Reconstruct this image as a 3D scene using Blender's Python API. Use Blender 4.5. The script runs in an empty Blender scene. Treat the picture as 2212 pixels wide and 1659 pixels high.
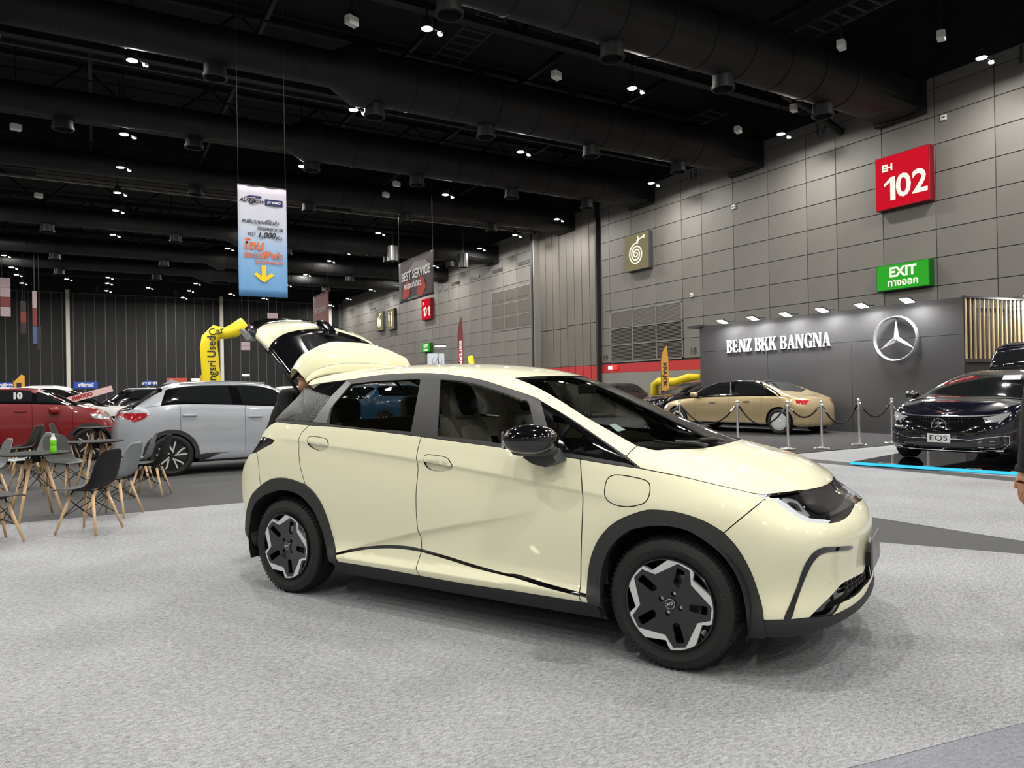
import bpy, bmesh, math, random, json
import numpy as np
from mathutils import Vector, Matrix, Euler
from mathutils.geometry import delaunay_2d_cdt
random.seed(7)
PI=math.pi
SC=bpy.context.scene
COL=SC.collection
# ------------------------------------------------------------------ camera
cam=bpy.data.cameras.new('camera'); camo=bpy.data.objects.new('camera',cam); COL.objects.link(camo); SC.camera=camo
cam.sensor_fit='HORIZONTAL'; cam.sensor_width=36.0; cam.lens=1550.0/2212*36.0; cam.clip_start=.05; cam.clip_end=300
CM=[[0.864361, -0.502574, -0.017324], [-0.012652, 0.012705, -0.999839], [0.502713, 0.864441, 0.004623]]
camo.matrix_world=Matrix([[CM[0][0],-CM[1][0],-CM[2][0],0],[CM[0][1],-CM[1][1],-CM[2][1],0],[CM[0][2],-CM[1][2],-CM[2][2],1.374],[0,0,0,1]])
# ------------------------------------------------------------------ world, exposure
w=bpy.data.worlds.new('world'); SC.world=w; w.use_nodes=True
w.node_tree.nodes['Background'].inputs[0].default_value=(.9,.95,1,1); w.node_tree.nodes['Background'].inputs[1].default_value=.05
SC.view_settings.view_transform='Standard'; SC.view_settings.look='None'; SC.view_settings.gamma=1; SC.view_settings.use_curve_mapping=False
SC.view_settings.exposure=0.0
LAMP_POWER=1760.0
def area(name,loc,size,power,color=(1,.97,.92),rot=(0,0,0),spread=PI,sy=None):
    l=bpy.data.lights.new(name,'AREA'); l.energy=power; l.color=color; l.size=size; l.spread=spread
    if sy: l.shape='RECTANGLE'; l.size_y=sy
    else: l.shape='DISK'
    o=bpy.data.objects.new(name,l); o.location=loc; o.rotation_euler=rot; COL.objects.link(o); return o
LAMPS=[]
for x,ys in {-27.:(-8,5,18,31,40,54,70),-20.:(-8,5,18,31,40,54,70),-13.:[-9,4,17,30,41,54,69],-5.:[-9,-2.5,4,10.5,17,23.5,30,36,41,49.5,56.7,61.8,65.4,70.1],1.:[-9,-2.5,4,10.5,16.3,22.1,28.55,32.8,37.0,40.6,46.9,52.7,58.9,64.3,67.6,72.5],
          7.4:[-9,-2.5,4,10.5,16.7,22.7,29.4,35.5,41.5,48.4,54,60,65,69.8,75.1],14.4:[-9,-2.5,4,10.6,17.1,23.8,30.7,36.0,40.0,46.6,50.1,56.7,63,68,72.9],21.9:[-9,-2.5,4,10.8,17.7,24.8,32.5,37.0,41.6,49,56,63,70,76],
          4.1:[47.2,69.2],-1.8:[66.4],11.:[63,70.7]}.items():
    for y in ys: LAMPS.append((x,float(y)))
# ------------------------------------------------------------------ materials
MATS={}
def mat(name,color,rough=.5,metal=0,spec=.5,coat=0,coat_r=.03,trans=0,ior=1.45,emis=None,es=0,alpha=1,noise=None,bump=None,aniso=0,sheen=0):
    if name in MATS: return MATS[name]
    m=bpy.data.materials.new(name); m.use_nodes=True; nt=m.node_tree; b=nt.nodes['Principled BSDF']
    c=tuple(color)+(1,) if len(color)==3 else color
    b.inputs['Base Color'].default_value=c; b.inputs['Roughness'].default_value=rough; b.inputs['Metallic'].default_value=metal
    b.inputs['Specular IOR Level'].default_value=spec; b.inputs['Coat Weight'].default_value=coat; b.inputs['Coat Roughness'].default_value=coat_r
    b.inputs['Transmission Weight'].default_value=trans; b.inputs['IOR'].default_value=ior; b.inputs['Alpha'].default_value=alpha
    if sheen: b.inputs['Sheen Weight'].default_value=sheen
    if emis: b.inputs['Emission Color'].default_value=tuple(emis)+(1,); b.inputs['Emission Strength'].default_value=es
    if noise or bump:
        tc=nt.nodes.new('ShaderNodeTexCoord')
    if noise:   # (scale, amount, detail)
        n=nt.nodes.new('ShaderNodeTexNoise'); n.inputs['Scale'].default_value=noise[0]; n.inputs['Detail'].default_value=noise[2] if len(noise)>2 else 4
        nt.links.new(tc.outputs['Object'],n.inputs['Vector'])
        mx=nt.nodes.new('ShaderNodeMix'); mx.data_type='RGBA'
        k=noise[1]; mx.inputs[6].default_value=tuple(max(0,v*(1-k)) for v in c[:3])+(1,); mx.inputs[7].default_value=tuple(min(1,v*(1+k)) for v in c[:3])+(1,)
        rp=nt.nodes.new('ShaderNodeMapRange'); rp.inputs[1].default_value=.3; rp.inputs[2].default_value=.7
        nt.links.new(n.outputs['Fac'],rp.inputs[0]); nt.links.new(rp.outputs[0],mx.inputs[0]); nt.links.new(mx.outputs[2],b.inputs['Base Color'])
    if bump:    # (scale,strength,distance)
        n=nt.nodes.new('ShaderNodeTexNoise'); n.inputs['Scale'].default_value=bump[0]; n.inputs['Detail'].default_value=3
        nt.links.new(tc.outputs['Object'],n.inputs['Vector'])
        bp=nt.nodes.new('ShaderNodeBump'); bp.inputs['Strength'].default_value=bump[1]; bp.inputs['Distance'].default_value=bump[2]
        nt.links.new(n.outputs['Fac'],bp.inputs['Height']); nt.links.new(bp.outputs['Normal'],b.inputs['Normal'])
    MATS[name]=m; return m
def emit(name,color,s):
    if name in MATS: return MATS[name]
    m=bpy.data.materials.new(name); m.use_nodes=True; nt=m.node_tree; nt.nodes.clear()
    e=nt.nodes.new('ShaderNodeEmission'); e.inputs[0].default_value=tuple(color)+(1,); e.inputs[1].default_value=s
    o=nt.nodes.new('ShaderNodeOutputMaterial'); nt.links.new(e.outputs[0],o.inputs[0]); MATS[name]=m; return m
def glassmat(name,tint,opac,rough=.0):
    # thin tinted pane: part lets the view through (darkened), with a mirror-like Fresnel coat
    if name in MATS: return MATS[name]
    m=bpy.data.materials.new(name); m.use_nodes=True; nt=m.node_tree; nt.nodes.clear()
    t=nt.nodes.new('ShaderNodeBsdfTransparent'); t.inputs[0].default_value=tuple(tint)+(1,)
    g=nt.nodes.new('ShaderNodeBsdfGlossy'); g.inputs[0].default_value=(1,1,1,1); g.inputs[1].default_value=rough
    f=nt.nodes.new('ShaderNodeFresnel'); f.inputs[0].default_value=1.52
    mx=nt.nodes.new('ShaderNodeMixShader'); nt.links.new(f.outputs[0],mx.inputs[0]); nt.links.new(t.outputs[0],mx.inputs[1]); nt.links.new(g.outputs[0],mx.inputs[2])
    o=nt.nodes.new('ShaderNodeOutputMaterial'); nt.links.new(mx.outputs[0],o.inputs[0]); MATS[name]=m; return m
def s2l(r,g,b): return tuple(((v/255+.055)/1.055)**2.4 if v>10 else v/255/12.92 for v in (r,g,b))
CREAM=mat('cream_paint',s2l(233,231,200),.5,spec=.3,coat=1,coat_r=.015)
BLACKGLOSS=mat('gloss_black',(.004,.004,.005),.08,coat=1,coat_r=.01)
TRIM=mat('dark_grey_trim',(.035,.035,.036),.45)
CLAD=mat('grey_cladding_plastic',(.028,.029,.03),.6,bump=(900,.15,.0005))
GAPSHADE=mat('gap_shade_black',(.008,.008,.008),.8)  # near-black for painted panels' edge flanges: gap shade put in as colour
RUBBER=mat('tyre_rubber',(.012,.012,.012),.62,bump=(300,.2,.0006))
DARK=mat('dark_void',(.003,.003,.003),.9)
SILVER=mat('machined_silver',(.72,.73,.74),.35,metal=.55)
STARM=mat('polished_emblem',(.86,.86,.88),.22,metal=.75)
POSTM=mat('polished_post',(.88,.88,.88),.16,metal=.9)
CHROME=mat('chrome',(.9,.9,.9),.06,metal=1)
STEEL=mat('brushed_steel',(.55,.55,.55),.3,metal=1)
RIMBLACK=mat('rim_gloss_black',(.007,.007,.008),.22,coat=.6)
GLASS=glassmat('tinted_glass',(.70,.73,.72),1)
GLASSD=glassmat('privacy_glass',(.22,.23,.23),1)
CLEAR=glassmat('clear_lens',(.88,.9,.9),1)
WHITEL=emit('daytime_light_white',(1,1,1),1.0)
# ------------------------------------------------------------------ object helpers
def tag(o,label=None,cat=None,group=None,kind=None):
    if label: o['label']=label
    if cat: o['category']=cat
    if group: o['group']=group
    if kind: o['kind']=kind
    return o
def empty(name,loc=(0,0,0),rz=0,label=None,cat=None,group=None,kind=None):
    o=bpy.data.objects.new(name,None); COL.objects.link(o); o.location=loc; o.rotation_euler=(0,0,rz); o.empty_display_size=.1
    return tag(o,label,cat,group,kind)
def link(name,me,m=None,parent=None,loc=None,rot=None):
    o=bpy.data.objects.new(name,me); COL.objects.link(o)
    if m is not None and not me.materials: me.materials.append(m)
    if parent: o.parent=parent
    if loc is not None: o.location=loc
    if rot is not None: o.rotation_euler=rot
    return o
def mesh(name,vs,fs,smooth=False,normals=None):
    me=bpy.data.meshes.new(name); me.from_pydata([tuple(map(float,v)) for v in vs],[],fs); me.update()
    if smooth:
        me.polygons.foreach_set('use_smooth',[True]*len(me.polygons))
    if normals is not None: me.normals_split_custom_set_from_vertices([tuple(n) for n in normals])
    return me
class MB:
    def __init__(s): s.v=[];s.f=[]
    def add(s,vs,fs):
        k=len(s.v); s.v+= [tuple(v) for v in vs]; s.f+=[tuple(i+k for i in f) for f in fs]; return s
    def box(s,x0,x1,y0,y1,z0,z1,M=None):
        v=[(x,y,z) for x in (x0,x1) for y in (y0,y1) for z in (z0,z1)]
        if M is not None: v=[tuple(M@Vector(p)) for p in v]
        return s.add(v,[(0,1,3,2),(4,6,7,5),(0,4,5,1),(2,3,7,6),(0,2,6,4),(1,5,7,3)])
    def rbox(s,x0,x1,y0,y1,z0,z1,r=.01,M=None):  # chamfered box
        v=[];xs=(x0,x1);ys=(y0,y1);zs=(z0,z1)
        idx={}
        for i,x in enumerate(xs):
            for j,y in enumerate(ys):
                for k,z in enumerate(zs):
                    sx=r if i==0 else -r; sy=r if j==0 else -r; sz=r if k==0 else -r
                    idx[i,j,k]=len(v); v+=[(x,y+sy,z+sz),(x+sx,y,z+sz),(x+sx,y+sy,z)]
        f=[]
        for a in (0,1):
            q=lambda l: l if a else l[::-1]
            f.append(q([idx[a,0,0],idx[a,1,0],idx[a,1,1],idx[a,0,1]]))
            f.append(q([idx[0,a,0]+1,idx[0,a,1]+1,idx[1,a,1]+1,idx[1,a,0]+1]))
            f.append(q([idx[0,0,a]+2,idx[1,0,a]+2,idx[1,1,a]+2,idx[0,1,a]+2]))
        for a in (0,1):
            for b in (0,1):
                f.append([idx[a,b,0],idx[a,b,0]+1,idx[a,b,1]+1,idx[a,b,1]])
                f.append([idx[a,0,b],idx[a,0,b]+2,idx[a,1,b]+2,idx[a,1,b]])
                f.append([idx[0,a,b]+1,idx[0,a,b]+2,idx[1,a,b]+2,idx[1,a,b]+1])
        for k,i in idx.items(): f.append([i,i+1,i+2])
        if M is not None: v=[tuple(M@Vector(p)) for p in v]
        return s.add(v,f)
    def tube(s,pts,r,n=8,cap=True,r2=None):
        pts=[Vector(p) for p in pts]; m=len(pts); rings=[]; up=None
        for i,p in enumerate(pts):
            d=(pts[min(i+1,m-1)]-pts[max(i-1,0)]).normalized()
            if up is None: up=Vector((0,0,1)) if abs(d.z)<.9 else Vector((1,0,0))
            a=(up-d*up.dot(d)); a=a.normalized() if a.length>1e-6 else d.orthogonal().normalized(); b=d.cross(a); up=a
            rr=r if r2 is None else r+(r2-r)*i/(m-1)
            if isinstance(r,(list,tuple)): rr=r[i]
            rings.append([p+(a*math.cos(t)+b*math.sin(t))*rr for t in [2*PI*k/n for k in range(n)]])
        v=[q for R in rings for q in R]; f=[]
        for i in range(m-1):
            for k in range(n): f.append((i*n+k,i*n+(k+1)%n,(i+1)*n+(k+1)%n,(i+1)*n+k))
        if cap: f.append(tuple(range(n))[::-1]); f.append(tuple((m-1)*n+k for k in range(n)))
        return s.add(v,f)
    def lathe(s,prof,n=24,axis='z',c=(0,0,0),cap=False):
        v=[];f=[]
        for r,h in prof:
            for k in range(n):
                t=2*PI*k/n; a,b=r*math.cos(t),r*math.sin(t)
                v.append({'z':(c[0]+a,c[1]+b,c[2]+h),'y':(c[0]+a,c[1]+h,c[2]+b),'x':(c[0]+h,c[1]+a,c[2]+b)}[axis])
        m=len(prof)
        for i in range(m-1):
            for k in range(n): f.append((i*n+k,i*n+(k+1)%n,(i+1)*n+(k+1)%n,(i+1)*n+k))
        if cap: f.append(tuple(range(n))[::-1]); f.append(tuple((m-1)*n+k for k in range(n)))
        return s.add(v,f)
    def prism(s,poly,h0,h1,axis='z',M=None):
        n=len(poly); mp={'z':lambda p,h:(p[0],p[1],h),'y':lambda p,h:(p[0],h,p[1]),'x':lambda p,h:(h,p[0],p[1])}[axis]
        v=[mp(p,h0) for p in poly]+[mp(p,h1) for p in poly]
        if M is not None: v=[tuple(M@Vector(p)) for p in v]
        f=[tuple(range(n))[::-1],tuple(range(n,2*n))]+[(i,(i+1)%n,n+(i+1)%n,n+i) for i in range(n)]
        return s.add(v,f)
    def me(s,name,smooth=False): 
        m=mesh(name,s.v,s.f,smooth); return m
    def build(s,name,m,parent=None,smooth=False,loc=None,rot=None,auto=None):
        me=s.me(name,smooth or auto is not None)
        bm=bmesh.new(); bm.from_mesh(me); bmesh.ops.recalc_face_normals(bm,faces=bm.faces)
        if auto is not None:
            for e in bm.edges:
                if len(e.link_faces)==2 and e.calc_face_angle(0)>auto: e.smooth=False
        bm.to_mesh(me); bm.free()
        return link(name,me,m,parent,loc,rot)
def textme(s,size,extr=.004,bold=0.0,align='CENTER',shear=0,spacing=1,wscale=1):
    c=bpy.data.curves.new('lettering','FONT'); c.body=s; c.size=size; c.extrude=extr; c.offset=bold; c.align_x=align; c.align_y='CENTER'; c.shear=shear; c.space_character=spacing; c.resolution_u=3
    o=bpy.data.objects.new('lettering',c); COL.objects.link(o); bpy.context.view_layer.update()
    dg=bpy.context.evaluated_depsgraph_get(); me=bpy.data.meshes.new_from_object(o.evaluated_get(dg)); bpy.data.objects.remove(o); bpy.data.curves.remove(c)
    me.name='lettering'; me.materials.clear()
    if wscale!=1:
        for v in me.vertices: v.co.x*=wscale
    return me
def text(s,size,m,parent,mtx,name='lettering',**k):
    me=textme(s,size,**k); me.transform(mtx)
    return link(name,me,m,parent)
def frame(o,xdir,ydir):   # matrix: local x->xdir, y->ydir, origin o
    x=Vector(xdir).normalized(); y=Vector(ydir).normalized(); z=x.cross(y)
    return Matrix(((x.x,y.x,z.x,o[0]),(x.y,y.y,z.y,o[1]),(x.z,y.z,z.z,o[2]),(0,0,0,1)))
def copytree(o,parent=None):
    c=o.copy(); COL.objects.link(c)
    if parent: c.parent=parent
    for ch in KIDS.get(o.name,[]): copytree(ch,c)
    return c
KIDS={}
def index_kids():
    KIDS.clear()
    for o in bpy.data.objects:
        if o.parent: KIDS.setdefault(o.parent.name,[]).append(o)
# ================================================================== the hall
XW=24.0; YF=79.0; ZC=14.0; XL=-32.0; YB=-14.0; ZB=11.35
CARPET=s2l
def carpet(name,c,k=.5,sc=5.0):
    if name in MATS: return MATS[name]
    m=mat(name,c,.97,spec=.12,sheen=.0); nt=m.node_tree; b=nt.nodes['Principled BSDF']
    tc=nt.nodes.new('ShaderNodeTexCoord')
    n1=nt.nodes.new('ShaderNodeTexNoise'); n1.inputs['Scale'].default_value=32; n1.inputs['Detail'].default_value=8; n1.inputs['Roughness'].default_value=.72
    mp=nt.nodes.new('ShaderNodeMapping'); mp.inputs['Scale'].default_value=(1,2.2,1); mp.inputs['Rotation'].default_value=(0,0,.5)
    n2=nt.nodes.new('ShaderNodeTexNoise'); n2.inputs['Scale'].default_value=190; n2.inputs['Detail'].default_value=2
    n3=nt.nodes.new('ShaderNodeTexNoise'); n3.inputs['Scale'].default_value=.9; n3.inputs['Detail'].default_value=3
    nt.links.new(tc.outputs['Object'],mp.inputs[0]); nt.links.new(mp.outputs[0],n1.inputs['Vector'])
    nt.links.new(tc.outputs['Object'],n2.inputs['Vector']); nt.links.new(tc.outputs['Object'],n3.inputs['Vector'])
    a=nt.nodes.new('ShaderNodeMath'); a.operation='MULTIPLY_ADD'; a.inputs[1].default_value=.55; nt.links.new(n2.outputs['Fac'],a.inputs[0]); nt.links.new(n1.outputs['Fac'],a.inputs[2])
    a2=nt.nodes.new('ShaderNodeMath'); a2.operation='MULTIPLY_ADD'; a2.inputs[1].default_value=.25; nt.links.new(n3.outputs['Fac'],a2.inputs[0]); nt.links.new(a.outputs[0],a2.inputs[2])
    r=nt.nodes.new('ShaderNodeMapRange'); r.inputs[1].default_value=.62; r.inputs[2].default_value=1.2
    nt.links.new(a2.outputs[0],r.inputs[0])
    mx=nt.nodes.new('ShaderNodeMix'); mx.data_type='RGBA'
    mx.inputs[6].default_value=tuple(v*(1-k) for v in c)+(1,); mx.inputs[7].default_value=tuple(v*(1+k) for v in c)+(1,)
    nt.links.new(r.outputs[0],mx.inputs[0]); nt.links.new(mx.outputs[2],b.inputs['Base Color'])
    bp=nt.nodes.new('ShaderNodeBump'); bp.inputs['Strength'].default_value=.35; bp.inputs['Distance'].default_value=.003
    nt.links.new(a.outputs[0],bp.inputs['Height']); nt.links.new(bp.outputs[0],b.inputs['Normal'])
    return m
C_LIGHT=carpet('light_grey_carpet',(.285,.291,.305),.66)
C_MID=carpet('mid_grey_carpet',(.085,.086,.088),.22)
C_DARK=carpet('dark_grey_carpet',(.045,.045,.046),.2)
C_BLUE=carpet('blue_grey_carpet',(.215,.218,.25),.4)
fl=MB().box(XL,XW,YB,YF,-.2,-.004).build('floor',C_MID); tag(fl,kind='structure')
def rug(name,poly,m,h,label):
    o=MB().prism(poly,-.004,h).build(name,m); tag(o,label,'carpet')
    return o
rug('carpet',[(-12,-10),(2.295,-10),(2.295,1.618),(3.905,1.334),(3.905,-10),(7.9,-10),(7.9,-.1),(6.0,3.28),(2.52,9.37),(-12,9.37)],C_LIGHT,.004,'large light grey carpet that the cream hatchback stands on')
rug('carpet',[(10.56,-6),(10.56,9.12),(8.2,9.12),(6.75,5.4),(6.75,3.1),(8.4,-.1),(8.4,-6)],C_LIGHT,.0045,'light grey carpet in front of the black car platform, beyond the dark aisle strip')
rug('carpet',[(11.02,-6),(17.6,-6),(17.6,9.12),(11.02,9.12)],C_LIGHT,.005,'light grey carpet under the platform and along the stanchions')
rug('carpet',[(9.3,9.27),(17.65,9.12),(17.65,19),(9.3,19)],C_DARK,.006,'dark grey carpet under the gold sedan')
rug('carpet',[(2.30,1.61),(3.9,1.33),(3.9,-10),(2.30,-10)],C_BLUE,.006,'blue-grey carpet corner beside the light carpet at bottom right')
# ceiling
CEIL=mat('black_roof',(.006,.006,.0065),.85,noise=(1.2,.5))
tag(MB().box(XL,XW,YB,YF,ZC,ZC+.2).build('ceiling',CEIL),kind='structure')
# right wall
WALL=mat('grey_wall_panel',(.180,.171,.158),.6,noise=(.35,.10,6)); WALLJ=mat('wall_joint',(.04,.038,.037),.9)
wr=MB().box(XW+.03,XW+.4,YB,YF,0,ZC).build('wall_right',WALLJ); tag(wr,kind='structure')
joints=[7.84,9.67,11.5,13.33,15.16,16.98,18.27,20.11,21.97,23.84,25.14,26.98,28.81,30.63,31.46]
far=[37.83+.001]; 
yy=38.6
while yy<78.5: far.append(yy); yy+=1.84 if int(len(far))%5 else 1.29
far.append(78.9)
zc=[2.52,2.6]+[2.6+.931*k for k in range(1,10)]+[11.4]
zc=[2.6+.931*k for k in range(0,10)]+[11.36]
pm={}
def wallpanel(y0,y1,z0,z1,m=WALL,name='wall_panel',x0=None,parent=None):
    g=.012; key=(round(y1-y0,2),round(z1-z0,2),m.name)
    if key not in pm:
        pm[key]=MB().rbox(-.03,.0,-(y1-y0)/2+g,(y1-y0)/2-g,-(z1-z0)/2+g,(z1-z0)/2-g,.006).build(name,m)
        o=pm[key]
    else:
        o=pm[key].copy(); o.name=name; COL.objects.link(o)
    o.parent=parent or wr; o.location=((x0 if x0 is not None else XW+.03),(y0+y1)/2,(z0+z1)/2); return o
skip=[]
for a,b in zip(joints[:-1],joints[1:]):
    for c,d in zip(zc[:-1],zc[1:]):
        if 25.1<a<30.7 and d<5.33 and b<30.7: continue
        wallpanel(a,b,c,d)
mbs=MB()
for a,b in zip(far[:-1],far[1:]):
    for c,d in zip(zc[:-1],zc[1:]):
        if a<56: wallpanel(a,b,c,d)
        else: mbs.rbox(XW,XW+.03,a+.015,b-.015,c+.015,d-.015,.006)
tag(mbs.build('wall_panels',WALL,wr),kind='stuff')
MB().box(XW-.005,XW+.03,YB,7.83,2.6,11.36).build('wall_panel',WALL,wr)
RED=mat('red_wall_band',s2l(185,48,50),.55); LOWW=mat('pale_lower_wall',(.24,.235,.225),.6)
tag(MB().box(XW-.01,XW+.03,YB,31.46,2.05,2.52).build('trim_1',RED),kind='structure')
tag(MB().box(XW-.012,XW+.03,YB,31.46,0,2.045).build('baseboard_right',LOWW),kind='structure')
tag(MB().box(XW-.01,XW+.03,37.8,YF,0,2.55).build('baseboard_right',LOWW),kind='structure')
tag(MB().box(XW-.0,XW+.03,YB,YF,11.36,ZC).build('trim_2',CEIL),kind='structure')
# folding partition between the two hall sections
PART=mat('partition_panel',(.15,.136,.118),.55,noise=(.6,.08)); PEDGE=mat('partition_post',(.02,.02,.02),.5)
pr=empty('wall_partition',(0,0,0),kind='structure')
ys=np.linspace(31.62,37.6,9)
for i in range(8):
    a,b=ys[i],ys[i+1]
    MB().rbox(XW-.06,XW+.02,a+.02,b-.02,4.9+(.0 if i<4 else -.12),11.3,.01).build('partition_panel',PART,pr)
    MB().rbox(XW-.06,XW+.02,a+.02,b-.02,2.52,4.87+(.0 if i<4 else -.12),.01).build('partition_panel',PART,pr)
    MB().rbox(XW-.06,XW+.02,a+.02,b-.02,1.6,2.5,.01).build('partition_panel',RED,pr)
    MB().rbox(XW-.06,XW+.02,a+.02,b-.02,0,1.58,.01).build('partition_panel',LOWW,pr)
MB().box(XW-.25,XW+.0,31.46,31.6,0,11.3).build('partition_post',PEDGE,pr)
MB().box(XW-.55,XW+.0,37.62,37.8,0,11.0).build('partition_post',PEDGE,pr)
MB().box(XW-.5,XW-.0,37.5,37.6,0,11.0).build('partition_edge',LOWW,pr)
# louvres
LOUV=mat('louvre_blade',(.19,.175,.155),.5)
def louvre(y0,y1,z0,z1,label):
    t=empty('louvre_vent',(XW,y0,z0),0,label,'vent','wall louvres')
    f=MB(); W=y1-y0; H=z1-z0
    for k in range(4):
        a=W*k/3; f.box(-.03,.02,a-.03,a+.03,-.03,H+.03); a=H*k/3; f.box(-.03,.02,-.03,W+.03,a-.03,a+.03)
    f.build('frame',LOWW,t)
    MB().box(.01,.02,0,W,0,H).build('backing',DARK,t)
    bl=None
    for i in range(3):
        for j in range(3):
            for k in range(12):
                zz=H/3*j+.05+(H/3-.09)*k/12
                if bl is None:
                    bl=MB().box(-.022,.008,.04,W/3-.04,0,.028,M=Matrix.Rotation(0,4,'Y')).build('louvre_blade',LOUV,t); o=bl
                else:
                    o=bl.copy(); COL.objects.link(o)
                o.parent=t; o.location=(0,W/3*i,zz); o.rotation_euler=(0,0,0)
    return t
louvre(25.2,30.6,2.62,5.28,'large grey louvre of nine panels above the red wall band')
louvre(38.65,43.85,5.25,7.92,'grey louvre of nine panels high on the wall beyond the partition')
ORD='first second third fourth fifth sixth seventh eighth ninth tenth eleventh twelfth thirteenth fourteenth fifteenth sixteenth'.split()
# small dark slots high up the far part of the wall
for i_,y in enumerate((39.5,43.0,46.3,49.6,52.6,56.5,60.5,64.6,68.5)):
    o=MB().box(XW-.03,XW,y-.7,y+.7,9.27,9.5)
    t=o.build('slot_vent',PEDGE); tag(t,'narrow dark slot vent high on the wall, %s beyond the partition'%ORD[i_],'vent','slot vents in a row high on the wall')
# far wall of dark acoustic panels with pale joints
FARW=mat('dark_acoustic_panel',(.013,.013,.0135),.75,noise=(.5,.2)); FARJ=mat('pale_panel_joint',(.13,.13,.135),.6); PILL=mat('pale_column',(.55,.52,.46),.6)
fw=MB().box(XL,XW+.4,YF+.06,YF+.4,0,ZC).build('wall_far',CEIL); tag(fw,kind='structure')
MB().box(-12,XW,YF+.03,YF+.055,0,11.0).build('panel_joint',FARJ,fw)
x=-9.53; pp=None
while x<23.2:
    if pp is None: pp=MB().rbox(-.40,.40,-.03,.03,0,10.9,.01).build('acoustic_panel',FARW,fw); o=pp
    else: o=pp.copy(); COL.objects.link(o)
    o.parent=fw; o.location=(x+.4375,YF,.02); x+=.8745
MB().box(XL,-9.6,YF-.02,YF+.05,0,11).build('acoustic_panel',FARW,fw)
for xx in (-15.5,-2.1,11.35,22.6):
    t=MB().rbox(xx-.16,xx+.16,YF-.5,YF-.02,0,11.2,.02).build('column',PILL); tag(t,'pale square column standing against the dark far wall','column','pale columns along the far wall')
wl=MB().box(XL-.3,XL,YB,YF,0,ZC).build('wall_left',mat('left_wall',(.30,.30,.29),.8)); tag(wl,kind='structure')
wb=MB().box(XL,XW,YB-.3,YB,0,ZC).build('wall_back',mat('back_wall',(.42,.41,.40),.8)); tag(wb,kind='structure')
# bulkhead + partition track across the hall
BULK=mat('bulkhead_black',(.007,.007,.0075),.8); TRACK=mat('track_metal',(.24,.23,.21),.35,metal=.4)
tag(MB().box(XL,XW,37.75,38.2,11.35,ZC).build('wall_bulkhead',BULK),kind='structure')
def trackbeam(x0,x1,label):
    t=empty('partition_track',(x0,37.6,10.95),0,label,'track'); L=x1-x0
    for k,(z0,z1,d) in enumerate([(0.30,.42,.0),(.16,.28,.06),(.0,.1,.12)]): MB().box(0,L,-.15-d,-.08-d,z0,z1).build('rail',TRACK,t)
    MB().box(0,L,-.08,.1,-.02,.46).build('housing',BULK,t)
    return t
trackbeam(-2.1,10.1,'long pale metal partition track hung below the left part of the black bulkhead')
trackbeam(12.0,23.4,'pale metal partition track running behind the hanging blue banner to the right wall')
tag(MB().box(XL,XW-.3,37.5,37.62,10.86,10.94).build('trim_3',TRACK),kind='structure')
LETTER=mat('faded_letter',(.10,.10,.10),.8)
def wl_text(s,x,y,z,size,yd=(1,0,0),m=LETTER,label='faded grey letter',bold=.01,cat='letter',group=None):
    o=text(s,size,m,None,frame((0,0,0),yd,(0,0,1)),name='letter_sign',bold=bold); o.location=(x,y,z); tag(o,label,cat,group); return o
for s,px_ in (('E',.6),('D',6.1),('C',11.6),('B',17.0),('A',22.2)):
    wl_text(s,px_,37.72,11.95,.42,label=f'faded letter {s} on the black bulkhead above the track')
for s,x_ in (('F',-6.9),('E',.35),('D',7.2)):
    wl_text(s,x_,YF+.055,11.45,.6,label=f'faded letter {s} above the dark far wall')
NUM=mat('stencil_number',(.045,.045,.045),.8)
for s,y,z,sz,lb in (('16',10.55,11.0,.75,'large black stencil number 16 at the top corner of the wall'),('17',17.55,11.0,.6,'black stencil number 17 high on the wall beside the second duct'),('18',24.3,11.0,.6,'black stencil number 18 high on the wall under the third duct'),
        ('18',24.5,2.9,.42,'black stencil number 18 low on the wall right of the louvre'),('19',31.1,2.86,.42,'black stencil number 19 above the red band next to the partition'),('20',38.0,2.86,.42,'black stencil number 20 beyond the partition')):
    wl_text(s,XW-.012,y,z,sz,yd=(0,-1,0),m=NUM,label=lb,cat='number')
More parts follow.
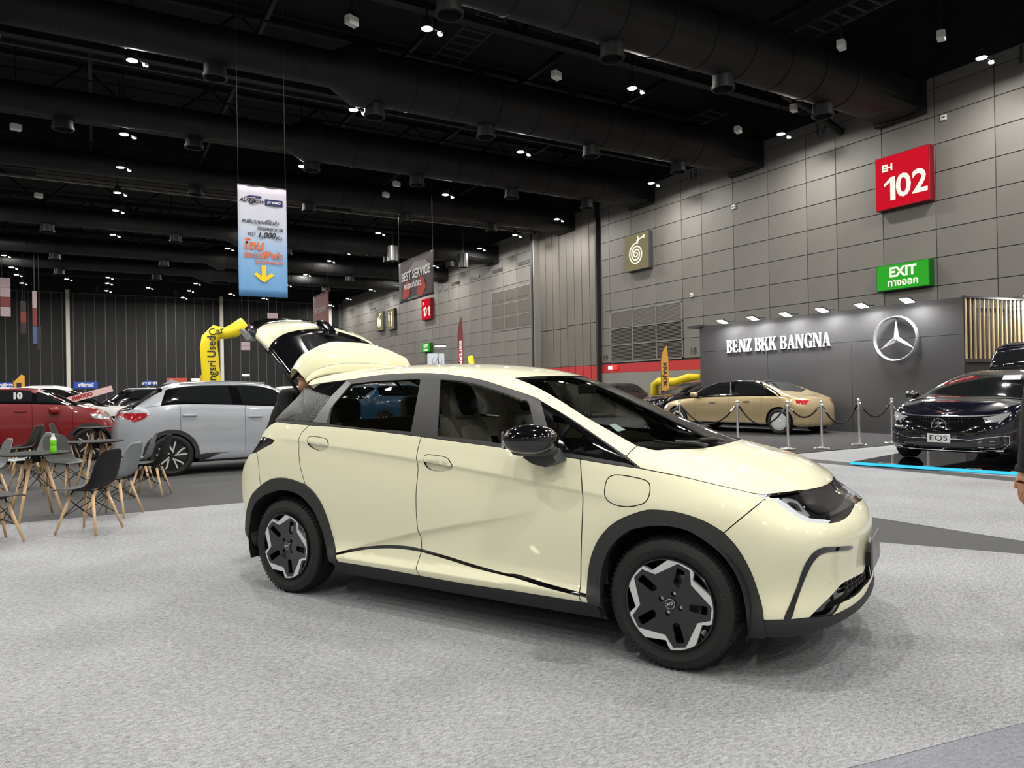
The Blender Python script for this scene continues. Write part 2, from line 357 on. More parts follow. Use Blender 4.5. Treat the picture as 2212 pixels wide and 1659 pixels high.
# ------------------------------------------------------------------ ducts
DUCT=mat('black_duct',(.0085,.0085,.009),.6,noise=(1.0,.35))
def duct(Y,r1,xr,r0,zc0,label,x0=XL+1,taps=()):
    t=empty('air_duct',(0,Y,zc0),0,label,'duct','black air ducts under the roof')
    prof=[(r0,x0)]; 
    prof+=[(r0,xr-.5),(r1+.12,xr+.25),(r1+.12,xr+.7),(r1,xr+.72),(r1,21.6)]
    m=MB().lathe([(r,x) for r,x in prof],28,'x',cap=True)
    m.build('duct_body',DUCT,t,auto=.5)
    sm=MB()
    x=xr-1.4
    xs=[]
    while x>x0: xs.append((x,r0)); x-=1.5
    x=xr+2
    while x<21.6: xs.append((x,r1)); x+=1.5
    for x,r in xs: MB().lathe([(r,-.03),(r+.018,-.03),(r+.018,.03),(r,.03)],28,'x').build('seam_ring',DUCT,t,loc=(x,0,0))
    # square transition and collar at the wall
    q=MB(); n=28; R=[]
    for k in range(n):
        a=2*PI*k/n; c,s=math.cos(a),math.sin(a); R.append((21.6,r1*c,r1*s))
    sq=[]
    for k in range(n):
        a=2*PI*k/n; c,s=math.cos(a),math.sin(a); d=max(abs(c),abs(s)); sq.append((22.9,.80*c/d,.52*s/d-.1))
    q.add(R+sq+[(23.7,y,z) for _,y,z in sq],[(k,(k+1)%n,n+(k+1)%n,n+k) for k in range(n)]+[(n+k,n+(k+1)%n,2*n+(k+1)%n,2*n+k) for k in range(n)])
    q.build('square_end',DUCT,t)
    MB().box(23.7,23.98,-.86,.86,-.68,.48).build('wall_collar',DUCT,t)
    for x in taps:
        r=r1 if x>xr else r0
        MB().lathe([(.0,-.0),(.30,.0),(.30,-r-.26),(.33,-r-.26),(.33,-r-.34),(.27,-r-.34),(.25,-r-.15),(0,-r-.15)],20,'z').build('outlet',DUCT,t,auto=.6,loc=(x,.15,0))
    MB().tube([(x0,-.1,r0+.28),(21,-.1,r1+.22)],.04,6).build('pipe',DUCT,t)
    return t
duct(14.4,.80,-1,.55,10.9,'nearest and thickest black air duct, crossing the top right corner of the hall',taps=(7.0,11.6,15.6,20.0))
duct(21.1,.80,6.7,.52,10.95,'second black air duct, crossing the middle of the roof to the right wall',taps=(-2.2,3.0,7.6,11.5,15.9,20.2))
duct(27.8,.72,7.0,.48,11.0,'third black air duct, crossing above the blue hanging banner',taps=(-5.6,-.8,3.2,7.4,11.8,16.4,20.6))
duct(34.5,.66,7.0,.45,11.0,'fourth black air duct, just in front of the bulkhead',taps=(4,9,14,19))
duct(43.6,.72,7.0,.48,10.6,'fifth black air duct, first one beyond the bulkhead',taps=(-2,4,10,16.4,20.8))
duct(51.7,.72,7.0,.48,10.5,'sixth black air duct, second one beyond the bulkhead',taps=(-2,4,10,16.4,20.8))
duct(58.0,.72,7.0,.48,10.5,'seventh black air duct, farthest one with a square end at the wall',taps=(-2,4,10,16.4))
OUTM=mat('metal_outlet',(.14,.14,.14),.4,metal=.6)
for x,y in ((15.9,41.6),(20.9,42.0)):
    tag(MB().tube([(0,0,.35),(0,0,4.27)],.02,6).lathe([(0,.4),(.32,.4),(.32,-.5),(.29,-.5),(.28,.3),(0,.3)],20).build('vent_cylinder',OUTM,auto=.6,loc=(x,y,9.75)),'grey metal vent cylinder hanging beyond the bulkhead, %s one'%('left' if x<18 else 'right'),'vent','metal vent cylinders beyond the bulkhead')
# ------------------------------------------------------------------ roof trusses and pipes
TR=mat('black_steel',(.006,.006,.006),.6); TRL=mat('grey_strut',(.05,.05,.049),.6)
ORD='first second third fourth fifth sixth seventh eighth ninth tenth eleventh twelfth thirteenth fourteenth fifteenth sixteenth'.split()
def truss(Y,label):
    t=empty('roof_truss',(0,Y,0),0,label,'truss','black roof trusses')
    MB().box(XL+1,XW-.3,-.15,.15,13.6,13.8).build('top_chord',TR,t)
    MB().box(XL+1,XW-.3,-.15,.15,11.55,11.75).build('bottom_chord',TR,t)
    k=0; x=XL+1; 
    src=None
    while x<XW-2.5:
        a,b=((11.7,13.65) if k%2 else (13.65,11.7))
        MB().tube([(x,0,a),(x+2.2,0,b)],.07,6).build('web_strut',TR,t); x+=2.2; k+=1
    return t
for i,Y in enumerate((7.7,17.8,24.5,31.2,45.8,52.6,59.5,66,72)): truss(Y,'black steel roof truss, %s one counted from the camera'%ORD[i])
def purlin(X,label):
    t=empty('roof_purlin',(X,0,0),0,label,'beam','roof purlins along the hall')
    MB().box(-.06,.06,YB+1,37.5,12.3,12.5).build('beam',TR,t)
    y=-2
    while y<36:
        MB().tube([(0,y,12.4),(1.6,y+2.0,13.7)],.05,6).build('brace',TRL,t); y+=6.7
for i,X in enumerate((-9,-4.5,0,4.5,9,13.5,18)): purlin(X,'dark braced purlin under the roof, %s counted from the left'%ORD[i])
for y,z,lb in ((18.4,12.1,'thin grey conduit pipe crossing the roof behind the nearest duct'),(25.2,11.6,'thin grey conduit pipe crossing the roof behind the second duct'),(30.4,11.4,'thin grey conduit pipe crossing the roof behind the third duct')):
    tag(MB().tube([(XL+1,y,z),(XW-.5,y,z)],.05,6).build('conduit_pipe',TRL),lb,'pipe')
for i,(x,y,l) in enumerate(((18.5,11.5,6),(13.3,22.5,4),(9.5,16.5,5),(20.8,20,3))):
    t=empty('roof_ladder',(x,y,12.0),0,'catwalk ladder lying in the roof, '+['near the top right corner','above the second duct near the middle','behind the nearest duct, left of centre','close to the right wall'][i],'ladder','catwalk ladders in the roof')
    MB().box(0,.05,0,l,0,.08).build('side_rail',TRL,t); MB().box(.9,.95,0,l,0,.08).build('side_rail',TRL,t)
    r=None
    for k in range(int(l/.45)):
        o=MB().box(.05,.9,0,.06,.02,.06).build('rung',TRL,t) if r is None else r.copy()
        if r is None: r=o
        else: COL.objects.link(o)
        o.parent=t; o.location=(0,k*.45+.2,0)
# drain pipe at wall
tag(MB().tube([(20.5,16.5,11.3),(22.4,16.8,11.2),(23.95,16.7,10.6),(23.99,16.7,10.6)],.13,10).build('drain_pipe',TR),'bent black pipe reaching the wall below number 17','pipe')
# ------------------------------------------------------------------ high bay lamps (they light the hall)
LAMPE=emit('high_bay_led',(1,.965,.90),LAMP_POWER); LAMPR=emit('high_bay_small_led',(1,.965,.90),30)
WHITEP=mat('white_enamel',(.75,.75,.72),.4)
lm=None
def inview(x,y,z):
    p=[sum(CM[r][c]*(x,y,z-1.374)[c] for c in range(3)) for r in range(3)]
    return p[2]>0 and 0<1106+1550*p[0]/p[2]<2212 and 0<829.5+1550*p[1]/p[2]<1659
CN={21.9:'lamp row nearest the right wall',14.4:'second lamp row from the right wall',7.4:'third lamp row from the right wall',1.:'fourth lamp row from the right wall',-5.:'fifth lamp row from the right wall',4.1:'short row between the third and fourth rows',11.:'short row far behind the blue banner',-1.8:'single lamp beside the left pale column'}
cnt={}
for k,(x,y) in enumerate(LAMPS):
    lb='high bay ceiling lamp outside the picture'
    if inview(x,y,10.5):
        cnt[x]=cnt.get(x,0)+1; lb='ceiling lamp, %s from the front in the %s'%(ORD[cnt[x]-1],CN.get(x,'far left row'))
    if lm is None:
        lm=empty('high_bay_lamp',(x,y,10.5),0,lb,'lamp','high bay lamps in rows')
        MB().lathe([(.15,0),(.155,.02),(.15,.22),(.07,.28),(.02,.36),(.02,3.53)],14).build('lamp_housing',TR,lm,auto=.6)
        MB().lathe([(0.0,-.002),(.135,-.002)],14).build('led_disc',LAMPE,lm)
        MB().lathe([(0.07,0),(.08,.05),(.0,.06)],10,c=(.32,-.1,-.12)).build('sensor_body',WHITEP,lm)
        MB().lathe([(0.0,-.002),(.06,-.002)],10,c=(.32,-.1,-.12)).build('sensor_light',LAMPR,lm)
        MB().tube([(0,0,.1),(.32,-.1,-.06)],.012,5).build('bracket',TR,lm)
        index_kids()
    else:
        o=copytree(lm); o.location=(x,y,10.5); o['label']=lb
sp=None
SPL=['near the top edge left of centre','at top right before the nearest duct','under the nearest duct at top right','between the first two ducts, right of centre','between the first two ducts, higher one','near the wall end of the nearest duct, left one','near the wall end of the nearest duct, right one','at the far left edge','low at far left below the track','left of the BEST SERVICE banner','beside the third duct, right of the blue banner']
for (x,y),sl in zip(((5.6,17.2),(19.5,10.6),(17.6,12.2),(11.8,17.4),(11.5,15.0),(20.1,18.1),(20.2,15.8),(-2.2,29.4),(-2.1,39.0),(11.7,30.0),(11.9,31.9)),SPL):
    if sp is None:
        sp=empty('ceiling_speaker',(x,y,10.5),.4,'small pale speaker hanging from a rod between the lamps','speaker','small speakers hanging from the roof')
        MB().rbox(-.16,.16,-.1,.1,-.12,.1,.02).build('speaker_box',WHITEP,sp); MB().tube([(0,0,.1),(0,0,3.52)],.012,5).build('rod',TR,sp)
        MB().box(-.12,.12,-.012,.012,.1,.25).build('bracket',TR,sp)
        index_kids()
    else: o=copytree(sp); o.location=(x,y,10.5)
    (sp if sl==SPL[0] else o)['label']='small pale speaker hanging '+sl
# ================================================================== car body machinery
def _basis(t):
    return np.stack([(1-t)**3,3*t**3-6*t**2+4,-3*t**3+3*t**2+3*t+1,t**3],-1)/6.0
class Surf:
    # net: [nu][nv] of (x, w, z); y=-w (right side). centre lines at u=0,u=nu-1,v=nv-1 mirror across y=0
    def __init__(s,net,u0='mirror',u1='mirror',v1='mirror'):
        n=np.array(net,float)
        def ph(a,b,mode):
            if mode=='mirror': q=b.copy();q[...,1]*=-1;return q
            return 2*a-b
        n=np.concatenate([ph(n[0],n[1],u0)[None],n,ph(n[-1],n[-2],u1)[None]],0)
        n=np.concatenate([ph(n[:,0],n[:,1],'lin')[:,None],n,ph(n[:,-1],n[:,-2],v1)[:,None]],1)
        s.n=n;s.U=n.shape[0]-3;s.V=n.shape[1]-3
    def __call__(s,u,v):
        u=np.clip(np.asarray(u,float),0,s.U-1e-9);v=np.clip(np.asarray(v,float),0,s.V-1e-9)
        i=np.floor(u).astype(int);j=np.floor(v).astype(int)
        bu=_basis(u-i);bv=_basis(v-j);out=0
        for a in range(4):
            for b in range(4):
                out=out+(bu[...,a]*bv[...,b])[...,None]*s.n[i+a,j+b]
        out=out.copy();out[...,1]*=-1
        return out
    def frame(s,u,v,h=1e-3):
        u=np.asarray(u,float);v=np.asarray(v,float)
        ua=np.minimum(u+h,s.U-1e-6);ub=np.maximum(u-h,0);va=np.minimum(v+h,s.V-1e-6);vb=np.maximum(v-h,0)
        du=(s(ua,v)-s(ub,v))/(ua-ub)[...,None];dv=(s(u,va)-s(u,vb))/(va-vb)[...,None]
        n=np.cross(du,dv);n/=np.linalg.norm(n,axis=-1,keepdims=True)+1e-12
        return du,dv,n
def rowfill(keys,n=18):
    ks=sorted(keys);K=np.array([keys[k] for k in ks],float)
    return np.stack([np.interp(np.arange(n),ks,K[:,c]) for c in range(3)],-1)
def dolphin_net():
    # stations:0 rc,1,2,3 corner,4 -1.75,5 -1.35,6 -.9,7 -.4,8 .1,9 .5,10 .9,11 1.25,12 1.6,13 1.85,14 corner,15,16,17 fc
    XS=[-2.11,-2.10,-2.05,-1.93,-1.74,-1.35,-.9,-.4,.1,.5,.9,1.25,1.58,1.82,2.0,2.09,2.13,2.145]
    WS=[0,.34,.62,.79,.87,.885,.885,.885,.885,.885,.885,.885,.87,.845,.70,.47,.24,0]
    XS=np.array(XS);WS=np.array(WS)
    xs_keys=[-2.1,-1.4,-.2,.55,1.2,1.8,2.1]
    rows=[]
    def low(dw,z,fx,rx,fw=0):
        w=np.maximum(WS-dw*np.clip(WS/.5,0,1),0);w[0]=0;w[-1]=0
        x=XS.copy();e=np.clip((x-1.5)/.6,0,1);x=x+fx*e;e2=np.clip((-1.5-XS)/.5,0,1);x=x+rx*e2
        w=w+fw*e*np.clip(WS/.3,0,1)
        zz=np.interp(XS,xs_keys,z)
        return np.stack([x,w,zz],-1)
    #            zkeys: -2.1  -1.4  -.2  .55  1.2  1.8  2.1
    rows.append(low(.10,[.24,.16,.15,.15,.15,.17,.17],-.20,.10))
    rows.append(low(.045,[.30,.215,.215,.215,.215,.21,.20],-.07,.03))
    rows.append(low(.015,[.36,.25,.25,.25,.25,.265,.26],-.0,.0))
    rows.append(low(.008,[.42,.29,.29,.29,.275,.33,.33],-.005,-.0))
    rows.append(low(.030,[.50,.38,.385,.365,.33,.40,.41],-.02,-.01))
    rows.append(low(.018,[.60,.52,.50,.48,.44,.50,.51],-.015,-.03))
    rows.append(low(.002,[.73,.74,.70,.66,.60,.60,.61],0.0,-.03))
    rows.append(low(.000,[.84,.93,.86,.80,.73,.69,.685],-.022,0.03))
    rows.append(low(.004,[.92,1.045,.955,.88,.795,.75,.745],-.115,.175))
    rows.append(low(.022,[1.0,1.10,1.02,.94,.86,.80,.785],-.175,.235))
    # row 10 belt / hood edge
    rows.append(rowfill({0:(-1.89,0,1.08),2:(-1.83,.53,1.09),3:(-1.73,.70,1.13),4:(-1.60,.825,1.165),5:(-1.3,.845,1.16),6:(-.9,.85,1.14),7:(-.4,.85,1.108),8:(.1,.85,1.068),9:(.5,.85,1.035),10:(.9,.845,.995),11:(1.22,.83,.96),12:(1.5,.79,.908),13:(1.74,.74,.872),14:(1.85,.57,.845),15:(1.905,.37,.838),16:(1.935,.19,.838),17:(1.945,0,.84)}))
    rows.append(rowfill({0:(-1.82,0,1.2),2:(-1.77,.5,1.21),3:(-1.66,.66,1.24),4:(-1.52,.745,1.27),5:(-1.25,.765,1.275),6:(-.88,.77,1.28),7:(-.4,.77,1.27),8:(.1,.775,1.23),9:(.5,.785,1.165),10:(.89,.80,1.075),11:(1.20,.80,.99),12:(1.47,.765,.93),13:(1.70,.70,.895),14:(1.80,.54,.87),15:(1.865,.35,.865),16:(1.90,.18,.866),17:(1.91,0,.868)}))
    rows.append(rowfill({0:(-1.70,0,1.37),2:(-1.66,.45,1.37),3:(-1.60,.57,1.375),4:(-1.45,.62,1.405),5:(-1.2,.63,1.43),6:(-.86,.63,1.46),7:(-.4,.63,1.475),8:(.05,.635,1.435),9:(.42,.655,1.34),10:(.82,.715,1.15),11:(1.16,.77,1.0),12:(1.42,.73,.95),13:(1.64,.65,.92),14:(1.77,.50,.902),15:(1.83,.33,.892),16:(1.865,.17,.893),17:(1.88,0,.895)}))
    rows.append(rowfill({0:(-1.68,0,1.42),2:(-1.64,.40,1.42),3:(-1.60,.52,1.42),4:(-1.45,.56,1.45),5:(-1.2,.57,1.475),6:(-.86,.57,1.50),7:(-.4,.57,1.51),8:(.03,.575,1.475),9:(.38,.59,1.385),10:(.80,.66,1.178),11:(1.17,.705,1.025),12:(1.38,.655,.985),13:(1.58,.57,.955),14:(1.70,.43,.935),15:(1.77,.29,.93),16:(1.81,.15,.93),17:(1.825,0,.93)}))
    rows.append(rowfill({0:(-1.68,0,1.455),2:(-1.64,.28,1.455),3:(-1.58,.38,1.46),4:(-1.43,.42,1.48),5:(-1.2,.42,1.505),6:(-.86,.42,1.527),7:(-.4,.42,1.53),8:(.03,.42,1.50),9:(.40,.42,1.42),10:(.86,.46,1.203),11:(1.24,.48,1.047),12:(1.40,.45,1.01),13:(1.54,.37,.985),14:(1.63,.29,.965),15:(1.69,.20,.962),16:(1.72,.1,.96),17:(1.735,0,.96)}))
    rows.append(rowfill({0:(-1.68,0,1.47),2:(-1.64,.15,1.47),3:(-1.58,.2,1.475),4:(-1.43,.22,1.50),5:(-1.2,.22,1.52),6:(-.86,.22,1.54),7:(-.4,.22,1.54),8:(.03,.22,1.515),9:(.42,.22,1.44),10:(.89,.24,1.228),11:(1.30,.25,1.066),12:(1.42,.23,1.03),13:(1.53,.19,1.005),14:(1.60,.15,.985),15:(1.64,.1,.98),16:(1.66,.05,.98),17:(1.67,0,.98)}))
    rows.append(rowfill({0:(-1.68,0,1.475),3:(-1.58,0,1.48),4:(-1.43,0,1.505),5:(-1.2,0,1.525),6:(-.86,0,1.545),7:(-.4,0,1.545),8:(.03,0,1.52),9:(.43,0,1.447),10:(.90,0,1.237),11:(1.32,0,1.074),12:(1.43,0,1.037),13:(1.52,0,1.015),14:(1.58,0,1.0),15:(1.61,0,.995),16:(1.63,0,.99),17:(1.64,0,.99)}))
    return np.array(rows).transpose(1,0,2)

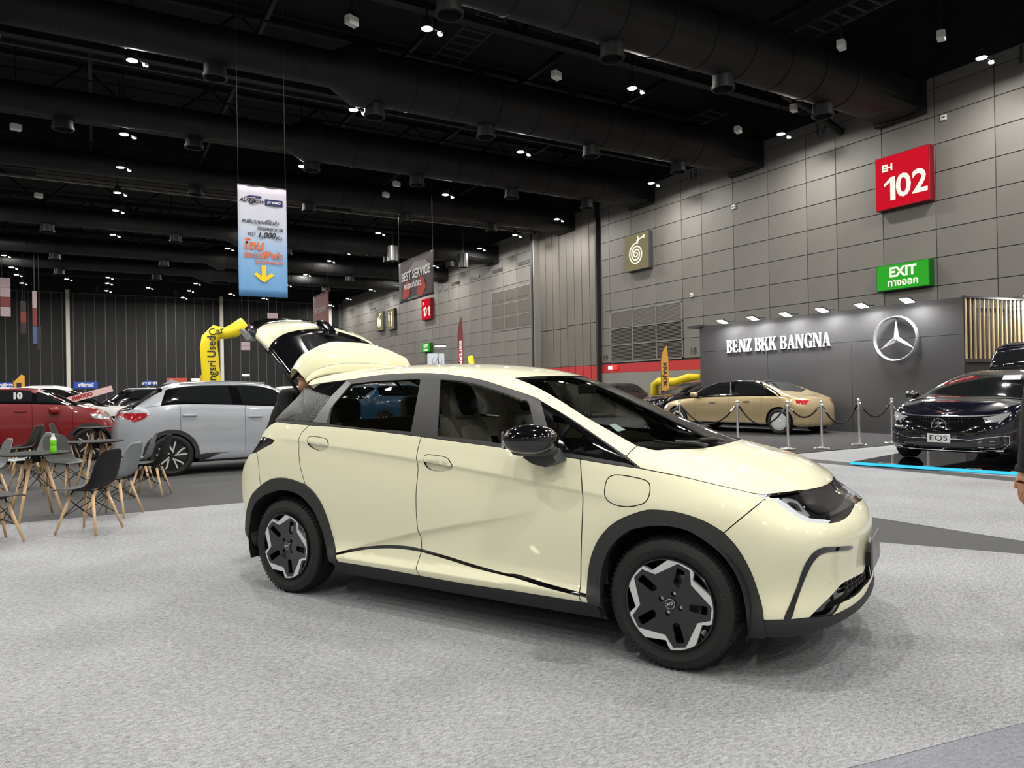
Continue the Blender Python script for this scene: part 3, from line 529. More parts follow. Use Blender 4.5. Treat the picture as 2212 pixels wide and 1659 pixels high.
UV=json.loads('''{"shutA":[[5.433,9.782],[5.393,9.525],[5.355,9.228],[5.33,8.928],[5.314,8.608],[5.314,8.316],[5.321,8.031],[5.324,7.749],[5.329,7.479],[5.336,7.242],[5.347,7.03],[5.362,6.838],[5.381,6.657],[5.409,6.471],[5.44,6.293],[5.471,6.121]],"archR_front":[[5.471,6.121],[5.54,6.044],[5.607,5.958],[5.658,5.87],[5.706,5.769],[5.75,5.661],[5.788,5.539],[5.82,5.407],[5.849,5.265],[5.878,5.097],[5.903,4.909],[5.925,4.705],[5.945,4.502],[5.965,4.284],[5.986,4.053],[6.008,3.832],[6.031,3.601],[6.056,3.346]],"archR_back":[[5.471,6.121],[5.4,6.15],[5.327,6.179],[5.246,6.214],[5.158,6.243],[5.041,6.262],[4.918,6.262],[4.81,6.239],[4.703,6.196],[4.606,6.134],[4.514,6.056],[4.434,5.972],[4.355,5.88]],"archR_rear":[[4.355,5.88],[4.231,5.73],[4.102,5.565],[3.999,5.388],[3.899,5.185],[3.781,4.908],[3.653,4.567],[3.527,4.152],[3.473,3.725],[3.497,3.37],[3.535,2.981]],"seamR":[[4.355,5.88],[4.338,6.038],[4.318,6.209],[4.305,6.367],[4.29,6.543],[4.268,6.724],[4.219,7.001],[4.14,7.281],[4.079,7.415],[4.005,7.547]],"lampR_low":[[4.005,7.547],[4.1,7.634],[4.196,7.721],[4.341,7.83],[4.471,7.936],[4.54,7.991],[4.592,8.062],[4.617,8.185],[4.634,8.332]],"lampR_up":[[4.634,8.332],[4.511,8.466],[4.362,8.617],[4.144,8.797],[3.739,9.009]],"belt1":[[4.356,9.932],[4.578,9.886],[4.763,9.848],[4.93,9.819],[5.065,9.802],[5.195,9.791],[5.318,9.785],[5.433,9.782]],"belt2":[[5.433,9.782],[5.558,9.79],[5.679,9.8],[5.794,9.812],[5.905,9.823],[6.01,9.833],[6.109,9.839],[6.208,9.841],[6.302,9.841],[6.392,9.84],[6.479,9.838],[6.566,9.836],[6.652,9.836],[6.736,9.835],[6.819,9.835],[6.902,9.834],[6.986,9.834],[7.064,9.834],[7.143,9.834],[7.223,9.834],[7.303,9.834],[7.383,9.835],[7.462,9.837]],"shutB":[[7.462,9.837],[7.453,9.621],[7.444,9.369],[7.435,9.081],[7.428,8.62],[7.427,8.167],[7.433,7.891],[7.44,7.641],[7.444,7.393],[7.441,7.136],[7.434,6.886],[7.426,6.654],[7.42,6.445],[7.416,6.252],[7.414,6.068],[7.412,5.893],[7.411,5.729],[7.411,5.584],[7.411,5.44],[7.413,5.302],[7.416,5.176],[7.427,5.036],[7.438,4.903],[7.439,4.77],[7.437,4.628],[7.437,4.461],[7.438,4.28]],"lineR":[[6.056,3.346],[6.126,3.463],[6.195,3.572],[6.27,3.675],[6.354,3.774],[6.446,3.87],[6.539,3.96],[6.63,4.037],[6.719,4.101],[6.807,4.157],[6.894,4.204],[6.976,4.242],[7.046,4.269],[7.115,4.289],[7.18,4.303],[7.242,4.31],[7.31,4.306],[7.374,4.293],[7.438,4.28]],"lineF":[[7.438,4.28],[7.514,4.251],[7.59,4.222],[7.666,4.193],[7.742,4.164],[7.817,4.134],[7.891,4.103],[7.971,4.066],[8.049,4.028],[8.127,3.988],[8.207,3.95],[8.292,3.914],[8.371,3.883],[8.459,3.849],[8.551,3.816],[8.642,3.785],[8.726,3.762],[8.798,3.749],[8.854,3.749],[8.899,3.778],[8.945,3.806],[8.998,3.802],[9.065,3.783],[9.142,3.753],[9.225,3.716],[9.309,3.677],[9.392,3.64],[9.47,3.61],[9.542,3.587],[9.614,3.566],[9.685,3.546],[9.756,3.527],[9.828,3.507],[9.899,3.486],[9.97,3.464]],"line3":[[9.97,3.464],[10.078,3.425]],"lineRb":[[6.069,3.239],[6.137,3.346],[6.203,3.446],[6.273,3.541],[6.342,3.626],[6.415,3.71],[6.488,3.789],[6.56,3.857],[6.631,3.916],[6.701,3.967],[6.77,4.011],[6.839,4.05],[6.907,4.084],[6.973,4.112],[7.04,4.134],[7.109,4.152],[7.189,4.163],[7.272,4.166],[7.355,4.166],[7.437,4.168]],"lineFb":[[7.437,4.168],[7.513,4.135],[7.589,4.103],[7.666,4.071],[7.742,4.039],[7.817,4.006],[7.892,3.973],[7.972,3.934],[8.049,3.894],[8.127,3.853],[8.208,3.814],[8.293,3.778],[8.373,3.751],[8.461,3.725],[8.553,3.7],[8.643,3.678],[8.727,3.66],[8.8,3.645],[8.856,3.636],[8.902,3.634],[8.947,3.629],[9.001,3.612],[9.068,3.585],[9.145,3.551],[9.228,3.512],[9.313,3.472],[9.396,3.434],[9.473,3.403],[9.545,3.377],[9.617,3.354],[9.688,3.333],[9.76,3.312],[9.831,3.291],[9.902,3.27],[9.973,3.246]],"line3b":[[9.973,3.246],[10.083,3.206]],"belt3":[[7.462,9.837],[7.543,9.835],[7.624,9.834],[7.704,9.833],[7.785,9.833],[7.868,9.833],[7.952,9.834],[8.039,9.836],[8.118,9.838],[8.197,9.841],[8.277,9.845],[8.359,9.85],[8.442,9.855],[8.528,9.86],[8.616,9.866],[8.706,9.871],[8.799,9.877],[8.877,9.881],[8.957,9.885],[9.038,9.89],[9.121,9.894],[9.204,9.9],[9.289,9.905],[9.374,9.911],[9.459,9.917],[9.544,9.924],[9.63,9.931],[9.715,9.939],[9.801,9.947],[9.885,9.956],[9.969,9.965]],"belt4":[[9.969,9.965],[10.046,9.969],[10.123,9.973],[10.201,9.977],[10.279,9.982],[10.358,9.988],[10.439,9.997],[10.523,10.01],[10.609,10.026],[10.696,10.045],[10.783,10.066],[10.871,10.089],[10.96,10.114]],"shutC":[[9.969,9.965],[9.978,9.719],[9.986,9.472],[9.994,9.208],[10.001,8.959],[10.011,8.679],[10.02,8.363],[10.028,8.016],[10.032,7.664],[10.032,7.329],[10.03,7.032],[10.027,6.775],[10.024,6.549],[10.019,6.342],[10.014,6.146],[10.008,5.959],[10.002,5.778],[9.996,5.599],[9.99,5.418],[9.983,5.23],[9.977,5.034],[9.971,4.828],[9.966,4.61],[9.962,4.361],[9.961,4.096],[9.964,3.804],[9.97,3.464]],"fline":[[10.96,10.114],[11.049,10.118],[11.139,10.123],[11.229,10.128],[11.319,10.134],[11.407,10.14],[11.492,10.146],[11.578,10.151],[11.661,10.154],[11.743,10.157],[11.826,10.159],[11.913,10.162],[11.997,10.162],[12.082,10.16],[12.17,10.157],[12.26,10.153],[12.351,10.151],[12.444,10.152],[12.538,10.156],[12.635,10.163],[12.734,10.17],[12.837,10.175],[12.944,10.177],[13.056,10.171]],"lamp1":[[13.056,10.171],[13.224,9.922],[13.422,9.697]],"seamF":[[13.422,9.697],[13.33,9.482],[13.24,9.278],[13.147,9.074],[13.045,8.855],[12.932,8.614],[12.811,8.353],[12.687,8.073],[12.568,7.794],[12.46,7.527],[12.364,7.281],[12.278,7.057],[12.201,6.857]],"archF_back":[[10.078,3.425],[10.071,3.728],[10.068,4.007],[10.071,4.238],[10.078,4.463],[10.089,4.676],[10.105,4.899],[10.125,5.11],[10.151,5.307],[10.175,5.45],[10.202,5.593],[10.233,5.732],[10.267,5.866],[10.321,6.045],[10.38,6.222],[10.428,6.359],[10.448,6.409],[10.469,6.454],[10.51,6.548],[10.562,6.667],[10.623,6.795],[10.693,6.926],[10.776,7.082],[10.863,7.249],[10.947,7.408],[11.018,7.53],[11.101,7.617],[11.179,7.654],[11.249,7.689],[11.323,7.713],[11.4,7.719],[11.472,7.707],[11.548,7.68],[11.625,7.64],[11.698,7.587],[11.765,7.528],[11.829,7.46],[11.892,7.382],[11.954,7.294],[12.016,7.191],[12.078,7.078],[12.139,6.964],[12.201,6.857]],"archF_front":[[12.201,6.857],[12.253,6.683],[12.308,6.519],[12.362,6.354],[12.414,6.176],[12.457,6.005],[12.5,5.822],[12.542,5.632],[12.583,5.438],[12.621,5.244],[12.661,5.011],[12.696,4.769],[12.727,4.524],[12.755,4.281],[12.783,4.015],[12.808,3.746],[12.826,3.462],[12.836,3.178],[12.841,2.877],[12.846,2.551]],"hoodseam":[[10.885,12.954],[10.899,12.694],[10.897,12.344],[10.839,11.65],[10.74,10.963]],"hoodpil":[[10.74,10.963],[10.794,10.705],[10.851,10.47],[10.906,10.281],[10.96,10.114]],"hoodrear":[[10.885,12.954],[10.943,13.022],[11.004,13.079],[11.065,13.137],[11.124,13.207],[11.18,13.296],[11.232,13.397],[11.283,13.503],[11.339,13.611],[11.398,13.714],[11.464,13.822],[11.535,13.934],[11.607,14.048],[11.674,14.161],[11.751,14.308],[11.819,14.461],[11.884,14.633],[11.944,14.832],[11.996,15.061],[12.039,15.305],[12.075,15.619],[12.076,15.972],[12.045,15.999],[12.005,15.999]],"hoodfront":[[13.056,10.171],[13.174,10.165],[13.299,10.161],[13.431,10.176],[13.582,10.197],[13.732,10.209],[13.904,10.211],[14.088,10.2],[14.284,10.17],[14.495,10.124],[14.711,10.076],[14.972,10.028],[15.252,9.986],[15.589,9.936],[15.962,9.886],[16.3,9.851],[16.658,9.83],[16.966,9.841],[16.999,9.857]],"lamp_low":[[13.422,9.697],[13.556,9.496],[13.697,9.28],[13.823,9.058],[13.915,8.844],[13.982,8.612],[14.025,8.401],[14.054,8.189],[14.086,7.997],[14.14,7.816],[14.222,7.667],[14.321,7.579],[14.445,7.506],[14.579,7.44],[14.712,7.376],[14.856,7.318],[15.012,7.282],[15.229,7.277],[15.473,7.301],[15.732,7.345],[16.016,7.405],[16.286,7.479],[16.581,7.553]],"rail":[[4.414,12.119],[4.597,12.118],[4.761,12.123],[4.913,12.129],[5.059,12.131],[5.206,12.126],[5.346,12.117],[5.484,12.11],[5.624,12.111],[5.738,12.121],[5.853,12.142],[5.967,12.168],[6.081,12.198],[6.193,12.228],[6.304,12.253],[6.413,12.27],[6.51,12.279],[6.609,12.287],[6.71,12.293],[6.81,12.3],[6.909,12.308],[7.006,12.316],[7.099,12.324],[7.188,12.332],[7.272,12.338],[7.364,12.341],[7.451,12.339],[7.536,12.335],[7.618,12.329],[7.699,12.322],[7.782,12.318],[7.876,12.316],[7.969,12.315],[8.063,12.315],[8.156,12.313],[8.251,12.308],[8.35,12.297],[8.45,12.281],[8.549,12.268],[8.644,12.263],[8.734,12.269],[8.818,12.287],[8.897,12.314],[8.972,12.346],[9.043,12.38],[9.132,12.433],[9.216,12.489],[9.265,12.503],[9.269,12.492],[9.273,12.477],[9.308,12.449],[9.371,12.424],[9.455,12.403],[9.551,12.386],[9.65,12.371],[9.746,12.353],[9.83,12.327],[9.901,12.291],[9.972,12.247],[10.042,12.195],[10.111,12.135],[10.179,12.067],[10.247,11.994],[10.315,11.914],[10.391,11.81],[10.465,11.687],[10.537,11.541],[10.606,11.371],[10.673,11.177],[10.74,10.963]],"wsnear":[[8.666,13.515],[8.756,13.497],[8.841,13.492],[8.924,13.485],[9.006,13.475],[9.086,13.464],[9.171,13.446],[9.243,13.428],[9.32,13.406],[9.398,13.382],[9.476,13.359],[9.551,13.337],[9.626,13.313],[9.7,13.285],[9.774,13.256],[9.849,13.229],[9.924,13.208],[9.993,13.195],[10.062,13.184],[10.132,13.174],[10.203,13.164],[10.276,13.152],[10.35,13.138],[10.432,13.119],[10.516,13.097],[10.603,13.071],[10.693,13.04],[10.787,13.002],[10.885,12.954]],"wstop":[[8.666,13.515],[8.694,13.687],[8.717,13.858],[8.738,14.031],[8.759,14.208],[8.782,14.406],[8.805,14.612],[8.827,14.825],[8.846,15.044],[8.861,15.264],[8.875,15.496],[8.883,15.75],[8.883,15.999]],"holetop":[[13.815,2.691],[13.897,2.864],[13.983,3.023],[14.078,3.176],[14.198,3.339],[14.331,3.492],[14.46,3.63],[14.603,3.788],[14.738,3.92],[14.842,3.992],[14.945,4.038],[15.024,4.045],[15.114,4.042],[15.324,4.04],[15.593,4.019],[15.885,3.974],[16.231,3.897]],"holebot":[[16.111,3.208],[15.9,3.156],[15.689,3.108],[15.495,3.091],[15.299,3.079],[15.122,3.069],[14.897,3.09],[14.718,3.065],[14.629,2.908],[14.555,2.726],[14.469,2.603],[14.374,2.523],[14.246,2.532],[14.116,2.569]],"bump_low":[[12.846,2.551],[12.939,2.563],[13.035,2.571],[13.129,2.575],[13.218,2.578],[13.299,2.581],[13.375,2.585],[13.455,2.591],[13.56,2.605],[13.673,2.62],[13.791,2.622],[13.916,2.601],[14.049,2.564],[14.181,2.526],[14.324,2.49],[14.47,2.469],[14.634,2.479],[14.817,2.505],[14.988,2.52],[15.186,2.533],[15.397,2.554],[15.618,2.585],[15.857,2.622],[16.092,2.67],[16.361,2.784],[16.645,2.896]],"sill_low1":[[6.109,2.52],[6.2,2.524],[6.287,2.529],[6.374,2.534],[6.459,2.539],[6.544,2.542],[6.63,2.542],[6.718,2.538],[6.799,2.531],[6.882,2.521],[6.965,2.508],[7.049,2.493],[7.133,2.477],[7.217,2.459],[7.3,2.442],[7.382,2.426],[7.463,2.411]],"sill_low2":[[7.463,2.411],[7.541,2.396],[7.618,2.379],[7.696,2.361],[7.774,2.343],[7.852,2.325],[7.93,2.31],[8.009,2.299],[8.088,2.292],[8.167,2.29],[8.254,2.296],[8.342,2.311],[8.43,2.33],[8.518,2.352],[8.606,2.376],[8.693,2.398],[8.779,2.418],[8.864,2.432],[8.944,2.443],[9.024,2.451],[9.102,2.459],[9.179,2.466],[9.256,2.472],[9.331,2.477],[9.405,2.483],[9.477,2.49],[9.554,2.497],[9.629,2.503],[9.703,2.508],[9.776,2.513],[9.849,2.518],[9.922,2.522],[9.996,2.527]],"sill_low3":[[9.996,2.527],[10.103,2.514]],"sillB":[[7.437,4.168],[7.419,3.886],[7.406,3.586],[7.407,3.284],[7.434,2.909],[7.463,2.411]],"sillC":[[9.973,3.246],[9.996,2.527]],"sillA":[[6.069,3.239],[6.109,2.52]],"sillD":[[10.083,3.206],[10.103,2.514]],"archF_in":[[10.278,2.29],[10.276,2.955],[10.264,3.395],[10.257,3.738],[10.257,4.011],[10.263,4.253],[10.274,4.477],[10.289,4.702],[10.307,4.912],[10.329,5.1],[10.353,5.258],[10.38,5.406],[10.412,5.545],[10.444,5.667],[10.48,5.783],[10.522,5.901],[10.572,6.023],[10.629,6.155],[10.689,6.282],[10.745,6.387],[10.821,6.489],[10.9,6.567],[10.965,6.631],[11.036,6.698],[11.11,6.758],[11.186,6.803],[11.259,6.829],[11.336,6.842],[11.414,6.844],[11.489,6.832],[11.556,6.807],[11.626,6.759],[11.688,6.691],[11.755,6.6],[11.811,6.518],[11.872,6.421],[11.937,6.313],[12.001,6.197],[12.063,6.076],[12.118,5.952],[12.172,5.816],[12.221,5.672],[12.267,5.521],[12.309,5.361],[12.349,5.191],[12.384,5.011],[12.415,4.823],[12.443,4.621],[12.467,4.398],[12.49,4.146],[12.506,3.905],[12.52,3.628],[12.531,3.312],[12.539,2.954],[12.545,2.549],[12.557,2.085],[12.59,1.544],[12.677,0.85]],"archF_botL":[[10.083,3.206],[10.103,2.514],[10.191,2.407],[10.278,2.29]],"archF_botR":[[13.011,0.911],[12.84,0.898],[12.677,0.85]],"archF_front2":[[12.846,2.551],[12.87,1.886],[13.011,0.911]],"archR_in":[[5.957,2.388],[5.934,3.006],[5.898,3.414],[5.862,3.747],[5.829,4.045],[5.801,4.317],[5.773,4.564],[5.751,4.746],[5.728,4.916],[5.702,5.068],[5.671,5.198],[5.628,5.326],[5.579,5.436],[5.524,5.536],[5.466,5.629],[5.402,5.713],[5.332,5.778],[5.223,5.83],[5.105,5.851],[4.995,5.85],[4.879,5.822],[4.779,5.778],[4.671,5.714],[4.563,5.635],[4.459,5.542],[4.354,5.431],[4.252,5.298],[4.158,5.137],[4.068,4.945],[3.985,4.726],[3.914,4.482],[3.865,4.214],[3.848,3.928],[3.879,3.561],[3.946,3.152],[4.006,2.714],[4.047,2.279],[4.048,1.757]],"archR_out2":[[3.535,2.981],[3.6,2.728],[3.673,2.446],[3.804,2.239],[3.942,2.029],[4.038,1.737]],"flap":[[10.548,9.466],[10.617,9.497],[10.697,9.505],[10.776,9.505],[10.854,9.504],[10.93,9.494],[10.992,9.465],[11.03,9.422],[11.056,9.355],[11.067,9.252],[11.07,9.119],[11.062,8.875],[11.045,8.586],[11.022,8.322],[10.988,8.081],[10.939,7.905],[10.88,7.768],[10.803,7.621],[10.718,7.519],[10.656,7.481],[10.593,7.468],[10.534,7.484],[10.468,7.545],[10.415,7.668],[10.385,7.854],[10.368,8.087],[10.363,8.343],[10.366,8.602],[10.373,8.855],[10.39,9.071],[10.413,9.212],[10.446,9.324],[10.491,9.41]],"handleF":[[7.554,8.504],[7.569,8.578],[7.59,8.62],[7.662,8.656],[7.745,8.657],[7.8,8.669],[7.849,8.657],[7.881,8.616],[7.911,8.538],[7.95,8.338],[7.978,8.126],[7.986,8.049],[7.987,7.976],[7.967,7.847],[7.931,7.728],[7.851,7.604],[7.763,7.533],[7.701,7.513],[7.646,7.534],[7.602,7.594],[7.568,7.693],[7.552,7.813],[7.545,7.966],[7.544,8.244]],"barF":[[7.549,7.999],[7.54,8.422],[7.59,8.62],[7.745,8.657],[7.849,8.657],[7.911,8.538],[7.978,8.126],[7.987,7.994],[7.872,7.993],[7.758,7.992],[7.653,7.995]],"barR":[[5.517,8.159],[5.509,8.563],[5.543,8.752],[5.637,8.821],[5.845,8.777],[5.898,8.671],[5.941,8.265],[5.941,8.109],[5.735,8.073]],"handleR":[[5.507,8.562],[5.52,8.668],[5.543,8.752],[5.584,8.804],[5.637,8.821],[5.746,8.822],[5.845,8.777],[5.875,8.74],[5.898,8.671],[5.927,8.472],[5.941,8.265],[5.94,8.182],[5.933,8.104],[5.908,7.959],[5.873,7.831],[5.836,7.742],[5.793,7.691],[5.716,7.706],[5.638,7.779],[5.581,7.859],[5.537,7.978],[5.517,8.137],[5.508,8.319],[5.504,8.445]],"glassR":[[5.822,11.823],[5.96,11.833],[6.091,11.847],[6.215,11.862],[6.335,11.88],[6.45,11.88],[6.561,11.884],[6.67,11.89],[6.775,11.899],[6.879,11.912],[6.981,11.927],[7.081,11.947],[7.109,11.958],[7.154,11.917],[7.177,11.686],[7.196,11.487],[7.213,11.303],[7.229,11.125],[7.242,10.945],[7.255,10.759],[7.266,10.562],[7.275,10.35],[7.279,10.019],[7.193,10.008],[7.105,9.997],[7.017,9.987],[6.928,9.977],[6.838,9.967],[6.746,9.958],[6.653,9.949],[6.558,9.941],[6.45,9.943],[6.339,9.946],[6.225,9.949],[6.107,9.954],[5.985,9.959],[5.857,9.966],[5.829,10.13],[5.784,10.441],[5.73,10.721],[5.724,10.967],[5.75,11.175],[5.776,11.379],[5.8,11.59]],"frontglass":[[7.496,11.988],[7.638,12.0],[7.781,12.022],[7.892,12.01],[8.003,12.004],[8.115,12.005],[8.22,11.98],[8.325,11.962],[8.429,11.95],[8.534,11.931],[8.639,11.919],[8.742,11.914],[8.858,11.901],[8.972,11.896],[9.093,11.976],[9.121,11.725],[9.146,11.503],[9.171,11.296],[9.212,10.969],[9.235,10.733],[9.261,10.483],[9.289,10.215],[9.19,10.182],[9.091,10.151],[8.991,10.122],[8.89,10.094],[8.788,10.067],[8.69,10.062],[8.592,10.058],[8.493,10.055],[8.394,10.053],[8.296,10.051],[8.195,10.038],[8.094,10.025],[7.994,10.013],[7.895,10.001],[7.797,9.99],[7.699,9.979],[7.685,10.226],[7.668,10.445],[7.651,10.645],[7.632,10.833],[7.612,11.013],[7.592,11.187],[7.571,11.363],[7.549,11.547],[7.524,11.748]],"triglass":[[9.306,12.521],[9.396,12.469],[9.485,12.422],[9.572,12.379],[9.659,12.337],[9.745,12.297],[9.831,12.255],[9.912,12.194],[9.992,12.128],[10.073,12.057],[10.153,11.979],[10.232,11.892],[10.31,11.794],[10.384,11.66],[10.456,11.506],[10.526,11.329],[10.594,11.13],[10.664,10.913],[10.735,10.687],[10.818,10.404],[10.901,10.15],[10.737,10.296],[10.641,10.279],[10.546,10.264],[10.451,10.251],[10.357,10.239],[10.264,10.229],[10.164,10.216],[10.065,10.205],[9.966,10.195],[9.864,10.183],[9.763,10.172],[9.662,10.162],[9.561,10.154],[9.503,10.625],[9.46,10.909],[9.423,11.176],[9.39,11.439],[9.367,11.718],[9.343,12.05]],"triclear":[[9.521,11.829],[9.564,11.92],[9.622,11.969],[9.685,11.961],[9.754,11.897],[9.824,11.827],[9.882,11.779],[9.941,11.727],[10.0,11.666],[10.056,11.595],[10.12,11.493],[10.181,11.375],[10.232,11.239],[10.281,11.062],[10.314,10.881],[10.323,10.789],[10.323,10.704],[10.3,10.611],[10.262,10.534],[10.203,10.469],[10.126,10.423],[10.045,10.39],[9.974,10.365],[9.883,10.325],[9.805,10.337],[9.754,10.432],[9.708,10.567],[9.665,10.699],[9.622,10.845],[9.586,10.993],[9.562,11.135],[9.546,11.284],[9.534,11.432],[9.516,11.641]],"qblack":[[4.431,12.087],[4.67,12.086],[4.88,12.093],[5.07,12.103],[5.27,12.097],[5.454,12.096],[5.623,12.099],[5.595,11.851],[5.565,11.647],[5.533,11.461],[5.501,11.283],[5.304,11.378],[5.081,11.485],[4.822,11.61],[4.304,11.955]],"stripeA":[[4.295,11.654],[4.204,11.954],[4.508,11.523],[4.732,11.186],[4.908,10.87],[5.103,10.399],[4.994,10.235],[4.881,10.056],[4.652,10.058],[4.371,10.072],[4.384,10.367],[4.378,10.644],[4.362,10.905],[4.342,11.153],[4.319,11.397]],"stripeB":[[4.204,11.954],[4.822,11.61],[5.084,11.479],[5.31,11.365],[5.508,11.265],[5.506,11.049],[5.501,10.825],[5.494,10.584],[5.484,10.319],[5.469,10.017],[5.216,10.041],[5.055,10.046],[4.881,10.056],[4.994,10.235],[5.103,10.399],[4.908,10.87],[4.732,11.186],[4.508,11.523]],"cpiece":[[5.628,12.098],[5.812,11.825],[5.792,11.591],[5.771,11.379],[5.748,11.175],[5.724,10.967],[5.711,10.72],[5.765,10.372],[5.805,9.966],[5.64,9.979],[5.464,9.995],[5.48,10.305],[5.491,10.574],[5.5,10.819],[5.505,11.046],[5.508,11.265],[5.54,11.447],[5.571,11.636],[5.601,11.844]],"drl":[[13.018,10.202],[13.235,9.909],[13.396,9.705],[13.574,9.498],[13.76,9.245],[13.931,8.959],[14.028,8.664],[14.086,8.361],[14.153,8.104],[14.209,7.862],[14.416,7.591],[14.624,7.51],[14.848,7.416],[15.011,7.486],[14.828,7.659],[14.633,7.795],[14.446,7.926],[14.375,8.147],[14.293,8.381],[14.218,8.783],[14.068,9.167],[13.89,9.448],[13.71,9.711],[13.546,9.88],[13.399,10.051],[13.199,10.133]],"lampinner":[[13.437,10.114],[13.617,10.15],[13.813,10.168],[14.071,10.157],[14.352,10.104],[14.665,10.009],[14.839,9.482],[14.983,8.986],[15.065,8.518],[15.066,8.094],[15.034,7.777],[15.011,7.486],[14.853,7.69],[14.649,7.819],[14.454,7.941],[14.389,8.175],[14.311,8.424],[14.227,8.819],[14.069,9.193],[13.889,9.474],[13.71,9.738]],"lampreflect":[[13.866,9.664],[13.962,9.718],[14.12,9.682],[14.307,9.572],[14.493,9.366],[14.61,9.022],[14.63,8.638],[14.63,8.304],[14.591,8.094],[14.516,8.118],[14.433,8.219],[14.338,8.383],[14.249,8.599],[14.164,8.853],[14.065,9.125],[13.934,9.426]],"gridstrip":[[14.721,9.989],[15.03,9.902],[15.379,9.788],[15.775,9.642],[16.29,9.605],[16.936,9.495],[16.999,10.154],[16.999,9.59],[16.999,9.089],[16.999,8.564],[16.617,8.037],[15.909,7.926],[15.499,7.956],[15.329,8.26],[15.311,8.713],[15.174,9.201],[14.946,9.589]],"ctrim":[[13.229,2.578],[13.233,2.768],[13.275,3.056],[13.334,3.363],[13.387,3.631],[13.429,3.86],[13.473,4.08],[13.515,4.29],[13.552,4.488],[13.588,4.711],[13.618,4.925],[13.652,5.13],[13.688,5.316],[13.729,5.495],[13.778,5.658],[13.856,5.858],[13.953,6.018],[14.055,6.112],[14.179,6.158],[14.317,6.145],[14.482,6.088],[14.664,6.015],[14.898,5.937],[15.173,5.835],[15.348,5.723],[15.342,5.652],[15.288,5.598],[15.217,5.578],[15.116,5.584],[14.899,5.644],[14.653,5.729],[14.452,5.782],[14.317,5.799],[14.198,5.8],[14.101,5.765],[14.007,5.654],[13.935,5.502],[13.871,5.31],[13.816,5.089],[13.772,4.894],[13.728,4.683],[13.684,4.457],[13.645,4.247],[13.604,4.02],[13.562,3.781],[13.521,3.539],[13.486,3.294],[13.454,3.024],[13.419,2.774],[13.378,2.603],[13.295,2.519]],"intake":[[13.805,2.633],[13.935,2.914],[14.077,3.162],[14.259,3.411],[14.46,3.63],[14.738,3.92],[14.945,4.026],[15.113,4.03],[14.913,3.64],[14.796,3.351],[14.685,3.044],[14.533,2.702],[14.356,2.462],[14.115,2.497],[13.954,2.575]],"lowgrille":[[15.113,4.03],[15.591,4.001],[16.234,3.915],[16.233,3.544],[16.072,3.219],[15.689,3.108],[15.384,3.11],[15.124,3.082],[14.704,3.102],[14.853,3.546],[14.981,3.792]],"note":[[10.226,13.548],[10.233,13.787],[10.327,13.759],[10.424,13.729],[10.414,13.407]],"sensor":[[14.451,4.336],[14.48,4.306],[14.502,4.261],[14.502,4.213],[14.488,4.174],[14.465,4.158],[14.44,4.161],[14.419,4.198],[14.407,4.246],[14.409,4.288],[14.42,4.321],[14.434,4.335]]}''')
UV={k:np.array(v,float) for k,v in UV.items()}
def inside(px,py,poly):
    x=poly[:,0];y=poly[:,1];r=np.zeros(px.shape,bool);j=len(poly)-1
    for i in range(len(poly)):
        c=((y[i]>py)!=(y[j]>py))&(px<(x[j]-x[i])*(py-y[i])/((y[j]-y[i])+1e-15)+x[i]); r^=c; j=i
    return r
def clean(p,eps=1e-4):
    q=[p[0]]
    for a in p[1:]:
        if np.abs(a-q[-1]).max()>eps: q.append(a)
    if np.abs(q[0]-q[-1]).max()<eps: q.pop()
    return np.array(q)
def dens(poly,su=.12,sv=.35):
    out=[];n=len(poly)
    for i in range(n):
        a,b=poly[i],poly[(i+1)%n]; k=max(1,int(math.ceil(max(abs(b[0]-a[0])/su,abs(b[1]-a[1])/sv))))
        for t in range(k): out.append(a+(b-a)*t/k)
    return np.array(out)
def inset(S,poly,g):
    n=len(poly); P=S(poly[:,0],poly[:,1]); du,dv,N=S.frame(poly[:,0],poly[:,1])
    ar=.5*np.sum(poly[:,0]*np.roll(poly[:,1],-1)-np.roll(poly[:,0],-1)*poly[:,1]); sg=1 if ar>0 else -1
    e1=P-np.roll(P,1,0); e2=np.roll(P,-1,0)-P
    e1/=np.linalg.norm(e1,axis=1,keepdims=True)+1e-9; e2/=np.linalg.norm(e2,axis=1,keepdims=True)+1e-9
    i1=np.cross(N,e1)*sg; i2=np.cross(N,e2)*sg
    m=i1+i2; m/=np.linalg.norm(m,axis=1,keepdims=True)+1e-9
    c=np.clip((m*i1).sum(1),.45,1); m=m*(g/c)[:,None]
    a=(du*du).sum(1);b=(du*dv).sum(1);d=(dv*dv).sum(1);r1=(m*du).sum(1);r2=(m*dv).sum(1);D=a*d-b*b+1e-9
    ok=(poly[:,0]>1e-3)&(poly[:,0]<S.U-1e-3)&(poly[:,1]<S.V-1e-3)
    q=poly+np.stack([(d*r1-b*r2)/D,(a*r2-b*r1)/D],-1)*ok[:,None]
    q[:,0]=np.clip(q[:,0],0,S.U);q[:,1]=np.clip(q[:,1],0,S.V)
    return q
def triang(loops,pts,sc):
    V=[];E_=[]
    for L in loops:
        k=len(V);n=len(L);V+=[Vector((a*sc[0],b*sc[1])) for a,b in L];E_+=[(k+i,k+(i+1)%n) for i in range(n)]
    V+=[Vector((a*sc[0],b*sc[1])) for a,b in pts]
    r=delaunay_2d_cdt(V,E_,[],0,1e-6,True)
    vs=np.array([(v[0]/sc[0],v[1]/sc[1]) for v in r[0]]);F=np.array(r[2])
    c=vs[F].mean(1);ok=inside(c[:,0],c[:,1],loops[0])
    for h in loops[1:]: ok&=~inside(c[:,0],c[:,1],h)
    return vs,F[ok],r[3]
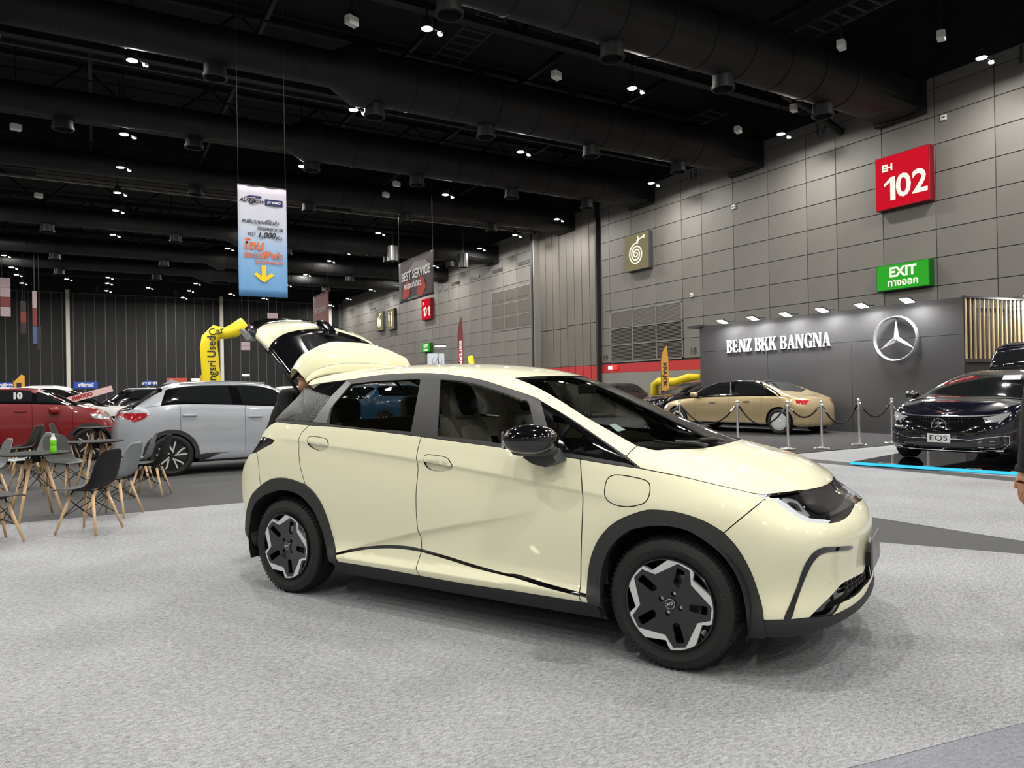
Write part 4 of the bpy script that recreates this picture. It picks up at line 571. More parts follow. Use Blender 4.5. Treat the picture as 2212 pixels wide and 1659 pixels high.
def panel(name,S,poly,m,parent,off=0.0,gap=.0026,holes=(),du=.12,dv=.35,flange=.012,side=1,both=False,extra=None):
    poly=clean(np.asarray(poly,float)); poly=dens(poly)
    if gap: poly=inset(S,poly,gap)
    hs=[]
    for h in holes:
        h=dens(clean(np.asarray(h,float)))
        if gap: h=inset(S,h,-gap)
        hs.append(h)
    u0,v0=poly.min(0);u1,v1=poly.max(0)
    gu,gv=np.meshgrid(np.arange(math.floor(u0/du)*du,u1,du),np.arange(math.floor(v0/dv)*dv,v1,dv),indexing='ij'); g=np.stack([gu.ravel(),gv.ravel()],-1)
    g=g[inside(g[:,0],g[:,1],poly)]
    for h in hs: g=g[~inside(g[:,0],g[:,1],h)]
    if extra is not None:
        ex=extra[inside(extra[:,0],extra[:,1],poly)]
        for h in hs: ex=ex[~inside(ex[:,0],ex[:,1],h)]
        if len(ex):
            dm=np.min(np.abs(g[:,None,0]-ex[None,:,0])/.05+np.abs(g[:,None,1]-ex[None,:,1])/.10,1); g=np.concatenate([g[dm>1],ex])
    if len(g):   # keep clear of the outline
        lim=np.concatenate([poly]+hs); dm=np.min(np.abs((g[:,None,0]-lim[None,:,0])/du)+np.abs((g[:,None,1]-lim[None,:,1])/dv),1); g=g[dm>.35]
    vs,F,_=triang([poly]+hs,g,(1.0,.35))
    P=S(vs[:,0],vs[:,1]);_,_,N=S.frame(vs[:,0],vs[:,1]); P=P+N*off
    a=vs[F];ar=(a[:,1,0]-a[:,0,0])*(a[:,2,1]-a[:,0,1])-(a[:,2,0]-a[:,0,0])*(a[:,1,1]-a[:,0,1]); F=np.where((ar<0)[:,None],F[:,::-1],F)
    V=[P];NN=[N];FF=[tuple(f) for f in F]; n0=len(P)
    if flange:
        for L,sg in [(poly,1)]+[(h,-1) for h in hs]:
            ar=.5*np.sum(L[:,0]*np.roll(L[:,1],-1)-np.roll(L[:,0],-1)*L[:,1]); s2=sg*(1 if ar>0 else -1)
            p=S(L[:,0],L[:,1]);_,_,nn=S.frame(L[:,0],L[:,1]); top=p+nn*off; bot=top-nn*flange
            t=np.roll(top,-1,0)-np.roll(top,1,0); out=-np.cross(nn,t)*s2; out/=np.linalg.norm(out,axis=1,keepdims=True)+1e-9
            k=n0; n=len(L); V+=[top,bot]; NN+=[out,out]; n0+=2*n
            for i in range(n):
                j=(i+1)%n; f=(k+i,k+n+i,k+n+j,k+j); FF.append(f if s2>0 else f[::-1])
    nface=len(F); V=np.concatenate(V);NN=np.concatenate(NN); nall=len(FF)
    if both or side==-1:
        V2=V*[1,-1,1];N2=NN*[1,-1,1];F2=[tuple(i for i in f[::-1]) for f in FF]
        if both:
            k=len(V);V=np.concatenate([V,V2]);NN=np.concatenate([NN,N2]);FF=FF+[tuple(i+k for i in f) for f in F2]
        else: V,NN,FF=V2,N2,F2
    me=mesh(name,V,FF,True,NN); me.materials.append(m)
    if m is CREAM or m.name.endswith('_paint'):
        me.materials.append(GAPSHADE); mi=np.zeros(len(FF),int); mi[nface:nall]=1
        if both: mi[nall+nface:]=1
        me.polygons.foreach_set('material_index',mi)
    return link(name,me,m,parent)
def flat(outer,holes,depth,m,name,parent,yfun,back=.02,sgn=-1,nrm=None):
    # wheel-plane region: outline in (x,z), y from yfun(r), extruded inwards
    outer=np.array(outer,float);holes=[np.array(h,float) for h in holes]
    vs,F,_=triang([outer]+holes,np.zeros((0,2)),(1,1))
    r=np.hypot(vs[:,0],vs[:,1]);y=yfun(r)
    V=[np.stack([vs[:,0],y,vs[:,1]],-1)];FF=[]
    a=vs[F];ar=(a[:,1,0]-a[:,0,0])*(a[:,2,1]-a[:,0,1])-(a[:,2,0]-a[:,0,0])*(a[:,1,1]-a[:,0,1])
    for f,s in zip(F,ar): FF.append(tuple(f) if s>0 else tuple(f[::-1]))
    n0=len(vs)
    for L in [outer]+holes:
        n=len(L);r=np.hypot(L[:,0],L[:,1]);y=yfun(r)
        V+= [np.stack([L[:,0],y,L[:,1]],-1),np.stack([L[:,0],y+depth,L[:,1]],-1)]
        for i in range(n): j=(i+1)%n;FF.append((n0+i,n0+j,n0+n+j,n0+n+i))
        n0+=2*n
    me=mesh(name,np.concatenate(V),FF)
    bm=bmesh.new();bm.from_mesh(me);bmesh.ops.remove_doubles(bm,verts=bm.verts,dist=1e-5)
    bmesh.ops.recalc_face_normals(bm,faces=bm.faces);bm.to_mesh(me);bm.free()
    return link(name,me,m,parent)
def superell(c,r,e1=.5,e2=.5,n=20,m=14,M=None):
    def sp(v,e): return math.copysign(abs(v)**e,v)
    V=[];F=[]
    for i in range(m+1):
        ph=-PI/2+PI*i/m
        for k in range(n):
            t=2*PI*k/n
            p=Vector((r[0]*sp(math.cos(ph),e1)*sp(math.cos(t),e2),r[1]*sp(math.cos(ph),e1)*sp(math.sin(t),e2),r[2]*sp(math.sin(ph),e1)))
            if M is not None: p=M@p
            V.append((c[0]+p.x,c[1]+p.y,c[2]+p.z))
    for i in range(m):
        for k in range(n): F.append((i*n+k,i*n+(k+1)%n,(i+1)*n+(k+1)%n,(i+1)*n+k))
    return V,F
def SE(name,m,parent,c,r,e1=.5,e2=.5,M=None,n=20,k=14):
    mb=MB();mb.add(*superell(c,r,e1,e2,n,k,M)); return mb.build(name,m,parent,smooth=True)
def rotloop(pts,a): 
    c,s=math.cos(a),math.sin(a); return [(x*c-y*s,x*s+y*c) for x,y in pts]
def polar(L): return [(r*math.cos(math.radians(a)),r*math.sin(math.radians(a))) for a,r in L]
def tyre_profile(R,rim,wd):
    h=wd/2
    return [(rim,-h*.80),(rim+.010,-h*.93),(rim+.03,-h*1.0),(rim+(R-rim)*.5,-h*1.06),(R-.035,-h*1.0),(R-.014,-h*.90),(R-.004,-h*.76),(R-.001,-h*.60),
            (R-.001,-h*.56),(R-.009,-h*.55),(R-.009,-h*.49),(R,-h*.48),(R,-h*.18),(R-.009,-h*.17),(R-.009,-h*.10),(R,-h*.09),(R,h*.2),(R-.009,h*.21),(R-.009,h*.28),(R,h*.29),(R,h*.6),(R-.004,h*.78),(R-.014,h*.9),(R-.035,h),(rim,h*.8)]
def make_wheel(parent,x,side,R=.318,rim=.2165,wd=.20,ycen=.765,rot=0,style='star',name='wheel',nuts=4,nut0=71,cap='BYD'):
    # right side wheel built with its face towards -y; mirrored for the left
    w=MB().lathe(tyre_profile(R,rim-.004,wd),56,'y').build(name,RUBBER,parent,auto=.45)
    yf=-wd/2-.005
    kids=[]
    if style!='far':
        tb=MB()
        for k in range(72):
            a=2*PI*k/72; Mr=Matrix.Rotation(-a,4,'Y')
            tb.box(-.0011,.0011,-wd*.45,-wd*.30,R-.016,R+.0003,M=Mr)
        o=tb.build('tread_sipes',DARK,w); o['kind']='stuff'
    MB().lathe([(rim,-wd*.40),(rim+.006,yf-.0),(rim+.002,yf-.006),(rim-.004,yf-.004),(rim-.006,-wd*.3),(rim-.03,.02),(rim-.02,wd*.4)],48,'y').build('rim',RIMBLACK,w,auto=.5)
    MB().lathe([(0,.02),(rim-.03,.02)],32,'y').build('wheel_back',DARK,w)
    MB().lathe([(.05,-.02),(.125,-.022),(.132,-.018),(.132,.0),(.05,.0)],32,'y').build('brake_disc',STEEL,w,auto=.5)
    if style=='star':
        R0=rim/.2165
        out=[];inn=[];slots=[]
        for k in range(5):
            b=72*k+.7
            def arc(a0,a1,r,n): return [(a0+(a1-a0)*i/n,r) for i in range(n+1)]
            out+=polar(arc(b-17,b+17,.2155,6)+[(b+20.5,.2065),(b+41.5,.177),(b+47,.174),(b+51.5,.2000)])
            inn+=polar([(b-13.8,.2045),(b+3.3,.2065),(b+6.5,.199),(b+38.8,.153),(b+44,.1515)])
            slots.append(polar([(b-13,.097),(b-3,.089),(b+8,.102),(b+4.5,.180),(b+2,.186),(b-6,.184),(b-9,.178)]))
        out=rotloop(out,rot);inn=rotloop(inn,rot);slots=[rotloop(s,rot) for s in slots]
        nl=[]
        for k in range(nuts):
            a=math.radians(nut0+k*360/nuts); nl.append([(.050*math.cos(a)+.0135*math.cos(t),.050*math.sin(a)+.0135*math.sin(t)) for t in [2*PI*i/12 for i in range(12)]])
        cave=lambda r: yf-.001+.026*np.clip(1-(r/.205),0,1)**1.0
        flat(inn,slots+nl,.016,RIMBLACK,'rim_face',w,cave)
        flat(out,[inn],.022,SILVER,'silver_band',w,lambda r: yf-.004+.026*np.clip(1-(r/.205),0,1))
        for h in nl:
            c=np.mean(h,0); MB().lathe([(0,0),(.009,0),(.010,.012)],6,'y',c=(c[0],yf+.034,c[1])).build('wheel_nut',STEEL,w)
        MB().lathe([(0,yf+.012),(.026,yf+.013),(.029,yf+.018),(.029,yf+.03)],24,'y').build('hub_cap',RIMBLACK,w,auto=.5)
        MB().lathe([(.0225,yf+.0105),(.0245,yf+.0105),(.0245,yf+.014),(.0225,yf+.014)],24,'y').build('cap_ring',CHROME,w)
        text(cap,.016,SILVER,w,Matrix.Rotation(-.35,4,'Y')@frame((0,yf+.0115,0),(1,0,0),(0,0,1)),extr=.0004,bold=.0003,wscale=1.1)
    elif style in('multi','five','dark'):
        n={'multi':10,'five':5,'dark':5}[style]; mb=MB();mk=MB()
        for k in range(n):
            a=2*PI*k/n+rot; Mr=Matrix.Rotation(-a,4,'Y')
            if n==5:
                mb.prism([(.035,-.020),(rim-.002,-.070),(rim-.002,-.046),(.055,-.002)],yf+.004,yf+.03,'y',M=Mr)
                mb.prism([(.085,-.012),(rim-.04,.040),(rim-.002,.040),(rim-.002,.062),(rim-.055,.062),(.075,.008)],yf+.004,yf+.026,'y',M=Mr)
            else: mb.prism([(.03,-.012),(rim-.002,-.020),(rim-.002,.020),(.03,.012)],yf+.004,yf+.03,'y',M=Mr)
        mb.build('spokes',SILVER if style!='dark' else RIMBLACK,w)
        MB().lathe([(0,yf+.004),(.035,yf+.006),(.04,yf+.03)],20,'y').build('hub_cap',RIMBLACK,w,auto=.5)
        if n==5:
            MB().lathe([(.05,yf+.03),(rim-.01,yf+.02)],32,'y').build('rim_face',RIMBLACK,w)
    elif style=='disc':
        mb=MB().lathe([(.0,yf+.0),(.06,yf-.004),(.07,yf+.006),(rim-.03,yf-.004),(rim-.004,yf+.002)],40,'y')
        mb.build('disc_face',SILVER,w,auto=.6)
        hb=MB()
        for k in range(20):
            a=2*PI*k/20; hb.lathe([(0,yf-.004),(.009,yf-.004)],8,'y',c=(math.cos(a)*(rim-.045),-.002,math.sin(a)*(rim-.045)))
        o=hb.build('disc_holes',DARK,w); o['kind']='stuff'
    w.location=(x,-ycen*side,R); 
    if side<0: w.rotation_euler=(0,0,PI)
    return w
def liner(parent,x,side,R=.38,y0=.60,y1=.875,zc=.33):
    mb=MB();n=20;V=[];F=[]
    for k in range(n+1):
        a=-.35+(PI+.7)*k/n; V+=[(x+R*math.cos(a),-side*y1,zc+R*math.sin(a)),(x+R*math.cos(a),-side*y0,zc+R*math.sin(a)),(x,-side*y0,zc)]
    for k in range(n): a=3*k;F+=[(a,a+3,a+4,a+1),(a+1,a+4,a+2)]
    mb.add(V,F); return mb.build('wheel_liner',DARK,parent)
# ================================================================== the cream hatchback
class DS(Surf):
    def __call__(s,u,v):
        P=super().__call__(u,v); x=P[...,0];z=P[...,2];y=P[...,1]
        zc=np.interp(x,[-.862,-.584,-.2,.109,.46,.72],[.326,.412,.517,.59,.665,.738]); q=zc-z
        a=np.interp(x,[-.95,-.8,-.3,.1,.5,.75],[0,.014,.027,.022,.010,0])
        g=np.where(q>0,a*(1-np.exp(-np.maximum(q,0)/.030))*np.exp(-np.maximum(q,0)/.15),0)
        zs=np.interp(x,[-1.455,-1.2,-.908,-.587,-.185,.08,.58,.884,1.18],[1.049,1.036,1.008,.984,.948,.923,.867,.831,.792]); q=zs-z
        a=np.interp(x,[-1.5,-1.3,-.6,.4,1.0,1.3],[0,.008,.017,.017,.012,0])
        g=g+np.where((q>0),a*(1-np.exp(-np.maximum(q,0)/.02))*np.exp(-np.maximum(q,0)/.14),0)*(z>.5)
        # the sill flares out below the black line
        g=g-np.interp(z,[.18,.235,.305,.345,.40],[0,.004,.026,.006,0])*np.interp(x,[-1,-.85,.9,1.0],[0,1,1,0])
        P=P.copy(); sd=np.where(y<-.6,1,0); P[...,1]=y+g*sd
        w=-y; c1=np.interp(x,[1.1,1.27,1.43,1.61,1.75,1.86],[.60,.571,.498,.475,.462,.416]); st=np.clip((w-c1)/.06,0,1); st=st*st*(3-2*st)
        fade=np.interp(x,[1.15,1.3,1.75,1.87],[0,1,1,0])*(z>.84)
        P[...,2]=P[...,2]-.020*st*fade*np.clip((.80-w)/.08,0,1)
        return P
S=DS(dolphin_net())
def xz2uv(S,pts,lo=1,hi=13):
    uu,vv=np.meshgrid(np.linspace(0.5,S.U-.5,90),np.linspace(lo,hi,80),indexing='ij');G=S(uu,vv);pts=np.array(pts,float);Q=[]
    for x,z in pts:
        e=(G[...,0]-x)**2+(G[...,2]-z)**2; k=np.unravel_index(e.argmin(),e.shape);Q.append((uu[k],vv[k]))
    Q=np.array(Q);h=1e-3
    for _ in range(9):
        p=S(Q[:,0],Q[:,1]);a=(S(Q[:,0]+h,Q[:,1])-p)/h;b=(S(Q[:,0],Q[:,1]+h)-p)/h
        r0=pts[:,0]-p[:,0];r1=pts[:,1]-p[:,2];D=a[:,0]*b[:,2]-b[:,0]*a[:,2];D=np.where(np.abs(D)<1e-5,1e-5,D)
        d=np.stack([(r0*b[:,2]-b[:,0]*r1)/D,(a[:,0]*r1-a[:,2]*r0)/D],-1)
        Q=Q+np.clip(d,-.5,.5);Q[:,0]=np.clip(Q[:,0],.2,S.U-.2);Q[:,1]=np.clip(Q[:,1],.2,hi)
    return Q
S0=Surf(dolphin_net())
cx=np.arange(-.86,.74,.015); cz_=np.interp(cx,[-.862,-.584,-.2,.109,.46,.72],[.326,.412,.517,.59,.665,.738])
dx_=np.arange(-1.44,1.16,.02); dz_=np.interp(dx_,[-1.455,-1.2,-.908,-.587,-.185,.08,.58,.884,1.18],[1.049,1.036,1.008,.984,.948,.923,.867,.831,.792])
CREASE=np.concatenate([xz2uv(S0,np.stack([cx,cz_+o],-1),1,10) for o in (.010,.0,-.006,-.014,-.026,-.045,-.075)]+[xz2uv(S0,np.stack([dx_,dz_+o],-1),1,10) for o in (.010,.0,-.006,-.014,-.028,-.05)])
car=empty('car',(2.5019,4.1980,.0055),-1.08807,'cream-white electric hatchback with black wheel arches and its tailgate open, in the foreground','car')
R_=lambda n: UV[n][::-1]
def J(*a): return np.concatenate([np.atleast_2d(np.array(x,float)) for x in a])
PA=lambda *a,**k: panel(*a,**k)
archR_poly=J(R_('archR_out2'),R_('archR_rear'),R_('archR_back'),UV['archR_front'],[6.069,3.239],[6.109,2.52],UV['archR_in'])
archF_poly=J(R_('archF_botL'),[10.083,3.206],[10.078,3.425],UV['archF_back'],UV['archF_front'],UV['archF_front2'],UV['archF_botR'],R_('archF_in'))
quarter=J(R_('belt1'),[4.15,9.75],[3.9,9.4],R_('lampR_up'),R_('lampR_low'),R_('seamR'),R_('archR_back'),R_('shutA'))
rdoor=J(UV['shutA'],UV['archR_front'],UV['lineR'],R_('shutB'),R_('belt2'))
fdoor=J(UV['shutB'],UV['lineF'],R_('shutC'),R_('belt3'))
fender=J(UV['belt4'],UV['fline'],UV['lamp1'],UV['seamF'],R_('archF_back'),R_('line3'),R_('shutC'))
sill1=J(UV['lineRb'],UV['sillB'],R_('sill_low1'),R_('sillA'))
sill2=J(UV['lineFb'],UV['sillC'],R_('sill_low2'),R_('sillB'))
sill3=J(UV['line3b'],UV['sillD'],R_('sill_low3'),R_('sillC'))
line=J(UV['lineR'],UV['lineF'],UV['line3'],R_('line3b'),R_('lineFb'),R_('lineRb'))
under=J(UV['sill_low1'],UV['sill_low2'],UV['sill_low3'],[10.278,2.29],[10.28,.2],[5.95,.2],[5.957,2.388])
frame_=J(UV['rail'],UV['hoodpil'],R_('belt4'),R_('belt3'),R_('belt2'),R_('belt1'),[4.22,10.05],[4.25,10.7],[4.3,11.3])
cowl=J(UV['hoodrear'],[11.93,16.0],R_('hoodrear')*[1,1]-[.16,0])
for sd in (1,-1):
    PA('wheel_arch',S,archR_poly,CLAD,car,off=.011,flange=.06,side=sd,gap=.0005)
    PA('wheel_arch',S,archF_poly,CLAD,car,off=.011,flange=.06,side=sd,gap=.0005)
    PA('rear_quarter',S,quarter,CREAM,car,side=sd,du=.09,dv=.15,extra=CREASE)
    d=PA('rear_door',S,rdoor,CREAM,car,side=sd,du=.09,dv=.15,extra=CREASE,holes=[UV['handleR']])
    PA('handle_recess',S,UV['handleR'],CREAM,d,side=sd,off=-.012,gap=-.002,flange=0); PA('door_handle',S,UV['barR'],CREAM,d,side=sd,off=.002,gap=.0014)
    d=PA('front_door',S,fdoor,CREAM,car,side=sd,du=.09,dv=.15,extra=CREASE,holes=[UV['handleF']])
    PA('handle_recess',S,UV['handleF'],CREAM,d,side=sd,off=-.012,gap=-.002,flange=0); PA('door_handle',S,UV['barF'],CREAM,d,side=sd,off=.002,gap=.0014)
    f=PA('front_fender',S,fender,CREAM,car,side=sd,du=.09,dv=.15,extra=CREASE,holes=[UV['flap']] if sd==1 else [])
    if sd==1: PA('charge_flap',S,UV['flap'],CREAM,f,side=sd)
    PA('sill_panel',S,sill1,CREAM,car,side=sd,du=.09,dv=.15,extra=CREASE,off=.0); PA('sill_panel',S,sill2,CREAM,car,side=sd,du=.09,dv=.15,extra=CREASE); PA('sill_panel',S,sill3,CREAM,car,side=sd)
    PA('sill_line',S,line,BLACKGLOSS,car,side=sd,off=-.001,gap=.0005)
    PA('sill_skirt',S,under,CLAD,car,side=sd,off=-.006)
    fr=PA('window_frame',S,frame_,TRIM,car,side=sd,holes=[UV['glassR'],UV['frontglass'],UV['triglass']],gap=.0008)
    PA('rear_side_glass',S,UV['glassR'],GLASSD,car,side=sd,off=-.004,gap=.0)
    PA('front_side_glass',S,UV['frontglass'],GLASS,car,side=sd,off=-.004,gap=.0)
    g=PA('corner_glass',S,UV['triglass'],BLACKGLOSS,car,side=sd,off=-.003,gap=.0,holes=[UV['triclear']])
    PA('corner_pane',S,UV['triclear'],GLASS,g,side=sd,off=-.003,gap=-.001)
    PA('quarter_trim',S,UV['qblack'],BLACKGLOSS,car,side=sd,off=.002)
    PA('pillar_trim',S,UV['cpiece'],mat('satin_grey',(.16,.165,.17),.38,metal=.3),car,side=sd,off=.003)
    STB=mat('stripe_base',(.015,.016,.017),.4)
    ga=PA('grooved_garnish',S,UV['stripeA'],STB,car,side=sd,off=.002,gap=.0003); gb=PA('grooved_garnish',S,UV['stripeB'],STB,car,side=sd,off=.002,gap=.0003)
    # fine ridges of the grooved garnish
    for par,poly,(d0,d1),n in ((ga,UV['stripeA'],((0.55,.62),None),24),(gb,UV['stripeB'],((.0,1.),None),30)):
        vs=[];fs=[];lo=poly.min(0);hi=poly.max(0)
        if par is gb: bases=[(lo[0]+(hi[0]-lo[0])*(k+.5)/n,None) for k in range(n)]
        else: bases=[(None,lo[1]+(hi[1]-lo[1]+.0)*(k+.5)/n) for k in range(n)]
        for bu,bv in bases:
            t=np.linspace(0,1,60)
            if bu is not None: uu_=np.full(60,bu);vv_=lo[1]+(hi[1]-lo[1])*t
            else: uu_=lo[0]+(hi[0]-lo[0])*t;vv_=bv+(t-.5)*.0+ (t-.35)*.9
            ok=inside(uu_,vv_,poly)
            if ok.sum()<3: continue
            idx=np.where(ok)[0];uu_=uu_[idx[0]:idx[-1]+1:3];vv_=vv_[idx[0]:idx[-1]+1:3]
            if len(uu_)<2: continue
            q=S(uu_,vv_);_,_,nn=S.frame(uu_,vv_);q=q+nn*.0045;tt=np.gradient(q,axis=0);b=np.cross(tt,nn);b/=np.linalg.norm(b,axis=1,keepdims=True);k=len(vs)
            vs+=[p*[1,sd,1] for p in np.concatenate([q-b*.0013,q+b*.0013,q-nn*.004-b*.0016,q-nn*.004+b*.0016])];m_=len(q)
            for i in range(m_-1): fs+=[(k+i,k+i+1,k+m_+i+1,k+m_+i),(k+i,k+i+1,k+2*m_+i+1,k+2*m_+i),(k+m_+i,k+m_+i+1,k+3*m_+i+1,k+3*m_+i)]
        o=link('ridges',mesh('ridges',vs,fs),mat('ridge_silver',(.30,.31,.32),.35,metal=.6),par); o['kind']='stuff'
    lamp=J(R_('lampR_up'),R_('lampR_low')); lamp=J(UV['lampR_low'],UV['lampR_up'],[3.25,8.9],[3.2,7.65])
    t=PA('tail_lamp',S,lamp,mat('smoked_lamp',(.012,.010,.011),.1,coat=1),car,side=sd,off=-.004)
    for wx,rt,nu in ((1.35,0,71),(-1.35,-.04,45)):
        wh=make_wheel(car,wx,sd,rot=rt,nut0=nu); liner(car,wx,sd)
        if wx>0 and sd==1:
            for word,a0,st,rr in (('LINGLONG',112,-5.6,.268),('ECO',18,-5,.268),('195/60R16',262,-4.3,.268)):
                for i,ch in enumerate(word):
                    a=math.radians(a0+st*i); me=textme(ch,.026,extr=.0008,bold=.0006)
                    me.transform(frame((rr*math.cos(a),-.1065,rr*math.sin(a)),(math.sin(a),0,-math.cos(a)),(math.cos(a),0,math.sin(a))))
                    link('tyre_letter',me,mat('tyre_letter',(.03,.03,.03),.5),wh)
    PA('front_lip_mark',S,UV['sensor'],CREAM,car,side=sd,off=.001)
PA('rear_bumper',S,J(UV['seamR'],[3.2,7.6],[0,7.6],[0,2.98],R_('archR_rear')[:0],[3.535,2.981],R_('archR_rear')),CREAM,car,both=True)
PA('rear_skirt',S,J([0,2.95],[3.52,2.95],UV['archR_out2'],[3.9,.4],[0,.4]),CLAD,car,both=True,off=-.002)
zz=J(UV['intake'][:0])
ib=UV['intake'];lg=UV['lowgrille']
hole=J(UV['holetop'],[16.5,4.15],[16.95,4.15],[16.95,3.2],[16.5,3.2],UV['holebot'])
bump=J(UV['seamF'],UV['archF_front'],UV['bump_low'],[17,2.95],[17,7.62],R_('lamp_low'))
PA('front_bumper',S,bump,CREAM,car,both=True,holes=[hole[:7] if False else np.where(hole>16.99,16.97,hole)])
PA('bumper_intake',S,hole,BLACKGLOSS,car,both=True,off=-.035,flange=0,gap=-.02)
gm=MB()
for sy in (-1,1):
    for k in range(6):
        u=15.3+k*.27; 
        for vv0 in (3.4,3.65,3.9):
            p=S(np.array(u),np.array(vv0)); gm.box(p[0]-.035,p[0]-.015,sy*-p[1]*1-.03,sy*-p[1]*1+.03,p[2]-.006,p[2]+.006)
gm.build('grille_mesh',TRIM,car)['kind']='stuff'
for sd in (1,-1): PA('bumper_blade',S,UV['ctrim'],BLACKGLOSS,car,side=sd,off=.004)
PA('front_lip',S,J(UV['archF_front2'],[13.4,.75],[14.5,.7],[17,.7],[17,2.92],R_('bump_low')),CLAD,car,both=True,off=.004,gap=.0005)
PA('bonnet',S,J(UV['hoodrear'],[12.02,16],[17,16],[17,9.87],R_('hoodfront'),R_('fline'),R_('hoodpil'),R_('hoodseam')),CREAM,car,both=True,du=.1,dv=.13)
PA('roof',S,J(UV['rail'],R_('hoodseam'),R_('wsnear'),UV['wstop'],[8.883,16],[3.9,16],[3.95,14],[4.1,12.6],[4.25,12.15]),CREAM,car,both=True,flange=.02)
PA('windscreen',S,J(UV['wsnear'],UV['hoodrear'],[12.0,16],[8.89,16],R_('wstop')),GLASS,car,both=True,off=-.004,gap=0)
hl=PA('headlamp',S,J(UV['hoodfront'],[17,9.86],[17,7.6],R_('lamp_low'),R_('lamp1')),mat('lamp_housing',(.02,.021,.022),.3,coat=.4),car,both=True,off=-.03,gap=-.002,flange=0)
PA('lamp_lens',S,J(UV['hoodfront'],[17,9.86],[17,7.6],R_('lamp_low'),R_('lamp1')),CLEAR,hl,both=True,off=-.001,gap=.001)
for sd in (1,-1):
    PA('daytime_light',S,UV['drl'],WHITEL,hl,side=sd,off=-.008,gap=.001,flange=.02)
    PA('lamp_reflector',S,UV['lampreflect'],mat('satin_reflector',(.55,.56,.58),.18,coat=1),hl,side=sd,off=-.012,flange=.01)
    q=UV['lampreflect'];cq=q.mean(0); PA('lamp_projector',S,cq+(q-cq)*.55,mat('projector_black',(.01,.01,.012),.05,coat=1),hl,side=sd,off=-.009,flange=.006)
PA('dot_grille',S,J(UV['gridstrip'][:1],[14.9,10.0],[16,9.8],[17,9.75],[17,8.3],[16,8.15],[15.5,8.05],[15.1,8.1],[14.85,8.8]),mat('dot_grille_black',(.03,.03,.032),.35,bump=(260,.8,.002)),hl,both=True,off=-.014)
PA('lamp_bar',S,J([15.15,7.75],[15.6,7.72],[17,7.72],[17,8.2],[16,8.02],[15.4,7.98]),mat('lamp_bar_glass',(.35,.35,.36),.12,metal=.6),hl,both=True,off=-.010)
# number plate
t=MB().rbox(2.150,2.160,-.175,.175,.42,.575,.003).build('number_plate',mat('plate_grey',(.16,.16,.165),.35,metal=.3),car)
MB().box(2.12,2.151,-.12,.12,.43,.50).build('plate_bracket',CLAD,car)
# cowl, wipers
PA('cowl_panel',S,J(UV['hoodrear'],[12.02,16],[11.55,16],[11.5,15],[11.2,14],[10.98,13.35]),DARK,car,both=True,off=-.012,gap=0,flange=0)
for (a,b) in (((11.75,14.4),(10.95,13.6)),((11.78,15.3),(11.3,14.3))):
    pts=[];
    for t_ in np.linspace(0,1,9):
        u=a[0]+(b[0]-a[0])*t_;v=a[1]+(b[1]-a[1])*t_; p=S(np.array(u),np.array(v));_,_,n=S.frame(np.array(u),np.array(v)); pts.append(p+n*.012)
    wm=MB().tube(pts,.007,6).build('wiper',DARK,car); MB().tube([pts[0]+np.array([.02,0,.0]),pts[2]+np.array([.01,0,.012]),pts[5]+np.array([0,0,.01])],.009,6).build('wiper_arm',TRIM,wm)
# mirrors
for sd in (1,-1):
    Mz=Matrix.Rotation(sd*.25,3,'Z')
    m_=SE('door_mirror',BLACKGLOSS,car,(.665,-sd*.985,1.097),(.145,.10,.080),.95,.75,M=Mz,n=32,k=20)
    SE('mirror_base',TRIM,m_,(.675,-sd*.965,1.04),(.12,.07,.028),.6,.6,M=Mz)
    MB().prism([(.60,1.0),(.66,.968),(.735,.955),(.80,.985),(.76,1.045),(.64,1.045)],-sd*.845,-sd*.96,'y').build('mirror_foot',TRIM,m_)
    MB().rbox(.530,.54,-.07,.07,-.05,.05,.01).build('mirror_glass',CHROME,m_,loc=(0,-sd*.985,1.10))
# underbody and cabin
MB().box(-1.85,1.85,-.58,.58,.19,.42).box(-.9,.9,-.80,.80,.19,.36).build('underbody',DARK,car)
MB().box(.95,1.95,-.56,.56,.42,.72).build('engine_bay',DARK,car)
CABIN=mat('dark_cabin_plastic',(.02,.021,.022),.6); SEATC=mat('beige_seat',(.36,.33,.28),.6); SEATD=mat('dark_seat',(.012,.012,.013),.6)
dsh=SE('dashboard',CABIN,car,(.98,0,.86),(.42,.74,.13),.45,.4)
SE('instrument_screen',BLACKGLOSS,dsh,(.66,0,1.0),(.02,.17,.09),.2,.2,M=Matrix.Rotation(-.3,3,'Y')); 
st=MB(); pts=[(.56+.06*math.sin(a)*1.0,-.37+.185*math.cos(a),.98+.175*math.sin(a)) for a in np.linspace(0,2*PI,25)]
st.tube(pts,.016,8,cap=False).tube([(.56,-.55,.98),(.60,-.37,.97),(.56,-.19,.98)],.018,6).tube([(.60,-.37,.97),(.78,-.37,.92)],.03,8); st.build('steering_wheel',CABIN,car,smooth=True)
def seat(x,y,back=True):
    a=-.30; M_=Matrix.Rotation(a,3,'Y')
    s=SE('seat',SEATC,car,(x+.05,y,.50),(.27,.25,.10),.4,.4)
    SE('seat_back',SEATC,s,(x-.22,y,.86),(.09,.25,.36),.45,.5,M=M_)
    SE('seat_insert',SEATC,s,(x-.165,y,.84),(.075,.13,.30),.4,.4,M=M_)
    SE('headrest',SEATC,s,(x-.30,y,1.27),(.065,.155,.12),.5,.5,M=M_)
    SE('headrest_cover',SEATD,s,(x-.285,y,1.28),(.068,.11,.105),.5,.5,M=M_)
seat(.06,-.37); seat(.06,.37)
b=SE('rear_bench',SEATC,car,(-.80,0,.52),(.28,.62,.12),.3,.3)
SE('bench_back',SEATC,b,(-1.12,0,.86),(.09,.60,.30),.3,.3,M=Matrix.Rotation(-.35,3,'Y'))
